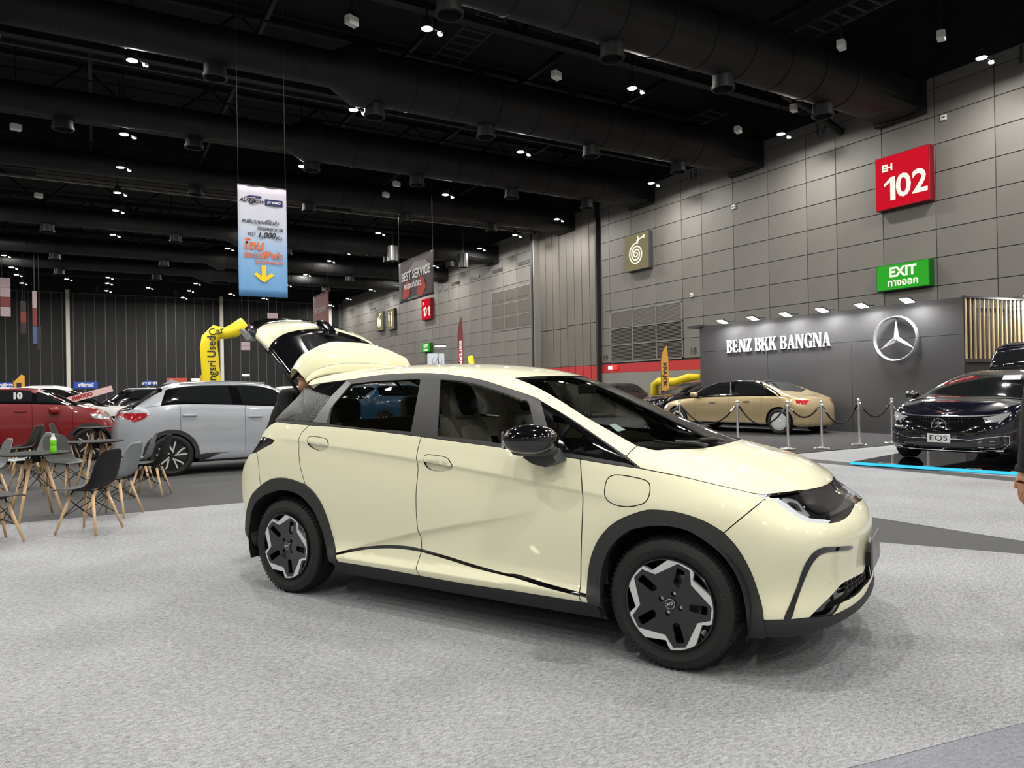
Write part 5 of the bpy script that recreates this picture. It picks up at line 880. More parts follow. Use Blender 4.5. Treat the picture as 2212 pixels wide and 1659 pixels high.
for y in (-.38,.38): SE('headrest',SEATC,b,(-1.26,y,1.22),(.05,.13,.09),.5,.5)
MB().box(-1.9,-1.2,-.70,.70,.55,.62).build('boot_floor',CABIN,car)
for sd in (1,-1): MB().box(-.85,1.0,-sd*.80,-sd*.76,.35,.97).build('door_lining',CABIN,car)
MB().rbox(.50,.52,-.12,.12,1.32,1.38,.008).build('rear_view_mirror',CABIN,car)
PA('windscreen_note',S,UV['note'],mat('pale_note',(.70,.80,.78),.6),car,off=-.009,gap=0,flange=0)
# door lettering protector film seen through glass
MB().box(-.20,.60,-.795,-.79,.955,1.015).build('window_film',mat('pale_film',(.42,.46,.52),.4),car)
# ---- the open tailgate: lofted from rows across the width
def loftrows(rows,n=24,close=False):
    # rows: list of lists [(w,x,z)...] from centre out; smooth in w; both halves
    V=[];k=2*n+1
    for r in rows:
        r=np.array(r,float); ws=np.linspace(-1,1,k)*r[-1,0]
        t=np.abs(ws)
        xs=np.interp(t,np.linspace(0,r[-1,0],60),smooth1(r[:,0],r[:,1],np.linspace(0,r[-1,0],60))); zs=np.interp(t,np.linspace(0,r[-1,0],60),smooth1(r[:,0],r[:,2],np.linspace(0,r[-1,0],60)))
        V+= [(a,b,c) for a,b,c in zip(xs,ws,zs)]
    F=[]
    for i in range(len(rows)-1):
        for j in range(k-1): F.append((i*k+j,(i+1)*k+j,(i+1)*k+j+1,i*k+j+1))
    return V,F
def smooth1(X,Y,q):   # hermite with zero slope at the centre
    m=np.gradient(Y,X); m[0]=0; i=np.clip(np.searchsorted(X,q)-1,0,len(X)-2); h=X[i+1]-X[i]; t=(q-X[i])/h
    return (2*t**3-3*t**2+1)*Y[i]+(t**3-2*t**2+t)*h*m[i]+(-2*t**3+3*t**2)*Y[i+1]+(t**3-t**2)*h*m[i+1]
def interp_rows(a,b,n):
    return [[tuple(p+(q-p)*t for p,q in zip(r,s)) for r,s in zip(a,b)] for t in np.linspace(0,1,n)]
hatch=empty('tailgate_pivot',(0,0,0)); bpy.data.objects.remove(hatch)
def hp(name,rows,m,parent,th=.02,flip=False):
    V,F=loftrows(rows); me=mesh(name,V,F,True); 
    bm=bmesh.new();bm.from_mesh(me);bmesh.ops.recalc_face_normals(bm,faces=bm.faces)
    bm.to_mesh(me);bm.free()
    o=link(name,me,m,parent); 
    if th:
        sdm=o.modifiers.new('thick','SOLIDIFY'); sdm.thickness=th; sdm.offset=1 if flip else -1; sdm.use_even_offset=False
    return o
# each row: (w, x, z)
rowA=[(0,-1.452,1.492),(.25,-1.448,1.487),(.44,-1.445,1.470),(.54,-1.435,1.450),(.60,-1.42,1.425)]       # hinge line on the roof
rowB=[(0,-1.444,1.580),(.24,-1.440,1.572),(.42,-1.45,1.540),(.51,-1.46,1.505),(.57,-1.47,1.455)]        # seam
rowC=[(0,-1.470,1.655),(.24,-1.465,1.645),(.44,-1.450,1.603),(.55,-1.447,1.555),(.62,-1.455,1.485)]
rowD=[(0,-1.545,1.740),(.22,-1.54,1.732),(.45,-1.485,1.668),(.57,-1.47,1.612),(.645,-1.475,1.525)]         # crest of the spoiler
rowE=[(0,-1.60,1.745),(.22,-1.595,1.737),(.45,-1.54,1.672),(.57,-1.525,1.615),(.645,-1.53,1.520)]
rowF=[(0,-1.62,1.60),(.22,-1.61,1.59),(.45,-1.58,1.555),(.57,-1.565,1.50),(.62,-1.56,1.46)]
rowG=[(0,-1.900,1.872),(.28,-1.882,1.845),(.47,-1.85,1.790),(.56,-1.825,1.740),(.62,-1.80,1.688)]       # top of the glass
rowH=[(0,-2.125,1.951),(.28,-2.10,1.925),(.46,-2.05,1.886),(.56,-1.985,1.845),(.62,-1.94,1.798)]
rowI=[(0,-2.205,1.978),(.28,-2.19,1.960),(.46,-2.15,1.922),(.55,-2.115,1.885),(.61,-2.085,1.850)]
tg=hp('tailgate',interp_rows(rowB,rowC,3)+interp_rows(rowC,rowD,5)[1:]+[[tuple((p+q)/2+(0,0,.008)[i] for i,(p,q) in enumerate(zip(a,b))) for a,b in zip(rowD,rowE)]]+[rowE]+interp_rows(rowE,rowF,4)[1:],CREAM,car,.0)
hp('tailgate_spoiler_base',interp_rows(rowA,[[w,x,z-.002][0:3] for w,x,z in rowB],4),CREAM,tg,.006)
hp('rear_glass_frit',interp_rows(rowF,rowG,8),BLACKGLOSS,tg,.012)
gi=[interp_rows(rowF,rowG,8)[i] for i in (2,6)]
gl=[[(w*.78,x,z+.006) for w,x,z in r] for r in interp_rows(gi[0],gi[1],5)]
hp('rear_glass',gl,mat('rear_glass_dark',(.022,.024,.026),.03,coat=1),tg,.0)
mid=[tuple((p+q)/2+(0,-.012,.012)[i] for i,(p,q) in enumerate(zip(a,b))) for a,b in zip(rowG,rowH)]
hp('tailgate_panel',[rowG,mid,rowH],CREAM,tg,.03)
hp('tail_light_bar',interp_rows(rowH,rowI,3),BLACKGLOSS,tg,.03)
rowJ=[(w,x-.02,z-.012) for w,x,z in rowI]
hp('tailgate_edge',[rowI,rowJ,[(w,x+.05,z-.06) for w,x,z in rowJ]],CREAM,tg,.006)
for sd in (1,-1): MB().prism([(-2.10,1.85),(-2.13,1.84),(-2.03,1.755),(-1.99,1.77),(-2.02,1.81)],sd*.56,sd*.63,'y').build('bar_end',mat('lamp_end_grey',(.25,.25,.25),.4),tg)
hp('tailgate_lining',interp_rows([(w*.97,x-.02,z-.03) for w,x,z in rowF],[(w*.97,x+.02,z-.05) for w,x,z in rowH],4),CABIN,tg,.01)
V,F=superell((-1.80,0,1.885),(.10,.075,.022),.7,.6,M=Matrix.Rotation(.72,3,'Y')); mb=MB().add([(a-.045,b,c-.008) for a,b,c in V],F); mb.build('rear_wiper_cover',BLACKGLOSS,tg,smooth=True)
for sd in (1,-1):
    s_=MB().tube([(-1.53,-sd*.575,1.355),(-1.70,-sd*.565,1.52)],.013,8).tube([(-1.70,-sd*.565,1.52),(-1.86,-sd*.60,1.68)],.007,8).build('gas_strut',DARK,car)
# ================================================================== display stand of the car dealer
BW=mat('booth_black_laminate',(.040,.040,.042),.55,noise=(.5,.12)); XBW=17.7
bw=empty('booth_wall',(XBW,9.24,0),0,'tall black display wall with white serif lettering and a chrome star','display wall')
MB().box(0,.6,0,2.9,0,2.44).build('wall_board',BW,bw); MB().box(0,.6,2.91,5.7,0,2.44).build('wall_board',BW,bw); MB().box(0,.6,5.71,8.52,0,2.44).build('wall_board',BW,bw)
MB().box(0,.6,0,8.52,2.45,3.32).build('wall_board',BW,bw)
MB().box(-.1,.7,8.4,9.0,3.28,3.36).build('top_cap',TRIM,bw)
# serif capitals, unit height
def glyph(ch):
    P=[];T=.15;t=.07;W={'B':.66,'E':.62,'N':.78,'Z':.60,'K':.74,'A':.76,'G':.74}[ch]
    R=lambda a,b,c,d:P.append([(a,c),(b,c),(b,d),(a,d)])
    def serif(x0,x1,y): R(x0-.06,x1+.06,y,y+.05)
    def stem(x0,x1): R(x0,x1,0,1); serif(x0,x1,0); serif(x0,x1,.95)
    def arc(cx,cy,rx,ry,a0,a1,wx,wy,n=12):
        for i in range(n):
            q=[]
            for s,rr in ((0,0),(1,0),(1,1),(0,1)):
                a=math.radians(a0+(a1-a0)*(i+s)/n); q.append((cx+(rx-rr*wx)*math.cos(a),cy+(ry-rr*wy)*math.sin(a)))
            P.append(q)
    if ch=='B': stem(.06,.06+T); R(.2,.36,.0,t);R(.2,.36,.93,1);R(.2,.36,.49,.55); arc(.34,.76,.25,.24,-90,90,.15,.06); arc(.36,.26,.28,.26,-90,90,.16,.06)
    if ch=='E': stem(.06,.06+T); R(.2,.58,.0,t);R(.2,.55,.93,1);R(.2,.42,.47,.53);R(.53,.58,0,.25);R(.50,.55,.77,1);R(.40,.44,.38,.62)
    if ch=='N': R(.08,.08+t,0,1);serif(.08,.15,0);R(.0,.2,.95,1);R(.64,.64+t,0,1);serif(.64,.71,.95);P.append([(.08,1),(.26,1),(.71,0),(.58,0)])
    if ch=='Z': R(.04,.56,0,t);R(.04,.56,.93,1);P.append([(.04,.03),(.24,.03),(.56,.97),(.36,.97)]);R(.52,.56,0,.25);R(.04,.08,.77,1)
    if ch=='K': stem(.06,.06+T);P.append([(.22,.40),(.28,.38),(.62,.97),(.55,.97)]);P.append([(.30,.52),(.40,.64),(.70,.03),(.52,.03)]);serif(.53,.68,0);serif(.52,.64,.95)
    if ch=='A': P.append([(.10,0),(.16,0),(.40,1),(.33,1)]);P.append([(.50,0),(.68,0),(.42,1),(.33,1)]);R(.2,.56,.28,.34);serif(.09,.17,0);serif(.51,.67,0)
    if ch=='G': arc(.40,.5,.36,.52,50,310,.17,.07,22);R(.52,.69,.0,.42);R(.46,.75,.40,.45);R(.62,.66,.72,.98)
    return P,W
LT=mat('white_letter',(.62,.62,.63),.4)
x=0;s=.40;word='BENZ BKK BANGNA';tot=sum(.34 if c==' ' else glyph(c)[1]+.05 for c in word);sx=3.80/tot
for c in word:
    if c==' ': x+=.34;continue
    P_,W_=glyph(c);mb=MB()
    for q in P_: mb.prism([(-(p[0]+x)*sx,p[1]*.40) for p in q],-.05,-.005,'x')
    o=mb.build('raised_letter',LT,bw,loc=(0,16.54-9.24,2.365));x+=W_+.05
# star emblem
st=empty('star_emblem',(17.62,10.84,2.44),0,'large round chrome three-pointed star mounted on the black display wall','emblem')
rg=MB();n=56;V=[];F=[]
for i in range(n):
    a=2*PI*i/n
    for (r,xo) in ((.585,0),(.575,-.07),(.555,-.09),(.535,-.07),(.525,0)): V.append((xo,r*math.cos(a),r*math.sin(a)))
for i in range(n):
    for k in range(5): F.append((i*5+k,i*5+(k+1)%5,((i+1)%n)*5+(k+1)%5,((i+1)%n)*5+k))
rg.add(V,F); rg.build('ring',STARM,st,auto=.7)
for k in range(3):
    a=PI/2+2*PI*k/3; d=Vector((0,math.cos(a),math.sin(a))); e=Vector((0,-math.sin(a),math.cos(a)))
    tip=d*.53; b1=e*.075-d*.03; b2=-e*.075-d*.03
    a1=(d.copy()); q=[tip,b1,b2,Vector((-.10,0,0)),Vector((-.0,0,0))]
    l=Vector((0,math.cos(a+PI/3),math.sin(a+PI/3)))*.085; r=Vector((0,math.cos(a-PI/3),math.sin(a-PI/3)))*.085
    MB().add([tip,l,Vector((0,0,0)),r,Vector((-.10,0,0))],[(0,1,4),(0,4,3),(0,2,1),(0,3,2)]).build('star_point',STARM,st)
MB().box(-.0,.12,-.02,.02,-.55,-.5).box(0,.12,-.02,.02,.5,.55).build('mount',TRIM,st)
FLE=emit('floodlight_led',(1,.985,.96),380)
for i,y in enumerate((16.35,15.14,13.94,12.73,11.56,10.35)):
    t=empty('floodlight',(17.3,y,3.34),0,'%s floodlight on an arm over the black display wall, counted from the left'%('first second third fourth fifth sixth'.split()[i]),'floodlight','floodlights over the display wall')
    Mr=Matrix.Rotation(.30,4,'Y')
    MB().rbox(-.16,.16,-.13,.13,.0,.05,.01,M=Mr).build('housing',TRIM,t); MB().box(-.14,.14,-.11,.11,-.006,-.001,M=Mr).build('led_panel',FLE,t)
    MB().tube([(.1,0,.02),(.55,0,.04)],.014,6).build('arm',TRIM,t)
# slatted side screen of the stand
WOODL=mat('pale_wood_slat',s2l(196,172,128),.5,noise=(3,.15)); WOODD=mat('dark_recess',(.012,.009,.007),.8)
sl=empty('slat_screen',(17.72,9.22,0),0,'screen of pale vertical wooden slats right of the black display wall','screen')
dx,dy=(20.0-17.72)/2.31,(8.95-9.22)/2.31
pp=None
for k in range(28):
    q=k*.165+.03
    if pp is None: pp=MB().rbox(-.018,.018,-.018,.018,1.85,3.30,.004).build('slat',WOODL,sl); o=pp
    else: o=pp.copy(); COL.objects.link(o); o.parent=sl
    o.location=(dx*q,dy*q,0)
MB().box(0,.05,0,.05,3.28,3.36,).build('corner_post',TRIM,sl)
def bar(z0,z1,d0,d1,name,m): MB().prism([(dx*a-dy*b,dy*a+dx*b) for a,b in ((0,d0),(4.7,d0),(4.7,d1),(0,d1))],z0,z1).build(name,m,sl)
bar(3.29,3.34,-.05,.1,'top_rail',TRIM); bar(1.78,1.86,-.05,.1,'bottom_rail',TRIM); bar(0,1.78,.0,.15,'lower_board',BW)
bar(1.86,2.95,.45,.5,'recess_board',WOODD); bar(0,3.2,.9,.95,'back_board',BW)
for q in (2.2,3.6):
    t=empty('floodlight',(17.72+dx*q-.3*1-.1,9.22+dy*q-.35,3.34),0,'floodlight over the slatted wooden screen at the right edge' if q<3 else 'floodlight over the slatted screen, farther right','floodlight','floodlights over the slatted screen')
    MB().rbox(-.18,.18,-.12,.12,.02,.06,.01).build('housing',TRIM,t); MB().box(-.16,.16,-.1,.1,.008,.016).build('led_panel',FLE,t)
    MB().tube([(0,0,.04),(.1,.5,.02)],.012,6).build('arm',TRIM,t)
# platform with a blue light edge
PLAT=mat('platform_black_gloss',(.008,.008,.009),.06,coat=1)
pl=empty('display_platform',(0,0,0),0,'low glossy black platform edged with a blue light line under the black car','platform')
pc=[(10.76,7.42),(11.95,1.9),(19,2.2),(18.4,8.55),(13.8,8.02)]
MB().prism(pc,.012,.05).build('platform_top',PLAT,pl)
MB().prism([(p[0]+.04,p[1]) for p in pc],.005,.012).build('platform_base',TRIM,pl)
LEDB=emit('blue_led_strip',s2l(60,190,235),1.4)
d_=Vector((11.95-10.76,1.9-7.42,0)).normalized(); nrm_=Vector((d_.y,-d_.x,0))
MB().prism([(10.76-.03,7.42+.01),(10.76,7.42),(11.95,1.9),(11.92,1.89)],.012,.052).build('light_strip',LEDB,pl)
for k in range(9):
    a=Vector((10.76,7.42,0))+d_*(.5+k*.6)+Vector((.09,0,0)); text('EQS BY EQ'.split()[k%3],.11,mat('platform_text',(.30,.30,.31),.3),pl,frame((a.x+.02,a.y,.0515),d_,(-d_.y,d_.x,0)),extr=.0006,wscale=1.5,name='platform_lettering')
# stanchions and ropes
POST=CHROME; ROPEM=mat('black_rope',(.006,.006,.006),.9)
SP=[(12.2,14.9),(12.2,12.95),(12.2,11.15),(12.2,9.83),(12.86,9.53),(14.17,9.58),(15.09,9.42),(16.6,9.5)]
sl_=['first post of the row, behind the bonnet of the cream car','second post of the row, in front of the gold sedan','third post of the row, before the rear door of the gold sedan','fourth post, at the corner where the row turns to the right','fifth post, just right of the corner post','sixth post, in front of the black display wall','seventh post, just left of the black car','last post of the row, behind the black car']
s0=None
for (x,y),lb in zip(SP,sl_):
    if s0 is None:
        s0=empty('stanchion',(x,y,.006),0); 
        MB().lathe([(0,.004),(.16,.004),(.165,.012),(.15,.028),(.06,.04),(.032,.05),(.0,.05)],28).build('base',POSTM,s0,auto=.5)
        MB().lathe([(.0,.04),(.024,.04),(.024,.86),(0,.86)],16).build('pole',POSTM,s0,auto=.5)
        MB().lathe([(0,.83),(.036,.83),(.036,.90),(.028,.905),(.02,.92),(.02,.935),(0,.936)],16).build('rope_ring',POSTM,s0,auto=.5)
        MB().add(*superell((0,0,.965),(.034,.034,.034),1,1,16,10)).build('ball',POSTM,s0,smooth=True); index_kids(); o=s0
    else: o=copytree(s0); o.location=(x,y,.006)
    tag(o,'chrome rope stand: '+lb,'rope stand','chrome rope stands')
for i in range(len(SP)-1):
    a=Vector((*SP[i],.86));b=Vector((*SP[i+1],.86)); d=(b-a); L=d.length; d.normalize(); a2=a+d*.062;b2=b-d*.062
    pts=[a2.lerp(b2,t)-Vector((0,0,.36*4*t*(1-t)*min(1.15,L/1.3))) for t in np.linspace(0,1,15)]
    o=MB().tube(pts,.017,8).build('barrier_rope',ROPEM,smooth=True)
    hk=MB().tube([pts[0],pts[1]],.021,8).tube([pts[-2],pts[-1]],.021,8).build('rope_end',CHROME,o)
    tag(o,'sagging black rope between the '+['first and second','second and third','third and fourth','fourth and fifth','fifth and sixth','sixth and seventh','seventh and last'][i]+' chrome posts','rope','black barrier ropes')
# ------------------------------------------------------------------ lit signs on the wall
def face(c,k=1.0): return emit('sign_face_%d_%d_%d'%c,s2l(*c),k)
GLOWT=emit('sign_white',s2l(250,244,225),1.15); SGREY=mat('sign_case_dark',(.06,.06,.06),.5)
def sign_digits(t,x,rest,z,size):
    h=size*.37; one=[(-.60,z+h*.52),(-.36,z+h),(-.20,z+h),(-.20,z-h),(-.38,z-h),(-.38,z+h*.62),(-.60,z+h*.28)]
    one=[(-(a-.02),c) for a,c in one]; MB().prism(one,x-.004,x,'x').build('digit_symbol',GLOWT,t)
    if rest[1]=='1': stext(t,'0',x,.10-.02,z,size,bold=.022); MB().prism([(a-.98,c) for a,c in one],x-.004,x,'x').build('digit_symbol',GLOWT,t)
    else: stext(t,'0',x,-.06,z,size,bold=.022); stext(t,'2',x,-.62,z,size,bold=.022)
def lightbox(name,y0,y1,z0,z1,fc,case,label,depth=.28):
    t=empty(name,(XW,(y0+y1)/2,z0),0,label,'sign'); w=(y0-y1)/2;h=z1-z0
    MB().rbox(-depth,0,-w,w,0,h,.012).build('case',case,t); MB().box(-depth-.006,-depth,-w+.03,w-.03,.03,h-.03).build('light_panel',fc,t)
    return t,w,h,-depth-.008
def stext(t,s,x,yy,z,size,m=GLOWT,**k): return text(s,size,m,t,frame((x,yy,z),(0,-1,0),(0,0,1)),**k)
t,w,h,x=lightbox('hall_sign',15.24,13.35,7.28,9.12,face((205,22,42)),mat('case_red',s2l(120,12,24),.5),'lit red square sign reading EH 102 high on the panelled wall')
stext(t,'EH',x,.50,1.42,.32,bold=.012); sign_digits(t,x,'02',.68,1.08)
t,w,h,x=lightbox('exit_sign',15.27,13.42,4.48,5.38,face((50,165,45)),mat('case_green',s2l(20,95,25),.5),'lit green EXIT sign below the red EH 102 sign')
stext(t,'EXIT',x,-.02,.60,.46,bold=.016); stext(t,'ทางออก',x,-.02,.24,.33,bold=.008)
OL=face((128,120,88))
def hose(y0,y1,z0,z1,label):
    t,w,h,x=lightbox('fire_hose_sign',y0,y1,z0,z1,OL,SGREY,label)
    pts=[];n=90
    for i in range(n+1):
        a=2*PI*3.1*i/n; r=.05+.50*w/.92*i/n; pts.append((x-.012,.02+r*math.cos(a+1.2)*1.0,h*.44+r*math.sin(a+1.2)))
    pts+= [(x-.012,-.05,h*.80),(x-.012,-.55,h*.87)]
    MB().tube(pts,.036,6).build('hose_symbol',GLOWT,t); MB().box(x-.03,x,-.16,-.12,h*.76,h*.92).box(x-.03,x,-.62,-.55,h*.83,h*.92).build('nozzle_symbol',GLOWT,t)
hose(28.97,27.13,7.18,9.03,'lit olive sign with a coiled fire hose symbol left of the red EH 102 sign')
hose(66.8,65.0,7.02,8.86,'small far olive sign with a fire hose symbol, left of the toilet sign')
t,w,h,x=lightbox('toilet_sign',63.85,62.05,6.9,8.8,OL,SGREY,'far olive sign with white man and woman symbols')
for s in (1,-1):
    mb=MB(); mb.lathe([(0,0),(.12,0),(.12,.01),(0,.01)],14,'x',c=(x-.012,s*.35,1.55)); mb.prism([(s*.35-.17,1.38),(s*.35+.17,1.38),(s*.35+.15,.85),(s*.35+.08,.85),(s*.35+.07,.3),(s*.35-.07,.3),(s*.35-.08,.85),(s*.35-.15,.85)] if s>0 else [(s*.35-.12,1.38),(s*.35+.12,1.38),(s*.35+.22,.8),(s*.35+.07,.8),(s*.35+.06,.3),(s*.35-.06,.3),(s*.35-.07,.8),(s*.35-.22,.8)],x-.012,x,'x'); mb.build('person_symbol',GLOWT,t)
t,w,h,x=lightbox('hall_sign',55.62,53.8,7.08,8.82,face((205,22,42)),MATS['case_red'],'lit red sign reading 101 far along the wall'); stext(t,'EH',x,.5,1.35,.3,bold=.01); sign_digits(t,x,'01',.65,1.02)
t,w,h,x=lightbox('exit_sign',55.68,54.06,4.4,5.16,face((50,165,45)),MATS['case_green'],'small far green EXIT sign below the red 101 sign'); stext(t,'EXIT',x,0,.50,.4,bold=.014); stext(t,'ทางออก',x,0,.2,.28,bold=.006)
for y,z,lb in ((24.5,5.5,'small white bracket on the wall above the long louvre'),(13.0,9.9,'small white square box on the wall near the end of the nearest duct'),(21.9,9.0,'tiny white lamp on the wall right of the hose sign')):
    t=MB().rbox(-.08,0,-.09,.09,-.09,.09,.01).build('wall_box',WHITEP,loc=(XW,y,z)); tag(t,lb,'wall box')
    MB().box(-.085,-.08,-.06,.06,-.02,.02).build('slot',SGREY,t)
t=MB().rbox(-.15,0,-.2,.2,-.09,.09,.02).build('alarm_light',emit('alarm_white',(1,.9,.9),1.5),loc=(XW-.02,30.5,2.33)); tag(t,'small glowing white and red alarm light on the red wall band','light'); MB().box(-.16,-.01,-.42,-.2,-.1,.1).build('red_lens',emit('alarm_red',(1,.05,.04),1.2),t)
# ------------------------------------------------------------------ hanging banners
def printgrad(name,stops,axis=2,z0=0,z1=1):
    m=bpy.data.materials.new(name); m.use_nodes=True; nt=m.node_tree; b=nt.nodes['Principled BSDF']; b.inputs['Roughness'].default_value=.6
    tc=nt.nodes.new('ShaderNodeTexCoord'); sx=nt.nodes.new('ShaderNodeSeparateXYZ'); mr=nt.nodes.new('ShaderNodeMapRange'); mr.inputs[1].default_value=z0; mr.inputs[2].default_value=z1
    cr=nt.nodes.new('ShaderNodeValToRGB'); e=cr.color_ramp.elements
    e[0].position=stops[0][0]; e[0].color=stops[0][1]+(1,); e[1].position=stops[-1][0]; e[1].color=stops[-1][1]+(1,)
    for p,c in stops[1:-1]: q=e.new(p); q.color=c+(1,)
    nt.links.new(tc.outputs['Object'],sx.inputs[0]); nt.links.new(sx.outputs[axis],mr.inputs[0]); nt.links.new(mr.outputs[0],cr.inputs[0]); nt.links.new(cr.outputs[0],b.inputs['Base Color']); return m
def clothpanel(name,wd,h,m,parent,n=14,amp=.012,axis='x'):
    V=[];F=[]
    for j in range(n+1):
        for i in range(n+1):
            a=i/n*wd;c=j/n*h;d=amp*math.sin(i*1.1+j*.25)*(1-.3*j/n); V.append((a,d,c) if axis=='x' else (d,-a,c))
    for j in range(n):
        for i in range(n): k=j*(n+1)+i;F.append((k,k+1,k+n+2,k+n+1))
    me=mesh(name,V,F,True);o=link(name,me,m,parent); md=o.modifiers.new('t','SOLIDIFY'); md.thickness=.003; return o
bn=empty('hanging_banner',(3.163,19.0,3.795),0,'tall pale blue banner with Thai text and a yellow arrow, hanging from the roof','banner'); bh=2.815;bwid=1.20
clothpanel('banner_cloth',bwid,bh,printgrad('banner_blue',[(0,s2l(96,152,205)),(.35,s2l(128,172,215)),(.62,s2l(190,196,212)),(1,s2l(205,200,212))],2,0,bh),bn)
DB=mat('print_navy',s2l(28,38,92),.6);OR=mat('print_orange',s2l(222,108,40),.6);BK=mat('print_dark',s2l(40,40,52),.6);YE=mat('print_yellow',s2l(245,205,20),.6);WH=mat('print_white',(.8,.8,.8),.6)
bt=lambda s,x,z,sz,m,**k: text(s,sz,m,bn,frame((x,-.022,z),(1,0,0),(0,0,1)),extr=.0015,**k)
bt('AUT',.17,2.43,.135,BK,bold=.004,shear=.3);bt('O',.325,2.41,.20,BK,bold=.004,shear=.3);bt('SHOW',.47,2.41,.105,BK,bold=.004,shear=.3);bt('2023',.47,2.50,.06,BK,bold=.001)
MB().prism([(.14,2.50),(.30,2.56),(.56,2.56),(.58,2.50),(.40,2.53)],-.022,-.018,'y').build('logo_roof',DB,bn)
MB().box(.66,1.10,-.022,-.018,2.34,2.50).build('logo_box',DB,bn); bt('EV EXPO',.88,2.42,.085,WH,bold=.002,shear=.2)
bt('พบกับรถยนต์ใช้แล้ว',.54,1.90,.135,BK,bold=.002,shear=.15,wscale=.86);bt('รับรองคุณภาพ',.78,1.74,.12,BK,bold=.002,shear=.15,wscale=.9);bt('กว่า',.32,1.58,.13,BK,bold=.001,shear=.15);bt('1,000',.68,1.57,.20,BK,bold=.006,shear=.25);bt('คัน',.99,1.52,.14,BK,bold=.001,shear=.15)
bt('โซน',.36,1.29,.33,OR,bold=.008,shear=.2);bt('รถยนต์ใช้แล้ว',.60,1.05,.22,OR,bold=.005,shear=.2,wscale=.80);bt('รับประกันคุณภาพ',.74,.88,.12,OR,bold=.002,shear=.2,wscale=.85)
MB().prism([(.555,.80),(.665,.80),(.665,.52),(.80,.62),(.86,.55),(.61,.36),(.36,.55),(.42,.62),(.555,.52)],-.022,-.018,'y').build('arrow',YE,bn)
MB().tube([(0,0,bh),(bwid,0,bh)],.015,6).build('banner_rod',SGREY,bn); [MB().tube([(q,0,bh),(q,0,14-3.795)],.004,4).build('cord',SGREY,bn) for q in (.02,bwid-.02)]
def sidebanner(x,y0,y1,z0,z1,m,label,lines=(),shapes=()):
    b=empty('hanging_banner',(x,y0,z0),0,label,'banner'); wd=y0-y1;h=z1-z0
    clothpanel('banner_cloth',wd,h,m,b,axis='y')
    for s,yy,zz,sz,mm in lines: text(s,sz,mm,b,frame((-.03,-yy,zz),(0,-1,0),(0,0,1)),extr=.003,bold=sz*.02)
    for pts,mm in shapes: MB().prism([(-a,c) for a,c in pts],-.022,-.018,'x').build('print_shape',mm,b)
    MB().tube([(0,0,h),(0,-wd,h)],.02,6).build('banner_rod',SGREY,b); [MB().tube([(0,q,h),(0,q,14-z0)],.005,4).build('cord',SGREY,b) for q in (-.05,-wd+.05)]
RP=mat('print_red',s2l(165,45,40),.6);DK=mat('print_black',(.02,.018,.018),.6);SV=mat('print_silver',(.30,.29,.29),.6)
sidebanner(14,35.8,31.32,5.88,8.0,printgrad('banner_dark',[(0,s2l(38,34,36)),(.6,s2l(70,55,58)),(1,s2l(120,112,118))],2,0,2.1),'black and red hanging banner reading BEST SERVICE in front of the wall',
    (('BEST SERVICE',2.3,1.28,.62,WH),('ครบจบที่เดียว',1.9,.78,.42,WH),('www . รถยนต์มือสอง . com',2.2,.12,.16,SV)),
    (([(.5,.25),(.9,.15),(1.5,.3),(1.7,.8),(1.3,1.1),(.8,.9)],RP),([(2.4,.2),(3.2,.15),(3.6,.45),(3.4,.9),(2.8,1.1),(2.5,.7)],RP),([(1.2,1.5),(2.2,1.9),(3.6,1.8),(4.2,1.4),(3.9,1.1),(3.2,1.4),(2,1.5)],SV)))
sidebanner(14,53.0,49.0,5.9,8.25,mat('banner_red',s2l(95,30,28),.6),'dark red hanging banner far behind the open tailgate',(('BEST SERVICE',2,1.2,.5,SV),))
def farbanner(c,x0,x1,z0,z1,mats,label,Y=55.4):
    b=empty('hanging_banner',(x0,Y,z0),0,label,'banner');n=len(mats);h=(z1-z0)/n
    for i,m in enumerate(mats): MB().box(0,x1-x0,-.01,.01,i*h,(i+1)*h-.02).build('banner_cloth',m,b)
    [MB().tube([(q,0,z1-z0),(q,0,14-z0)],.01,4).build('cord',SGREY,b) for q in (.1,x1-x0-.1)]
PW=mat('print_pink_white',s2l(170,150,155),.6);PB=mat('print_blue',s2l(70,90,130),.6);PR=mat('print_dull_red',s2l(120,50,48),.6);PD=mat('print_dim',s2l(45,38,42),.6)
for q,ms,lb in ((((-5.093, 55.4, 6.43),(-4.559, 55.4, 8.893)),(PW,PR,PW,PW),'pale hanging banner at the left edge before the dark wall'),(((-4.04, 55.4, 5.371),(-3.745, 55.4, 7.457)),(PD,PR,PD),'dim dark red hanging banner, second from the left'),
        (((-3.406, 55.4, 4.729),(-3.167, 55.4, 8.142)),(PB,PR,PW),'narrow white, red and blue hanging banner left of the pale column'),(((-3.162, 55.4, 4.344),(-2.944, 55.4, 5.845)),(PD,PD),'dark narrow hanging banner left of the pale column'),
        (((11.209, 55.4, 6.411),(11.961, 55.4, 7.268)),(PR,PW),'small white banner just above the open tailgate'),(((9.312, 55.4, 4.454),(9.941, 55.4, 5.383)),(PW,PW,PD),'small white notice board hanging left of the open tailgate')):
    farbanner(0,q[0][0],q[1][0],q[0][2],q[1][2],ms,lb)
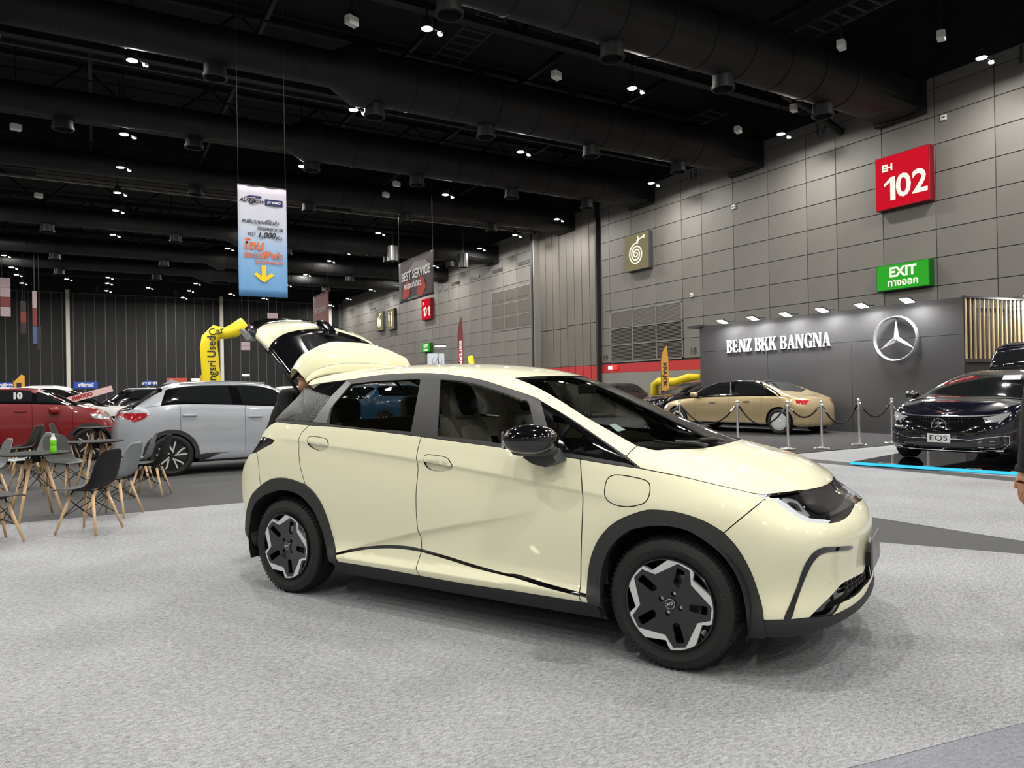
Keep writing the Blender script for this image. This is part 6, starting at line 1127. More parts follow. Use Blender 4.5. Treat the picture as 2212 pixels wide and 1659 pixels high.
# ------------------------------------------------------------------ inflatable tube figure and feather flags
YEL=mat('yellow_nylon',s2l(232,208,20),.5,bump=(9,.25,.02)); AMB=mat('amber_flag',s2l(222,165,60),.6)
def tubeman(pts,r,label,words=None):
    t=MB().tube(pts,r,16).build('inflatable_tube',YEL,None,smooth=True); tag(t,label,'inflatable tube'); 
    p=Vector(pts[0]); MB().lathe([(0,0),(.35,0),(.35,.35),(.2,.4),(0,.4)],16,c=(p.x,p.y,p.z-.4)).build('blower',DARK,t); return t
py0=(4.897, 38.0, 2.057);px1=(4.797, 38.0, 3.947);px2=(5.119, 38.0, 4.25);px3=(5.613, 38.0, 4.261);px4=(5.94, 38.0, 4.407);px5=(6.428, 38.0, 4.768)
tm=tubeman([(py0[0],37.2,.4),(py0[0]-.03,37.2,2),(px1[0]-.02,37.2,px1[2]-.4),(px1[0]+.02,37.2,px1[2]),(px2[0],37.2,px2[2]+.05),(px3[0]-.1,37.2,px3[2]-.02),(px4[0],37.2,px4[2]-.02),(px5[0],37.2,px5[2]+.0)],[.42,.42,.40,.38,.36,.28,.34,.32],'tall yellow inflatable tube bent to the right, with black lettering up its side')
text('Krungsri Used',.54,BK,tm,frame((py0[0]-.04,37.2-.43,2.62),(0,0,1),(-1,0,0)),extr=.004,bold=.006,wscale=.93)
text('Car',.46,BK,tm,frame((px2[0]-.05,37.2-.40,px2[2]+.05),(1,0,.25),(-.25,0,1)),extr=.004,bold=.006)
a=(23.3, 26.439, 1.649);b=(23.3, 23.464, 1.759)
tubeman([(23.3,a[1],.4),(23.3,a[1]-.05,a[2]*.85),(23.3,a[1]-.35,a[2]-.12),(23.3,(a[1]+b[1])/2,a[2]-.16),(23.3,b[1]+.6,b[2]-.08),(23.3,b[1],b[2]-.05)],[.19,.19,.2,.2,.19,.12],'yellow inflatable tube lying over the dark cars left of the display wall')
a=(22.0, 42.962, 3.492)
tubeman([(22,a[1],.4),(22,a[1],2.2),(22,a[1]+.05,2.6),(22,a[1]+.4,a[2])],[.2,.2,.2,.2],'short yellow inflatable tube far behind the roof of the cream car')
def feather(x,y,h,m,label,word=None,wm=BK,facing='x',w=.55):
    t=empty('feather_flag',(x,y,0),0,label,'flag')
    MB().lathe([(0,0),(.25,0),(.25,.04),(.03,.06),(.0,.06)],14).build('base',TRIM,t)
    pole=[(0,0,0.05),(0,0,h*.75)]+[(0,-(w*(1-math.cos(a))),h*.75+h*.25*math.sin(a)) for a in np.linspace(.1,1.3,6)]
    MB().tube(pole,.015,6).build('pole',SGREY,t)
    pts=[(0,h*.22),(0,h*.75)]+[(-(w*(1-math.cos(a))),h*.75+h*.25*math.sin(a)) for a in np.linspace(.15,1.35,8)]+[(-w*.95,h*.8),(-w*.98,h*.3),(-w*.5,h*.24)]
    MB().prism(pts,-.004,.004,'x').build('flag_cloth',m,t)
    if word:
        for i,ch in enumerate(word): text(ch,w*.62,wm,t,frame((-.01,-w*.5,h*(.72-.055*i*(3.1/h)*1.0)),(0,0,-1),(0,-1,0)),extr=.003,bold=.01)
a=(21.8, 24.269, 3.107); feather(21.8,a[1],3.12,AMB,'amber feather flag with dark lettering left of the black display wall','KRAJOK',w=.5)
a=(20.0, 41.158, 5.871); feather(20,a[1],5.9,mat('dark_red_flag',s2l(110,24,26),.6),'tall dark red feather flag with white lettering before the wall','BEST DRIVE',WH,w=.8)
def sflag(p,h,label):
    t=empty('feather_flag',(p[0],p[1],0),0,label,'flag'); MB().lathe([(0,0),(.25,0),(.25,.04),(0,.06)],12).build('base',TRIM,t); MB().tube([(0,0,.04),(0,0,h-.2)],.015,6).build('pole',SGREY,t)
    MB().prism([(0,h*.3),(0,h*.85),(.3,h),(.42,h*.97),(.42,h*.35)],-.004,.004,'y').build('flag_cloth',AMB,t); MB().box(.12,.3,-.006,.006,h*.72,h*.84).build('print_mark',BK,t)
sflag((-3.076, 38.0, 2.31),(-3.076, 38.0, 2.31)[2],'small amber flag behind the red car at the left'); sflag((4.499, 38.5, 2.552),(4.499, 38.5, 2.552)[2],'small amber flag just left of the tall yellow inflatable tube')
# far blue signs with Thai text and pylon sign
BLU=mat('blue_sign_print',s2l(30,75,185),.5)
for (a,b),s,lb in ((((-0.85, 40.0, 1.684),(0.126, 40.0, 1.981)),'ฟรีดาวน์','blue sign with white Thai words above the white car with the price strip'),(((2.095, 40.0, 1.775),(2.634, 40.0, 2.0)),'ดอกเบี้ย 0%','small blue sign partly hidden by the silver car roof'),(((-3.835, 40.0, 1.752),(-2.873, 40.0, 1.993)),'รถยนต์มือสองคุณภาพดี','long blue sign above the roof of the red car')):
    t=empty('price_sign',(a[0],40,0),0,lb,'sign'); w=b[0]-a[0]
    MB().rbox(0,w,-.02,.02,a[2],b[2],.005).build('sign_board',BLU,t); text(s,(b[2]-a[2])*.72,WH,t,frame((w/2,-.024,(a[2]+b[2])/2),(1,0,0),(0,0,1)),extr=.002,bold=.012,wscale=.9 if len(s)<12 else .62)
    MB().tube([(.08,0,0),(.08,0,a[2])],.02,6).tube([(w-.08,0,0),(w-.08,0,a[2])],.02,6).build('sign_leg',SGREY,t)
a=(18.333, 42.0, 2.866);b=(19.345, 42.0, 3.609)
t=empty('pylon_sign',(a[0],42,0),0,'white lit pylon sign with a star emblem far behind the cream car roof','sign')
MB().rbox(0,b[0]-a[0],-.2,.2,0,b[2],.02).build('pylon',emit('pylon_white',(.9,.95,1),.75),t)
V=MB(); c=((b[0]-a[0])/2,b[2]-.52)
V.lathe([(.36,-.22),(.36,-.19),(.31,-.19),(.31,-.22),(.36,-.22)],24,'y',c=(c[0],0,c[1]))
for k in range(3):
    q=PI/2+k*2*PI/3; V.prism([(c[0]+.34*math.cos(q),c[1]+.34*math.sin(q)),(c[0]+.06*math.cos(q+1.05),c[1]+.06*math.sin(q+1.05)),(c[0]+.06*math.cos(q-1.05),c[1]+.06*math.sin(q-1.05))],-.22,-.2,'y')
V.build('star_mark',mat('mark_grey',(.18,.2,.22),.4),t)
t=empty('floodlight',(a[0]+.55,41.4,b[2]+.45),0,'far bright floodlight glowing above the white pylon sign','floodlight'); MB().rbox(-.35,.35,-.2,.2,0,.1,.01).build('housing',TRIM,t); MB().box(-.30,.30,-.19,.19,-.02,-.005).build('led_panel',emit('far_flood',(1,1,1),60),t); MB().tube([(0,.1,.05),(-.0,.3,-.3),(0,.3,-b[2]-.45)],.02,6).build('arm',TRIM,t)
for q,lb in (((3.798, 34.0, 1.909),'bright far floodlight above the roof of the silver car'),((5.876, 34.0, 2.097),'pair of bright far floodlights above the silver car windscreen')):
    t=empty('floodlight',(q[0],34,q[2]),0,lb,'floodlight'); MB().rbox(-.2,.2,-.1,.1,0,.1,.01).build('housing',TRIM,t); MB().box(-.15,.15,-.11,-.1,.0,.08).build('led_panel',MATS['far_flood'],t); MB().tube([(0,.08,.05),(0,.08,-q[2])],.02,6).build('pole',TRIM,t)
# ================================================================== other cars, built from the same kind of surface
def carnet(sp):
    XR,XF,W,wb=sp['xr'],sp['xf'],sp['W'],sp['wb']
    DXS=[-2.11,-2.10,-2.05,-1.93,-1.74,-1.35,-.9,-.4,.1,.5,.9,1.25,1.58,1.82,2.0,2.09,2.13,2.145]
    XS=np.interp(DXS,[-2.11,-1.35,1.35,2.145],[XR,-wb/2,wb/2,XF]); WS=np.array([0,.34,.62,.79,.87,.885,.885,.885,.885,.885,.885,.885,.87,.845,.70,.47,.24,0])*W/1.77
    rows=[];zb=np.interp(XS,sp['bx'],sp['bz'])
    zN=sp['zN']; 
    def low(dw,fr,fx,rx):
        w=np.maximum(WS-dw*np.clip(WS/.5,0,1),0);w[0]=0;w[-1]=0;x=XS+fx*np.clip((XS-wb/2)/(XF-wb/2),0,1)+rx*np.clip((-wb/2-XS)/(-wb/2-XR),0,1)
        return np.stack([x,w,.2+(zb-.03-.2)*fr],-1)
    for a in [(.12,-.06,-.15,.12),(.05,.0,-.05,.04),(.015,.08,-.01,.01),(.01,.18,0,0),(.012,.3,0,0),(.006,.42,0,0),(.0,.56,0,0),(.0,.70,-.03,.01),(.006,.84,-.09,.04),(.03,.97,-.17,.08)]: rows.append(low(*a))
    k=W/1.77;xC,zC,xW,zR,xT,zT,xB,zB,zD=[sp[q] for q in('xC','zC','xW','zR','xT','zT','xB','zB','zD')]; wR=sp.get('wR',.60)*k; xm=(xW+xT)/2
    mid=wb/2
    def blend(zs,ws,nose,c):
        K={0:(XR+.16+nose*.3,0,zD+c*.02),2:(XR+.18+nose*.3,ws*.75,zD+c*.02),3:(max(XR+.25,xB-.15) if sp.get('sedan') else xB+.02,ws+.05*k,zB if not sp.get('sedan') else zD+.01)}
        return K
    belt={0:(XR+.12,0,zb[0]),2:(XR+.15,.56*k,zb[1]+.01),3:(XR+.25,.73*k,zb[3]+.01),4:(XS[4]+.04,.82*k,zb[4]+.01),5:(XS[5],.845*k,zb[5]+.01)}
    for i in range(6,12): belt[i]=(XS[i],.85*k if i<11 else .83*k,zb[i]+.01)
    belt.update({12:(XS[12]-.06,.79*k,zb[12]),13:(XS[13]-.07,.73*k,zb[13]),14:(XS[14]-.12,.58*k,zN),15:(XS[15]-.15,.38*k,zN),16:(XF-.18,.2*k,zN),17:(XF-.17,0,zN)})
    sd=sp.get('sedan',False)
    rail={0:(XR+.25 if sd else xB,0,zD),2:(XR+.3 if sd else xB+.02,.45*k,zD),3:(XR+.4 if sd else xB+.06,.58*k,zD+(.01 if sd else 0)),4:(xB+(xT-xB)*.15 if sd else (xB*.45+xT*.55),(.66 if sd else .61)*k,zB+(zT-zB)*.15-.02 if sd else zB*.4+zT*.6-.04),5:(xT-.0,wR,zT-.05),6:(xT*.6+xm*.4,wR,zT*.4+zR*.6-.055),7:(xm,wR,zR-.06),8:(xW-.25,wR+.01,zR-.085),
          9:(xW+(xC-xW)*.15,wR+.03,zR-.13-(zR-zC)*.1),10:(xW+(xC-xW)*.55,.70*k,zR-(zR-zC)*.62-.04),11:(xC-.12,.77*k,zC-.055)}
    cent={0:(XR+.25 if sd else xB,0,zD+.02),3:(XR+.45 if sd else xB+.06,0,zD+.03),4:(xB,0,zB) if sd else (xB*.45+xT*.55,0,zB*.4+zT*.6),5:(xT,0,zT+.02),6:(xT*.6+xm*.4,0,zT*.4+zR*.6+.01),7:(xm,0,zR+.01),8:(xW-.1,0,zR-.02),9:(xW+(xC-xW)*.22,0,zR-.03-(zR-zC)*.2),10:(xW+(xC-xW)*.62,0,zR-(zR-zC)*.62),11:(xC,0,zC)}
    xh=np.linspace(xC+.12,XF-.30,6);zh=zN+.05+(zC-.02-zN-.05)*(1-np.linspace(0,1,6)**2.0)
    for i in range(6):
        cent[12+i]=(xh[i],0,zh[i]); rail[12+i]=(min(xh[i]+.02,XF-.24),[.73,.64,.50,.33,.17,0][i]*k,zh[i]-.045)
    b=rowfill(belt);r=rowfill(rail);c=rowfill(cent)
    rows.append(b); m=(b+r)/2; m[:,1]+=.015*np.clip(m[:,1]/.5,0,1); rows.append(m); rows.append(r)
    for t,cz in ((.14,.42),(.38,.76),(.68,.95)):
        q=r+(c-r)*t; q[:,1]=r[:,1]*(1-t); q[:,2]=r[:,2]+(c[:,2]-r[:,2])*cz; rows.append(q)
    rows.append(c)
    return np.array(rows).transpose(1,0,2)
FARG=mat('dark_car_glass',(.010,.011,.012),.03,coat=1); TAILR=mat('red_tail_lamp',(.35,.01,.015),.12,coat=1); HLAMP=mat('headlamp_glass',(.55,.57,.60),.08,metal=.6)
def gencar(label,sp,loc,rz,paint,parts=(),ra=.40,rim='five',R=.345,wind=None,roofm=None,shuts=(-1.15,-.15,.95),clad=None,hatch_cut=None,group=None):
    S=Surf(carnet(sp)); c=empty('car',(loc[0],loc[1],loc[2] if len(loc)>2 else 0),rz,label,'car',group)
    wb=sp['wb'];P=lambda *a,**k: panel(*a,du=.2,dv=.5,**k)
    def arcpts(x0,r,a0,a1,n=14): return [(x0+r*math.cos(a),max(.21,R+r*math.sin(a))) for a in np.linspace(a0,a1,n)]
    zlo=.27
    aL=math.asin(max(-1,(zlo-R)/ra))
    rear=xz2uv(S,arcpts(-wb/2,ra,PI-aL,aL),.2,10); front=xz2uv(S,arcpts(wb/2,ra,PI-aL,aL),.2,10)
    vb=9.85; vl=lambda q:q
    def col(x,z0=None):  # seam at constant x
        zs=np.linspace(zlo,.1+np.interp(x,sp['bx'],sp['bz'])-.02,7); return xz2uv(S,[(x,z) for z in zs],.5,vb)
    cR,cB,cF=col(shuts[0]) if shuts[0]>-wb/2+ra+.02 else None,col(shuts[1]),col(shuts[2])
    # rear door starts on the arch when the seam meets it
    def archcut(arc,x):
        X=S(arc[:,0],arc[:,1])[:,0]; return arc[X>=x],arc[X<=x]
    q=np.array
    top=lambda a,b: q([[a+(b-a)*t,vb] for t in (0,.25,.5,.75,1)])
    if cR is None:
        cs=xz2uv(S,[(shuts[0],z) for z in np.linspace(R+math.sqrt(max(ra**2-(shuts[0]+wb/2)**2,0)),np.interp(shuts[0],sp['bx'],sp['bz'])-.0,5)],.5,vb); cs[-1,1]=vb
        hi_,lo_=archcut(rear,shuts[0])
        quarter=np.concatenate([q([[0,1.0],[rear[0,0]-.6,1.0]]),rear[:1]-[.0,0],lo_,cs,top(cs[-1,0],0)]); rd=np.concatenate([hi_,[[rear[-1,0],1.3]] if False else hi_[-1:],q([cB[0]]),cB,top(cB[-1,0],cs[-1,0]),cs[::-1]])
    else:
        cR[-1,1]=vb
        quarter=np.concatenate([q([[0,1.0],[rear[0,0]-.6,1.0]]),rear,cR,top(cR[-1,0],0)]); rd=np.concatenate([cR[:1],cB,top(cB[-1,0],cR[-1,0]),cR[::-1]])
    cB[-1,1]=vb;cF[-1,1]=vb
    fd=np.concatenate([cB[:1],cF,top(cF[-1,0],cB[-1,0]),cB[::-1]])
    ff=np.concatenate([cF[:1],front,q([[front[-1,0]+.6,1.0],[17,1.0]]),q([[17,vb]]),top(17,cF[-1,0]),cF[::-1]])
    P('rear_body',S,quarter,paint,c,both=True); P('front_body',S,ff,paint,c,both=True)
    for s in (1,-1): P('rear_door',S,rd,paint,c,side=s); P('front_door',S,fd,paint,c,side=s)
    uC=sp.get('uC',11.1);uW=sp.get('uW',8.7)
    P('bonnet',S,q([[uC-.1,vb],[uC+.05,12.6],[uC+.5,16],[17,16],[17,vb]]),paint,c,both=True)
    P('windscreen',S,q([[uW,13.3],[uC-.15,12.6],[uC+.45,16],[uW+.15,16]]),FARG,c,both=True,off=.001)
    if sp.get('sedan'):
        P('roof',S,q([[5.0,12],[uC-.15,12.02],[uC-.15,12.55],[uW,13.25],[uW+.1,16],[5.0,16]]),roofm or paint,c,both=True)
        P('rear_window',S,q([[4.0,13.2],[4.95,13.2],[4.95,16],[3.75,16]]),FARG,c,both=True); P('boot_lid',S,q([[0,vb],[3.9,vb],[4.95,vb],[5,12],[5,13.1],[4,13.1],[3.7,16],[0,16]]),paint,c,both=True)
    else:
        P('roof',S,q([[4.4,12],[uC-.15,12.02],[uC-.15,12.55],[uW,13.25],[uW+.1,16],[4.4,16]]),roofm or paint,c,both=True)
        [P('rear_pillar',S,q([[3.2,vb],[4.6,vb],[4.6,12],[4.3,12.1],[3.2,12.5]]),paint,c,side=s) for s in (1,-1)]
        if not hatch_cut: P('rear_window',S,q([[0,10.2],[3.1,10.2],[3.2,12.8],[4.3,13],[4.3,16],[0,16]]),FARG,c,both=True)
    for s in (1,-1):
        P('window_frame',S,q([[4.6,vb],[uC-.1,vb],[uC-.15,12.0],[9.5,12],[7,12],[5,12],[4.6,12]]),BLACKGLOSS if wind!='body' else paint,c,side=s)
        if wind and wind!='body':
            for poly in wind:
                P('side_glass',S,xz2uv(S,poly,9.5,12.6),FARG,c,side=s,off=.003,flange=0)
        m_=SE('door_mirror',sp.get('mirror',paint),c,(sp['xC']-.42,-s*(sp['W']/2+.07),1.06 if not sp.get('mz') else sp['mz']),(.10,.11,.075),.7,.7)
        MB().box(sp['xC']-.42-.03,sp['xC']-.42+.03,-s*(sp['W']/2-.08),-s*(sp['W']/2+.02),1.0,1.03).build('mirror_arm',TRIM,m_)
        for x,z in sp.get('handles',()):
            V,F=superell((x,-s*float(np.abs(S(*xz2uv(S,[(x,z)],5,10)[0])[1])+.012),z),(.115,.018,.022),.6,.5); MB().add(V,F).build('door_handle',sp.get('handlem',paint),c,smooth=True)
        if clad:
            for x0 in (-wb/2,wb/2):
                o=xz2uv(S,arcpts(x0,ra+.02,PI-aL,aL),.2,10);i_=xz2uv(S,arcpts(x0,ra-.05,PI-aL,aL),.2,10)
                P('wheel_arch',S,np.concatenate([o,i_[::-1]]),clad,c,side=s,off=.012,flange=.05,gap=0)
            a,b=-wb/2+ra,wb/2-ra
            P('sill_skirt',S,xz2uv(S,[(a,.22),(b,.22),(b,.30),((a+b)/2,.33),(a+.2,.36),(a,.34)],.2,9),clad,c,side=s,off=.008)
    for poly,m,name,sides in parts:
        pu=q(poly[1]) if poly[0]=='uv' else xz2uv(S,poly[1],.5,12)
        if sides=='both': P(name,S,pu,m,c,both=True,off=.010)
        else:
            for s in (1,-1): P(name,S,pu,m,c,side=s,off=.010)
    MB().box(sp['xr']+.25,sp['xf']-.25,-.6,.6,.18,.5).build('underbody',DARK,c)
    for x in (-wb/2,wb/2):
        for s in (1,-1):
            make_wheel(c,x,s,R=R,rim=R*.70,wd=.21,ycen=sp['W']/2-.115,style=rim,rot=.3); liner(c,x,s,R=ra-.01,y0=.55,y1=sp['W']/2-.02,zc=R)
    return c,S
SILV=mat('silver_paint',s2l(172,177,186),.28,coat=1,metal=.25); REDP=mat('red_paint',s2l(122,8,15),.28,coat=1); GOLD=mat('gold_paint',s2l(178,160,122),.25,coat=1,metal=.45); NAVY=mat('black_blue_paint',(.004,.005,.012),.12,coat=1); WHP=mat('white_paint',(.62,.62,.62),.3,coat=1); GREYP=mat('dark_grey_paint',(.045,.047,.05),.25,coat=1,metal=.3); BLKP=mat('black_paint',(.006,.006,.007),.15,coat=1); TEAL=mat('teal_paint',s2l(20,80,110),.3,coat=1)
suv=dict(xr=-2.22,xf=2.25,W=1.87,wb=2.72,bx=[-2.3,-1.6,-1.2,-.3,1.0,1.5,2.3],bz=[1.08,1.17,1.19,1.14,1.06,.99,.86],zN=.88,xC=1.15,zC=1.07,xW=.30,zR=1.585,xT=-1.3,zT=1.55,xB=-1.93,zB=1.2,zD=1.15,handles=[(-1.08,1.0),(-.03,.945)])
c,S_=gencar('silver-white crossover with a red tail lamp parked behind the dining chairs',suv,(2.45,14.03),0,SILV,
    parts=[(('xz',[(-2.10,1.08),(-1.66,1.055),(-1.76,.96),(-1.90,.91),(-2.06,1.0)]),TAILR,'tail_lamp',''),(('uv',[[0,8.6],[2.6,8.6],[2.6,9.2],[0,9.2]]),TAILR,'light_bar','both'),(('uv',[[0,1.1],[3.3,1.1],[3.0,3.0],[0,3.4]]),CLAD,'rear_skirt','both'),
           (('uv',[[0,9.9],[3.05,9.9],[3.1,10.8],[0,10.8]]),BLACKGLOSS,'window_surround','both'),(('xz',[(-.86,.245),(-.64,.33),(-.42,.355),(.85,.335),(.9,.25)]),SILV,'sill_strip','')],ra=.41,wind=[[(-1.42,1.255),(-1.22,1.44),(-1.10,1.475),(-.44,1.495),(-.40,1.16),(-1.23,1.215)],[(-.30,1.495),(.1,1.47),(.36,1.40),(.85,1.16),(.80,1.11),(-.22,1.145)]],shuts=(-1.22,-.2,.86),clad=CLAD)
MB().prism([(-1.42,1.53),(-1.28,1.62),(-1.15,1.575)],-.03,.03,'y').build('roof_fin',SILV,c); MB().rbox(-1.98,-1.55,-.55,.55,1.44,1.47,.01).build('rear_spoiler',SILV,c)
for s in (1,-1): MB().tube([(-1.2,-s*.60,1.53),(-.5,-s*.62,1.565),(.2,-s*.60,1.53)],.012,6).build('roof_rail',STEEL,c)
red=dict(xr=-2.2,xf=1.80,W=1.83,wb=2.60,bx=[-2.3,-1.2,-.2,1.0,1.3,2.3],bz=[1.2,1.24,1.22,1.17,1.1,.96],zN=.98,xC=1.1,zC=1.17,xW=.45,zR=1.56,xT=-1.1,zT=1.54,xB=-1.9,zB=1.25,zD=1.2,handles=[(-.95,1.08),(.1,1.06)])
c,_=gencar('deep red crossover behind the chairs at the left edge',red,(-1.4,18.3),0,REDP,parts=[(('xz',[(1.30,.98),(1.66,.93),(1.62,.84),(1.36,.88)]),HLAMP,'headlamp',''),(('uv',[[15,4],[17,4],[17,8],[15.2,7.5]]),BLACKGLOSS,'grille','both')],ra=.42,wind=[[(-1.3,1.25),(-1.1,1.45),(.28,1.49),(.30,1.25)],[(.36,1.485),(.65,1.43),(.98,1.2),(.9,1.19),(.38,1.23)]],shuts=(-1.0,.3,1.0),clad=CLAD)
text('10',.17,WH,c,frame((.05,-.83,1.37),(1,0,0),(0,0,1)),bold=.01,name='price_sticker')
gold=dict(xr=-2.42,xf=2.62,W=1.92,wb=3.40,bx=[-2.45,-1.7,-.3,1.2,1.9,2.7],bz=[.93,1.0,.985,.96,.90,.74],zN=.76,xC=1.42,zC=1.0,xW=.62,zR=1.49,xT=-.95,zT=1.44,xB=-1.70,zB=1.13,zD=.98,sedan=True,handles=[(-.72,.86),(.42,.83)],handlem=CHROME,uC=11.3,wR=.60)
GX,GY=16.30,14.62
c,_=gencar('champagne gold sedan parked behind the rope stands',gold,(GX,GY,.0075),PI/2+.12,GOLD,parts=[(('xz',[(-2.30,.90),(-2.12,.91),(-2.16,.80),(-2.31,.78)]),TAILR,'tail_lamp',''),(('xz',[(2.0,.80),(2.4,.70),(2.45,.62),(2.1,.66)]),HLAMP,'headlamp',''),(('xz',[(-1.2,.32),(1.2,.30),(1.2,.275),(-1.2,.29)]),CHROME,'sill_strip',''),
   (('uv',[[16,3],[17,3],[17,8.6],[16,8.6]]),CHROME,'grille','both')],ra=.39,R=.345,rim='disc',wind=[[(-1.32,1.04),(-1.12,1.28),(-.85,1.38),(-.25,1.395),(-.22,1.03)],[(-.12,1.395),(.35,1.375),(.72,1.27),(1.15,1.05),(1.1,1.02),(-.10,1.03)]],shuts=(-1.18,-.15,1.05),roofm=BLACKGLOSS)
for s in (1,-1): MB().tube([(-1.36,-s*.86,1.02),(-1.12,-s*.74,1.30),(-.8,-s*.68,1.405),(-.2,-s*.675,1.43),(.35,-s*.69,1.40),(.8,-s*.74,1.27),(1.2,-s*.84,1.04)],.012,6).build('chrome_window_trim',CHROME,c)
MB().box(-.18,-.14,.70,.86,1.0,1.4).build('centre_pillar',CHROME,c)
eqs=dict(xr=-2.65,xf=2.50,W=1.93,wb=3.21,bx=[-2.7,-1.6,-.3,1.2,1.7,2.6],bz=[1.06,1.06,1.04,1.0,.96,.78],zN=.80,xC=1.50,zC=1.03,xW=.35,zR=1.50,xT=-1.2,zT=1.43,xB=-2.1,zB=1.15,zD=1.1,uC=11.35,wR=.60,mirror=BLKP,mz=1.06)
EX,EY=13.90,6.62
c,Se=gencar('glossy black-blue liftback seen from the front on the lit platform',eqs,(EX,EY),PI+.10,NAVY,ra=.40,R=.36,rim='multi',hatch_cut=True,
   parts=[(('uv',[[13.9,6.0],[15,5.2],[17,5.2],[17,8.7],[15.5,8.6],[14.6,8.2]]),BLACKGLOSS,'grille_panel','both'),(('uv',[[13.1,9.0],[13.8,8.9],[14.8,8.5],[14.6,7.4],[13.8,7.6]]),HLAMP,'headlamp',''),
          (('uv',[[14.4,1.6],[17,1.6],[17,4.4],[15.4,4.2]]),BLACKGLOSS,'lower_intake','both'),(('uv',[[13.4,2.2],[14.6,2.2],[14.9,4.6],[13.6,4.9]]),BLACKGLOSS,'side_intake','')],
   wind=[[(-1.35,1.1),(-1.1,1.33),(-.3,1.42),(-.25,1.08)],[(-.15,1.42),(.3,1.40),(.8,1.25),(1.25,1.04),(-.12,1.07)]],shuts=(-1.2,-.15,1.05))
for e in [0.35]: c.location.z=0
c.location=(EX,EY,.053)
def strip(Sx,pts,r,name,m,parent,off=.008):
    for s in (1,-1):
        out=[]
        for u,v in pts:
            p=Sx(np.array(float(u)),np.array(float(v)));_,_,n=Sx.frame(np.array(float(u)),np.array(float(v)));p=p+n*off;p[1]*=s;out.append(p)
        MB().tube(out,r,6).build(name,m,parent)
strip(Se,[(13.2,9.0),(14,8.95),(15,8.95),(16,8.95),(17,8.95)],.010,'light_strip',CHROME,c)
strip(Se,[(13.3,4.9),(13.9,5.0),(14.7,4.7),(15.3,4.3),(15.8,4.45),(17,4.5)],.009,'chrome_blade',CHROME,c); strip(Se,[(13.3,4.9),(13.3,3.4),(13.7,2.1),(14.6,1.9)],.009,'chrome_blade',CHROME,c)
strip(Se,[(13.6,1.75),(15,1.6),(16,1.6),(17,1.6)],.010,'chrome_lip',CHROME,c)
for k in range(3): strip(Se,[(13.5,2.6+k*.75),(14.2,2.6+k*.72),(14.9,2.7+k*.6)],.006,'intake_blade',CHROME,c)
fp=Se(np.array(16.999),np.array(7.1)); fx=fp[0]+.02
V=MB(); V.lathe([(.115,0),(.112,.014),(.100,.014),(.098,0)],30,'x',c=(fx-.005,0,fp[2]))
for k in range(3):
    q=PI/2+k*2*PI/3; V.prism([(.108*math.cos(q),fp[2]+.108*math.sin(q)),(.018*math.cos(q+1.05),fp[2]+.018*math.sin(q+1.05)),(.018*math.cos(q-1.05),fp[2]+.018*math.sin(q-1.05))],fx,fx+.01,'x')
V.build('star_badge',CHROME,c)
st_=MB()
for i in range(-13,14):
    for j in range(6):
        if abs(i)>1 or abs(j-3)>1:
            y=i*.043; zz=fp[2]-.10+j*.042; 
            xx=fx-.012-.10*(abs(y)/.6)**2*1.6-.02*j*.3; st_.box(xx-.006,xx+.004,y-.004,y+.004,zz-.004,zz+.004)
o=st_.build('grille_stars',CHROME,c); o['kind']='stuff'
pz=.455-.05
MB().rbox(fx-.03,fx+.03,-.17,.17,pz-.065,pz+.075,.006).build('number_plate',mat('plate_white',(.62,.62,.62),.35),c); MB().rbox(fx-.06,fx+.01,-.26,.26,pz-.055,pz+.065,.01).build('plate_holder',SGREY,c)
text('EQS',.115,BK,c,frame((fx+.032,0,pz+.005),(0,1,0),(0,0,1)),extr=.001,wscale=1.35,bold=.001,name='plate_text')
MB().box(-.0,.004,-.13,.13,-.06,.06).build('windscreen_note',mat('pale_note',(.62,.72,.70),.6),c,loc=(.78,.42,1.34),rot=(0,-.9,0))
hm=c
def hrow(w,x,z,cr=.03): return [(0,x,z+cr),(w*.5,x,z+cr*.8),(w*.85,x+.02,z+cr*.35),(w,x+.05,z-.02)]
e1=hrow(.68,-1.28,1.47);e2=hrow(.66,-1.55,1.80);e3=hrow(.64,-1.66,1.95);e4=hrow(.60,-1.80,2.02,.02)
tg2=hp('tailgate',[e1,e2],FARG,c,.03); hp('tailgate_panel',[e2,e3,e4],NAVY,tg2,.03)
V=[(w*s,x,z) for (w,x,z) in [(.70,-1.25,1.44),(.70,-1.55,1.80),(.67,-1.72,1.98)] for s in (1,-1)]
for s in (1,-1): MB().tube([(-1.25,s*.66,1.45),(-1.5,s*.68,1.76),(-1.66,s*.65,1.92)],.025,8).build('tailgate_edge',NAVY,tg2)
est=dict(suv);est.update(xr=-2.45,xf=2.3,zR=1.50,zT=1.47,xT=-1.6,xB=-2.25,bz=[1.0,1.05,1.05,1.02,.96,.92,.8],zN=.8,zC=.98,zB=1.12,zD=1.05,handles=[(-1,.9),(.1,.88)],wR=.60)
c,_=gencar('dark grey estate car left of the yellow tube, behind the gold sedan',est,(19.9,25.95),0.0,GREYP,parts=[(('xz',[(-2.38,.98),(-2.0,1.0),(-2.1,.86),(-2.4,.84)]),TAILR,'tail_lamp','')],ra=.4,wind=[[(-1.9,1.08),(-1.7,1.33),(-.5,1.40),(-.45,1.07)],[(-.3,1.40),(.3,1.37),(.9,1.08),(-.28,1.06)]])
c.rotation_euler.z=PI; c.location=(19.6,25.9,0)
c,_=gencar('black estate car half hidden by the left end of the black display wall',est,(21.6,22.2),PI*.94,BLKP,ra=.4,wind=[[(-1.9,1.08),(-1.7,1.33),(-.5,1.40),(-.45,1.07)],[(-.3,1.40),(.3,1.37),(.9,1.08),(-.28,1.06)]])
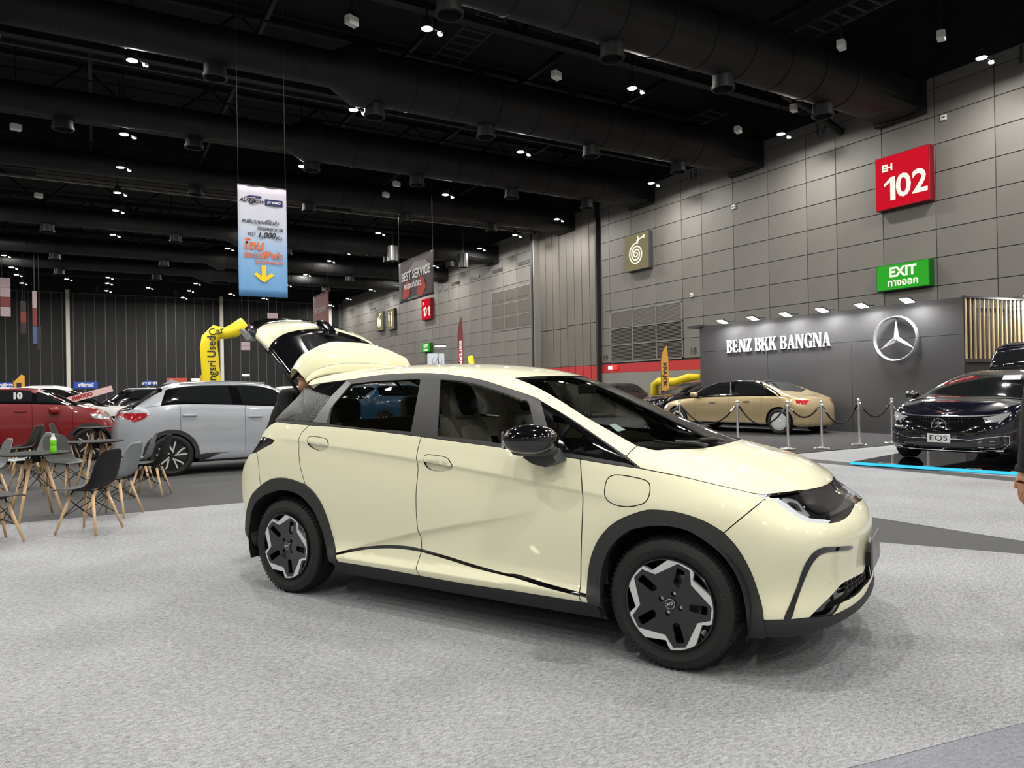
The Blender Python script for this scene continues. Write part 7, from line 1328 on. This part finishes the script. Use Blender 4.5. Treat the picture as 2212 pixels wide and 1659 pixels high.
van=dict(suv);van.update(xr=-1.9,xf=2.4,zR=1.66,zT=1.60,xT=-.9,xB=-1.7,zB=1.25,zD=1.1,bz=[1.1,1.12,1.12,1.1,1.05,1.0,.92],handles=[])
c,_=gencar('white pickup with a pink price strip, between the red and silver cars',van,(-.9,24.0),0,WHP,ra=.42,wind=[[(-1.0,1.15),(-.9,1.45),(.2,1.5),(.25,1.13)],[(.32,1.5),(.55,1.42),(.98,1.15),(.35,1.12)]])
o=MB().prism([(-.1,1.02),(1.35,1.46),(1.30,1.62),(-.15,1.19)],-1.0,-.985,'y').build('price_strip',mat('price_strip_pink',s2l(225,190,190),.6),c)
text('88000',.15,RP,o,Matrix.Translation((.60,-1.003,1.325))@Matrix.Rotation(-.295,4,'Y')@frame((0,0,0),(1,0,0),(0,0,1)),extr=.001,bold=.006,wscale=1.35,name='price_digits')
for x,y,rz,m,lb in ((2.2,27,.1,BLKP,'black car behind the white pickup, left of the silver car'),(3.4,31,.2,WHP,'small far white car behind the orange notice board'),(-4.6,30,0,GREYP,'grey car parked far behind the red car'),
        (8.6,22,.3,TEAL,'teal car seen through the windows of the silver car'),(7.5,29,.1,WHP,'white car far behind the roof of the silver car'),(17.2,29.5,2.6,GREYP,'grey car behind the windscreen of the cream car'),(13.9,23.6,.2,mat('blue_paint',s2l(25,90,190),.3,coat=1),'blue car seen through the front side window of the cream car')):
    c,_=gencar(lb,dict(suv),(x,y),rz,m,ra=.41,wind='body' if False else [[(-1.42,1.255),(-1.22,1.44),(-.44,1.495),(-.40,1.16)],[(-.30,1.495),(.36,1.40),(.85,1.16),(-.22,1.145)]],clad=CLAD)
t=MB().rbox(-.3,.3,-.02,.02,0,.25,.005).build('notice_board',mat('orange_notice',s2l(200,80,60),.6),loc=(2.35,26,1.62)); tag(t,'small orange notice board over the black car left of the silver car','sign'); MB().tube([(0,0.03,0),(0,.03,-1.62)],.02,6).build('notice_pole',SGREY,t)
# ================================================================== dining chairs, tables, small things
WOOD=mat('beech_leg',s2l(214,180,138),.45,noise=(12,.12)); WIRE=mat('black_wire',(.01,.01,.01),.4,metal=.5)
SHELLS={'black':mat('shell_black',(.007,.007,.0075),.6,spec=.3),'dark':mat('shell_dark_grey',(.040,.042,.043),.55),'silver':mat('shell_silver_grey',(.20,.225,.235),.38,metal=.3)}
def shellmesh(m):
    # profile from front lip to top of the back: (x, z, half width, side lift)
    pr=[(.235,.425,.185,.0),(.22,.440,.205,.004),(.12,.432,.225,.014),(.0,.422,.228,.024),(-.10,.425,.222,.035),(-.17,.455,.212,.045),(-.205,.52,.205,.040),(-.225,.62,.202,.03),(-.245,.72,.19,.018),(-.262,.79,.155,.008),(-.268,.818,.10,.003)]
    V=[];F=[];n=12
    for i,(x,z,w,l) in enumerate(pr):
        a=pr[max(i-1,0)];b=pr[min(i+1,len(pr)-1)];t=Vector((b[0]-a[0],0,b[1]-a[1])).normalized(); nn=Vector((-t.z,0,t.x)); nn=-nn if nn.z<0 or (abs(nn.z)<.2 and nn.x<0) else nn
        nn=Vector((abs(t.z),0,abs(t.x)))
        for k in range(n+1):
            s=-1+2*k/n; ww=w*math.copysign(abs(s)**.92,s); h=l*abs(s)**3; V.append((x+nn.x*h,ww,z+nn.z*h))
    for i in range(len(pr)-1):
        for k in range(n): a=i*(n+1)+k; F.append((a,a+1,a+n+2,a+n+1))
    me=mesh('seat_shell',V,F,True); me.materials.append(m); return me
def make_chair(col):
    c=empty('dining_chair'); o=link('seat_shell',shellmesh(SHELLS[col]),None,c); md=o.modifiers.new('s','SUBSURF'); md.levels=1; md.render_levels=1; md=o.modifiers.new('t','SOLIDIFY'); md.thickness=.006
    for sx in (1,-1):
        for sy in (1,-1):
            MB().tube([(sx*.115-.01,sy*.105,.375),(sx*.215-.01,sy*.205,.0)],[.017,.0115],10).build('leg',WOOD,c,smooth=True)
            MB().tube([(sx*.10-.01,sy*.09,.42),(sx*.115-.01,sy*.105,.37)],.008,6).build('leg_mount',WIRE,c)
    L=lambda sx,sy,z:((sx*(.115+.10*(.375-z)/.375))-.01,sy*(.105+.10*(.375-z)/.375),z)
    for a,b,z0,z1 in (((1,1),(1,-1),.33,.16),((1,-1),(1,1),.33,.16),((-1,1),(-1,-1),.33,.16),((-1,-1),(-1,1),.33,.16),((1,1),(-1,1),.33,.16),((-1,1),(1,1),.33,.16),((1,-1),(-1,-1),.33,.16),((-1,-1),(1,-1),.33,.16)):
        MB().tube([L(*a,z0),L(*b,z1)],.0045,5).build('wire_brace',WIRE,c)
    MB().tube([(.10,.09,.415),(-.12,.09,.415),(-.12,-.09,.415),(.10,-.09,.415),(.10,.09,.415)],.007,6).build('seat_frame',WIRE,c)
    return c
protos={}
for x,y,h,col,lb in ((-.07,8.37,144,'black','black shell chair nearest the camera, seen from behind, its legs on the light carpet edge'),(.17,9.27,150,'silver','silver-grey shell chair just behind the nearest black chair'),
    (.62,10.85,160,'black','black shell chair beside the rear wheel of the silver car'),(.50,11.62,168,'silver','silver-grey shell chair next to the black one, in front of the silver car bumper'),
    (-.34,11.85,-50,'dark','dark grey shell chair facing the camera right of the green bottle'),(-.50,16.85,-15,'dark','dark grey shell chair far back, before the red car'),
    (-.86,12.75,200,'silver','silver-grey shell chair behind the table with the green bottle'),(-1.10,15.6,185,'black','black shell chair behind the table, left of the silver-grey one'),(-1.62,16.75,20,'black','black shell chair at the left edge in front of the red car'),
    (-1.12,16.25,150,'dark','dark grey chair partly hidden, leaning back before the red door'),(-1.22,11.35,200,'silver','silver-grey shell chair cut by the left edge, under the white bag'),(-.86,8.22,25,'black','black shell chair cut by the lower left edge, facing the table'),
    (.36,15.95,172,'black','black shell chair right of the farthest round table'),(.80,16.6,190,'dark','dark grey shell chair at the farthest table, half behind the silver car')):
    if col not in protos: protos[col]=make_chair(col); index_kids(); o=protos[col]
    else: o=copytree(protos[col])
    o.location=(x,y,.009 if y<9.5 else 0); o.rotation_euler=(0,0,math.radians(h)); tag(o,lb,'chair','shell chairs round the small tables')
TT=mat('dark_table_top',(.009,.009,.010),.7,spec=.15)
tb=None
for x,y,lb in ((-.58,9.6,'round black table with a green bottle on it'),(-.0,11.45,'round black table right of the one with the bottle, in front of the silver car'),(.02,16.3,'farthest round black table, in front of the red car wheel')):
    if tb is None:
        tb=empty('round_table'); MB().lathe([(0,.70),(.10,.70),(.33,.708),(.35,.716),(.348,.724),(0,.724)],40).build('table_top',TT,tb,auto=.5)
        MB().lathe([(0,.62),(.05,.62),(.05,.70),(0,.70)],14).build('hub',WIRE,tb)
        for k in range(4):
            a=PI/4+k*PI/2; MB().tube([(.09*math.cos(a),.09*math.sin(a),.66),(.30*math.cos(a),.30*math.sin(a),.0)],[.019,.014],10).build('leg',WOOD,tb,smooth=True)
            MB().tube([(.06*math.cos(a),.06*math.sin(a),.70),(.09*math.cos(a),.09*math.sin(a),.655)],.009,6).build('leg_mount',WIRE,tb)
            for z0,z1 in ((.56,.30),(.30,.56)):
                b=a+PI/2; r=lambda z:.09+.21*(.66-z)/.66; MB().tube([(r(z0)*math.cos(a),r(z0)*math.sin(a),z0),(r(z1)*math.cos(b),r(z1)*math.sin(b),z1)],.0045,5).build('wire_brace',WIRE,tb)
        index_kids(); o=tb
    else: o=copytree(tb)
    o.location=(x,y,.012); o.rotation_euler=(0,0,.3); tag(o,lb,'table','small round tables')
bt_=empty('drink_bottle',(-.41,9.52,.7245),0,'green drink bottle with a clear top standing on the nearest round table','bottle')
MB().lathe([(0,.001),(.030,.001),(.034,.01),(.034,.07),(.029,.085),(.034,.10),(.034,.15),(.028,.165),(0,.165)],20).build('green_drink',mat('green_drink',s2l(120,220,30),.2,coat=1),bt_,auto=.6)
MB().lathe([(.034,.15),(.030,.168),(.016,.19),(.014,.205),(.0,.205)],20).build('bottle_neck',mat('clear_plastic',(.75,.8,.75),.1,coat=1),bt_,smooth=True); MB().lathe([(0,.205),(.016,.205),(.016,.222),(0,.222)],16).build('cap',WHITEP,bt_)
cd=MB().rbox(-.10,.10,-.07,.07,.0,.004,.001).build('leaflet',mat('blue_leaflet',s2l(60,80,170),.4),loc=(-.1,11.45,.7245),rot=(0,0,.4)); tag(cd,'small blue leaflet lying on the second round table','leaflet')
V,F=superell((0,0,.09),(.10,.10,.10),.8,.8,16,12); V=[(a+.012*math.sin(9*c+3*b),b+.01*math.sin(11*a+8*c),c) for a,b,c in V]
bg=MB().add(V,F).build('plastic_bag',mat('white_bag',(.7,.68,.67),.35),smooth=True,loc=(-1.12,11.25,.435)); 
bg.location=(-1.28,11.2,.47); tag(bg,'white plastic bag with a red lump resting on the chair at the left edge','bag'); SE('red_contents',mat('red_stuff',s2l(150,50,50),.5),bg,(.03,-.03,.03),(.07,.07,.04),.9,.9)
# ================================================================== people
def skin(name,verts,edges,radii,m,parent=None,sub=2,root=0):
    me=bpy.data.meshes.new(name); me.from_pydata(verts,edges,[]); o=bpy.data.objects.new(name,me); COL.objects.link(o)
    md=o.modifiers.new('skin','SKIN'); 
    for i,r in enumerate(radii):
        r=(r,r) if not isinstance(r,tuple) else r
        me.skin_vertices[0].data[i].radius=r
    me.skin_vertices[0].data[root].use_root=True; md.use_smooth_shade=True
    s=o.modifiers.new('sub','SUBSURF'); s.levels=sub; s.render_levels=sub
    bpy.context.view_layer.update(); dg=bpy.context.evaluated_depsgraph_get(); m2=bpy.data.meshes.new_from_object(o.evaluated_get(dg)); bpy.data.objects.remove(o)
    m2.name=name; m2.materials.clear(); m2.polygons.foreach_set('use_smooth',[True]*len(m2.polygons)); return link(name,m2,m,parent)
SKIN=mat('skin_tone',s2l(190,140,108),.5); SUIT=mat('black_suit_cloth',(.008,.008,.009),.85); HAIR=mat('black_hair',(.010,.008,.007),.5); SHOE=mat('shoe_leather',(.01,.01,.01),.3)
def person(loc,rz,label,pose):
    p=empty('person',loc,rz,label,'person')
    J=dict(pel=(0,0,.93),wai=(.0,0,1.05),che=(.0,0,1.28),nek=(.0,0,1.44),shl=(0,.18,1.40),shr=(0,-.18,1.40),ell=(-.02,.25,1.13),elr=(-.02,-.25,1.13),wrl=(.05,.25,.90),wrr=(.05,-.25,.90),hil=(0,.09,.88),hir=(0,-.09,.88),knl=(.02,.11,.50),knr=(.02,-.11,.50),anl=(0,.12,.09),anr=(0,-.12,.09))
    J.update(pose); k=list(J); ix={n:i for i,n in enumerate(k)}
    E=[('pel','wai'),('wai','che'),('che','nek'),('che','shl'),('che','shr'),('shl','ell'),('ell','wrl'),('shr','elr'),('elr','wrr'),('pel','hil'),('pel','hir'),('hil','knl'),('knl','anl'),('hir','knr'),('knr','anr')]
    R=dict(pel=(.12,.15),wai=(.11,.14),che=(.12,.16),nek=.062,shl=.072,shr=.072,ell=.050,elr=.050,wrl=.038,wrr=.038,hil=.095,hir=.095,knl=.065,knr=.065,anl=.045,anr=.045)
    b=skin('body',[J[n] for n in k],[(ix[a],ix[c]) for a,c in E],[R[n] for n in k],SUIT,p)
    hd=Vector(J.get('head',(J['nek'][0]+.02,J['nek'][1],J['nek'][2]+.19))) if 'head' in J else Vector(J['nek'])+Vector((.03,0,.17))
    tl=pose.get('tilt',0) if False else 0
    nk=Vector(J['nek']); MB().tube([nk-(hd-nk)*.15,nk+(hd-nk)*.6],.055,14).build('neck',SKIN,b,smooth=True)
    V,F=superell((0,0,0),(.095,.075,.12),.95,.95,28,22)
    def sh(v):
        x,y,z=v
        if z<-.03: x*=1-.25*(-z-.03)/.09*(1 if x<0 else .35); y*=1-.35*(-z-.03)/.09
        if x>.06 and abs(y)<.03 and -.03<z<.03: x+=.02*(1-abs(y)/.03)*(1-abs(z)/.035)   # nose
        if x>.05 and .01<z<.045 and .015<abs(y)<.05: x-=.008                                # eye sockets
        return (x,y,z)
    R3=Matrix.Rotation(pose_tilt.get(label,0),3,'Y')
    V=[tuple(hd+R3@Vector(sh(v))) for v in V]; h=MB().add(V,F).build('head',SKIN,b,smooth=True)
    for s in (1,-1):
        SE('ear',SKIN,h,tuple(hd+R3@Vector((-.005,s*.076,0))),(.02,.008,.03),.9,.9); SE('eye',BLKP,h,tuple(hd+R3@Vector((.083,s*.032,.02))),(.006,.012,.006),1,1)
    SE('mouth',mat('lips',s2l(150,85,75),.5),h,tuple(hd+R3@Vector((.083,0,-.055))),(.008,.022,.006),1,1)
    V,F=superell((0,0,0),(.103,.086,.115),.95,.95,28,18); V=[v for v in V]; V=[tuple(hd+R3@Vector((x-.012 if x>-.02 else x-.004,y,z+.022))) if True else v for x,y,z in V]
    mbh=MB(); keep=[]
    V0,F0=superell((0,0,0),(.104,.086,.118),.95,.95,28,18)
    F1=[f for f in F0 if (sum(V0[i][0] for i in f)/4 < .045 and sum(V0[i][2] for i in f)/4>-.055) or sum(V0[i][2] for i in f)/4>.055]
    o=MB().add([tuple(hd+R3@Vector((x-.008,y,z+.012))) for x,y,z in V0],F1).build('hair',HAIR,h,smooth=True)
    # hands: palm with four fingers and a thumb
    for s,w,e in ((1,'wrl','ell'),(-1,'wrr','elr')):
        W=Vector(J[w]);d=(W-Vector(J[e])).normalized(); side=Vector((0,1,0)); side=(side-d*side.dot(d)).normalized(); fw=side.cross(d).normalized(); fw=fw if fw.x>0 else -fw
        vs=[W-d*.03,W+d*.02,W+d*.06];ed=[(0,1),(1,2)];rr=[.026,.028,.032]
        for q in range(4):
            o0=W+d*.085+fw*(.030-.020*q); ln=(.075,.083,.078,.062)[q]; i0=len(vs); inn=-side*s
            vs+=[o0,o0+d*ln*.45+inn*.006,o0+d*ln*.8+inn*.018,o0+d*ln+inn*.032];rr+=[.0105,.009,.008,.0065]; ed+=[(2,i0),(i0,i0+1),(i0+1,i0+2),(i0+2,i0+3)]
        i0=len(vs);t0=W+d*.035+fw*.032; vs+=[t0,t0+d*.03+fw*.022,t0+d*.06+fw*.026];rr+=[.013,.011,.008];ed+=[(1,i0),(i0,i0+1),(i0+1,i0+2)]
        skin('hand',[tuple(v) for v in vs],ed,rr,SKIN,b)
        MB().tube([W-d*.035,W-d*.012],[.046,.047],16).build('cuff',SUIT,b,smooth=False)
    for a in ('anl','anr'):
        x,y,z=J[a]; V,F=superell((x+.06,y,.042),(.14,.048,.042),.7,.7); MB().add(V,F).build('shoe',SHOE,b,smooth=True)
    return p
L1='person in a black suit bending at the open tailgate of the cream car'; L2='person in black long sleeves cut off by the right edge, arm and hand showing'
pose_tilt={L1:.35,L2:0}
hx=(1.359, 6.422, 0.0)
person((hx[0],hx[1],.004),-1.08807+.35,L1,dict(wai=(.06,0,1.05),che=(.19,0,1.23),nek=(.27,0,1.36),shl=(.18,.19,1.34),shr=(.18,-.19,1.34),ell=(.30,.25,1.12),elr=(.30,-.25,1.12),wrl=(.50,.20,1.02),wrr=(.50,-.20,1.02)))
person((4.15,1.64,.007),math.radians(59.8),L2,dict(ell=(-.02,.245,1.13),wrl=(.02,.25,.90)))
